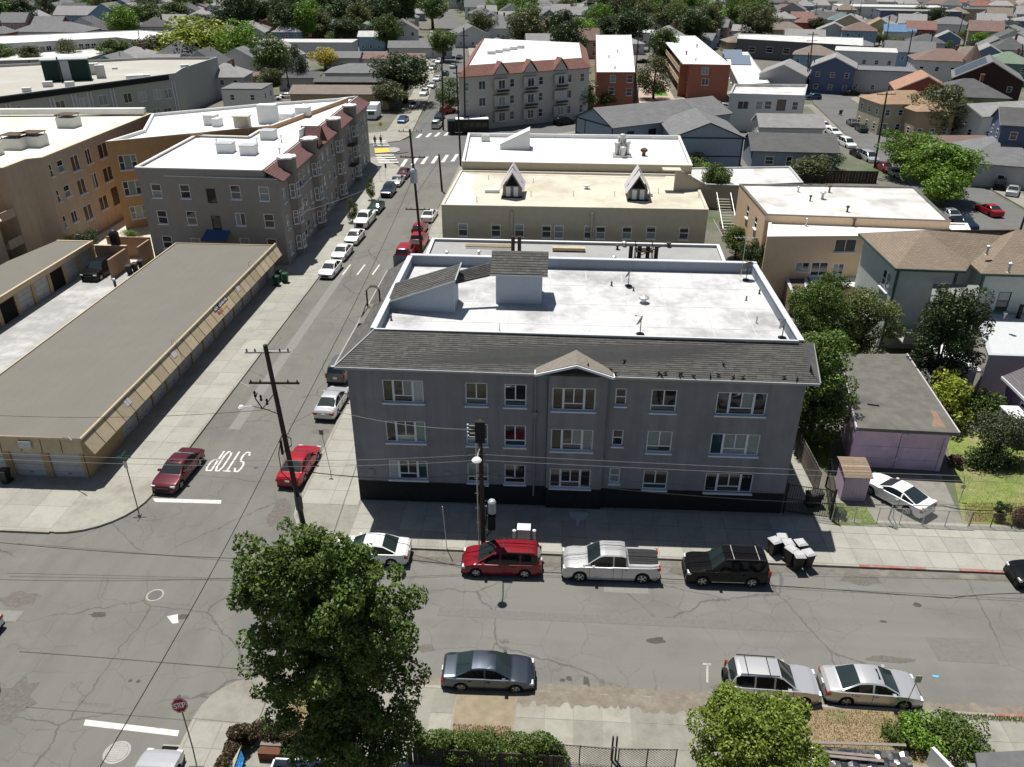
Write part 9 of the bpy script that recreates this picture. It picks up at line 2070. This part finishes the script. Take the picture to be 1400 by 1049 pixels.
for k in range(3): wire(('first', 'second', 'third')[k]+' thin line over the far crossing between the tall poles', [(PTOP[P_SPEC[0][0]][1][0]+(-1+k), PTOP[P_SPEC[0][0]][1][1], PTOP[P_SPEC[0][0]][1][2]-.2), (PTOP[P_SPEC[1][0]][1][0]+(-.5+k*.5), PTOP[P_SPEC[1][0]][1][1], PTOP[P_SPEC[1][0]][1][2]-1)], .015, .8)

# ================================================================ SIGNS AND SMALL STREET THINGS
x, y = G(263.5, 1023, BZ); zt_ = None
t = thing('stop_sign', 'red octagonal STOP sign on a thin pole at the near left corner', 'stop sign', (x, y, BZ)); top = top_of((x, y), 247, 966)
b = MB(); lx = top[0]-x; b.tube([(0, 0, 0), (lx, 0, top[2])], .03, 6); obj('post', b.mesh('post', METAL if 0 else mat('post_dark_grey', (.12, .12, .12), var=0)), t)
# sign faces the traffic coming up the street (towards -y), tilted as the photo shows it
zc = top[2]; octo = [(.38*math.cos(R(22.5+45*k)), .38*math.sin(R(22.5+45*k))) for k in range(8)]
hold = bpy.data.objects.new('sign_plate', None); 
b = MB(); b.v = [(p[0], -.01, p[1]) for p in octo]+[(p[0], .01, p[1]) for p in octo]; b.f = [tuple(range(8))[::-1] if 0 else tuple(range(8)), tuple(range(15, 7, -1))]+[(k, 8+k, 8+(k+1) % 8, (k+1) % 8) for k in range(8)]; b.m = [0]*10
pl = obj('sign_plate', b.mesh('sign_plate', mat('sign_red', (.30, .015, .02), rough=.4, var=.05)), t, (lx, -.05, zc)); bpy.data.objects.remove(hold)
b = MB(); o8 = [(.355*math.cos(R(22.5+45*k)), .355*math.sin(R(22.5+45*k))) for k in range(8)]; i8 = [(.335*math.cos(R(22.5+45*k)), .335*math.sin(R(22.5+45*k))) for k in range(8)]
for k in range(8): a, c, d, e = o8[k], o8[(k+1) % 8], i8[(k+1) % 8], i8[k]; b.quad((a[0], -.014, a[1]), (c[0], -.014, c[1]), (d[0], -.014, d[1]), (e[0], -.014, e[1]))
strokes(b, 'STOP', (-.255, -.015, -.11), (1, 0, 0), (0, 0, 1), .105, .22, .038, .032, (0, -1, 0)); obj('lettering', b.mesh('lettering', mat('sign_white', (.75, .75, .75), var=0)), pl); pl.rotation_euler = (R(-20), R(-12), R(8))
# street name sign, left corner
x, y = G(187, 690, BZ); t = thing('street_sign', 'leaning pole with green street name signs at the garage corner', 'street sign', (x, y, BZ)); top = top_of((x, y), 170, 628); lx = top[0]-x; b = MB(); b.tube([(0, 0, 0), (lx, 0, top[2])], .035, 6); obj('post', b.mesh('post', mat('post_dark_grey', ())), t)
GRS = mat('sign_green', (.01, .13, .08), var=.05, rough=.4)
for a, dz in ((8, .0), (98, .16)): b = MB(); b.box(-.42, -.012, 0, .42, .012, .17); o = obj('name_plate', b.mesh('name_plate', GRS), t, (lx, 0, top[2]-.05+dz), R(a))
b = MB(); b.box(-.12, -.01, -.8, .12, .01, -.3); obj('notice_plate', b.mesh('notice_plate', METAL), t, (lx*.85, -.04, top[2]))
for (lab, bp_, tp, w_, h_, m) in (('parking sign on a bent pole by the red coupe', (452, 646), (439, 590), .3, .4, mat('sign_back', (.2, .17, .15), var=.1)), ('pale sign post leaning over the bonnet of the silver sedan', (1234, 972), (1256, 926), .3, .45, METAL), ('thin parking sign post on the shaded pavement', (611, 752), (605, 695), .05, .3, METAL),
  ('yellow diamond warning sign at the far crossing', (520, 186), (520, 168), .8, .8, mat('sign_yellow', (.55, .36, .03), var=.05)), ('small sign on the far pavement corner, left one', (520, 248), (518, 228), .5, .5, METAL), ('signal pole on the pavement before the far crossing', (527, 245), (527, 225), .3, .7, DMETAL)):
 x, y = G(*bp_); top = top_of((x, y), *tp); lx = top[0]-x; t = thing('sign_post', lab, 'sign', (x, y, BZ)); b = MB(); b.tube([(0, 0, 0), (lx, 0, top[2])], .028, 6); obj('post', b.mesh('post', METAL), t); b = MB()
 if 'diamond' in lab: b.quad((0, -.03, -w_*.6), (w_*.6, -.03, 0), (0, -.03, w_*.6), (-w_*.6, -.03, 0)); b.quad((0, .0, -w_*.6), (-w_*.6, .0, 0), (0, .0, w_*.6), (w_*.6, .0, 0))
 else: b.box(-w_/2, -.04, -h_/2, w_/2, -.02, h_/2)
 obj('sign_plate', b.mesh('sign_plate', m), t, (lx, 0, top[2]-h_/2))
# electricity cabinets and bollards in front of the building
x, y = G(716, 741, BZ); t = thing('utility_cabinet', 'white topped utility cabinet behind the red minivan', 'cabinet', (x, y, BZ)); b = MB(); b.box(-.38, -.3, 0, .38, .3, 1.15); obj('casing', b.mesh('casing', mat('cabinet_grey', (.45, .45, .46), var=.05)), t); b = MB(); b.box(-.42, -.34, 1.15, .42, .34, 1.22); obj('lid', b.mesh('lid', WHITE), t)
for lab, px in (('grey bollard left of the utility cabinet', 703), ('grey bollard right of the utility cabinet', 730)):
 x, y = G(px, 742, BZ); t = thing('bollard', lab, 'bollard', (x, y, BZ), group='bollards by the utility cabinet'); b = MB(); b.lathe([(.10, 0), (.10, .9)], 12); obj('post', b.mesh('post', mat('cabinet_grey', ())), t); b = MB(); b.lathe([(.11, .9), (.12, .98), (.05, 1.04)], 12); obj('cap', b.mesh('cap', WHITE), t)
# small black bag and litter
x, y = G(1066, 731, BZ); t = thing('plastic_bag', 'small blue bag on the shaded pavement behind the kerb bins', 'bag', (x, y, BZ)); b = MB(); b.lathe([(.12, 0), (.2, .08), (.14, .2), (.03, .26)], 9); obj('bag', b.mesh('bag', mat('blue_tarp', ())), t)
t.name = 'plastic_bag'
# water stain on the shaded pavement, wall numbers
o = patch('damp_patch', [G(p, q) for p, q in ((778, 702), (803, 703), (805, 707), (798, 713), (792, 714), (791, 722), (788, 722), (787, 713), (780, 710))][::-1], mat('pale_patch', (.42, .43, .45), coords='World', var=.1), BZ+.014)
NUM = [('thing', 508, 641), ('', 612, 645)]
for (px, py) in ((508, 645), (612, 648), (677, 650)):
 s, z = WP(px, py, MA, MBp); p = mpt(s, -.02); b = MB(); b.box(p[0]-.18, p[1]-.03, z-.25, p[0]+.18, p[1]+.0, z+.25); b.build('wall_plaque', mat('plaque', (.27, .27, .28), var=.4, scale=9), mt)

# ================================================================ PEOPLE at the far crossing
def person(lab, px, py, rz, shirt, trousers, hair=(.02, .015, .01)):
 x, y = G(px, py, .14); t = thing('person', lab, 'person', (x, y, .14), R(rz))
 def skin_obj(nm, pts, edges, rad, m):
  me = bpy.data.meshes.new(nm); me.from_pydata(pts, edges, []); o = bpy.data.objects.new(nm, me); C.objects.link(o); o.parent = t
  md = o.modifiers.new('skin', 'SKIN')
  for i, r_ in enumerate(rad): me.skin_vertices[0].data[i].radius = (r_, r_)
  me.skin_vertices[0].data[0].use_root = True
  o.modifiers.new('sub', 'SUBSURF').levels = 1; me.materials.append(m); return o
 SK = mat('skin', (.30, .17, .11), var=.05)
 pts = [(0,0,.95),(0,0,1.2),(0,0,1.42),(0,0,1.52),(0,.02,1.64),(0,.02,1.74), (-.1,0,.9),(-.12,.04,.5),(-.12,-.02,.08),(-.12,.1,.04), (.1,0,.9),(.12,.1,.5),(.13,.18,.08),(.13,.3,.04), (-.2,0,1.4),(-.25,.03,1.12),(-.24,.12,.88),(-.23,.15,.80), (.2,0,1.4),(.25,-.02,1.12),(.25,-.06,.88),(.25,-.05,.80)]
 ed = [(0,1),(1,2),(2,3),(3,4),(4,5),(0,6),(6,7),(7,8),(8,9),(0,10),(10,11),(11,12),(12,13),(2,14),(14,15),(15,16),(16,17),(2,18),(18,19),(19,20),(20,21)]
 rad = [.14,.13,.15,.05,.095,.07,.09,.065,.045,.04,.09,.065,.045,.04,.06,.045,.035,.04,.06,.045,.035,.04]
 skin_obj('body', pts, ed, rad, SK)
 skin_obj('shirt', [pts[i] for i in (1,0,2,14,15,18,19)], [(0,1),(0,2),(2,3),(3,4),(2,5),(5,6)], [.145,.155,.165,.08,.06,.08,.06], mat('cloth_'+shirt[0], shirt[1], var=.1))
 skin_obj('trousers', [pts[i] for i in (0,6,7,8,10,11,12)], [(0,1),(1,2),(2,3),(0,4),(4,5),(5,6)], [.16,.105,.08,.065,.105,.08,.065], mat('cloth_'+trousers[0], trousers[1], var=.1))
 b = MB(); b.lathe([(.03, .12), (.09, .10), (.11, .03), (.10, -.05)][::-1], 10, (0, .0, 1.69)); obj('hair', b.mesh('hair', mat('hair_dark', hair, var=0), smooth=True), t)
person('pedestrian in dark clothes at the zebra island, left one', 513, 198.5, 20, ('dark', (.03, .03, .035)), ('navy', (.02, .025, .04))); person('pedestrian in dark clothes at the zebra island, right one', 521, 198, -15, ('brown', (.06, .04, .035)), ('black', (.012, .012, .012)))

for o in list(THINGS):     # small pipes on the white flat roofs
 k = {'red brick apartment block with a bright': (8.5, 829, 60, 858, 95), 'red brick apartment block with tan': (8.5, 935, 55, 985, 86), 'peach apartment wing with the dirty': (7.9, 1065, 262, 1230, 290), 'peach apartment wing with the bright': (7.1, 1100, 303, 1285, 316)}
 for s_, (z, a, b_, c, d) in k.items():
  if o['label'].startswith(s_):
   for i in range(5): x, y = G(random.uniform(a, c), random.uniform(b_, d), z); pipe_vent(o, x, y, z, random.choice([.5, .7]), random.choice([.08, .1, .16]), random.choice([METAL, BROWNM]), True)
# ---------------------------------------------------------------- tidy: names without digits confusion, label check
from collections import Counter
cnt_ = Counter(o.get('label') for o in THINGS if not o.get('group'))
for o in THINGS:
 if len(o['label'].split()) > 16: print('LONG', len(o['label'].split()), o['label'])
for k_, v_ in cnt_.items():
 if v_ > 1: print('DUP LABEL', v_, k_)
print('objects', len(bpy.data.objects), 'things', len(THINGS))
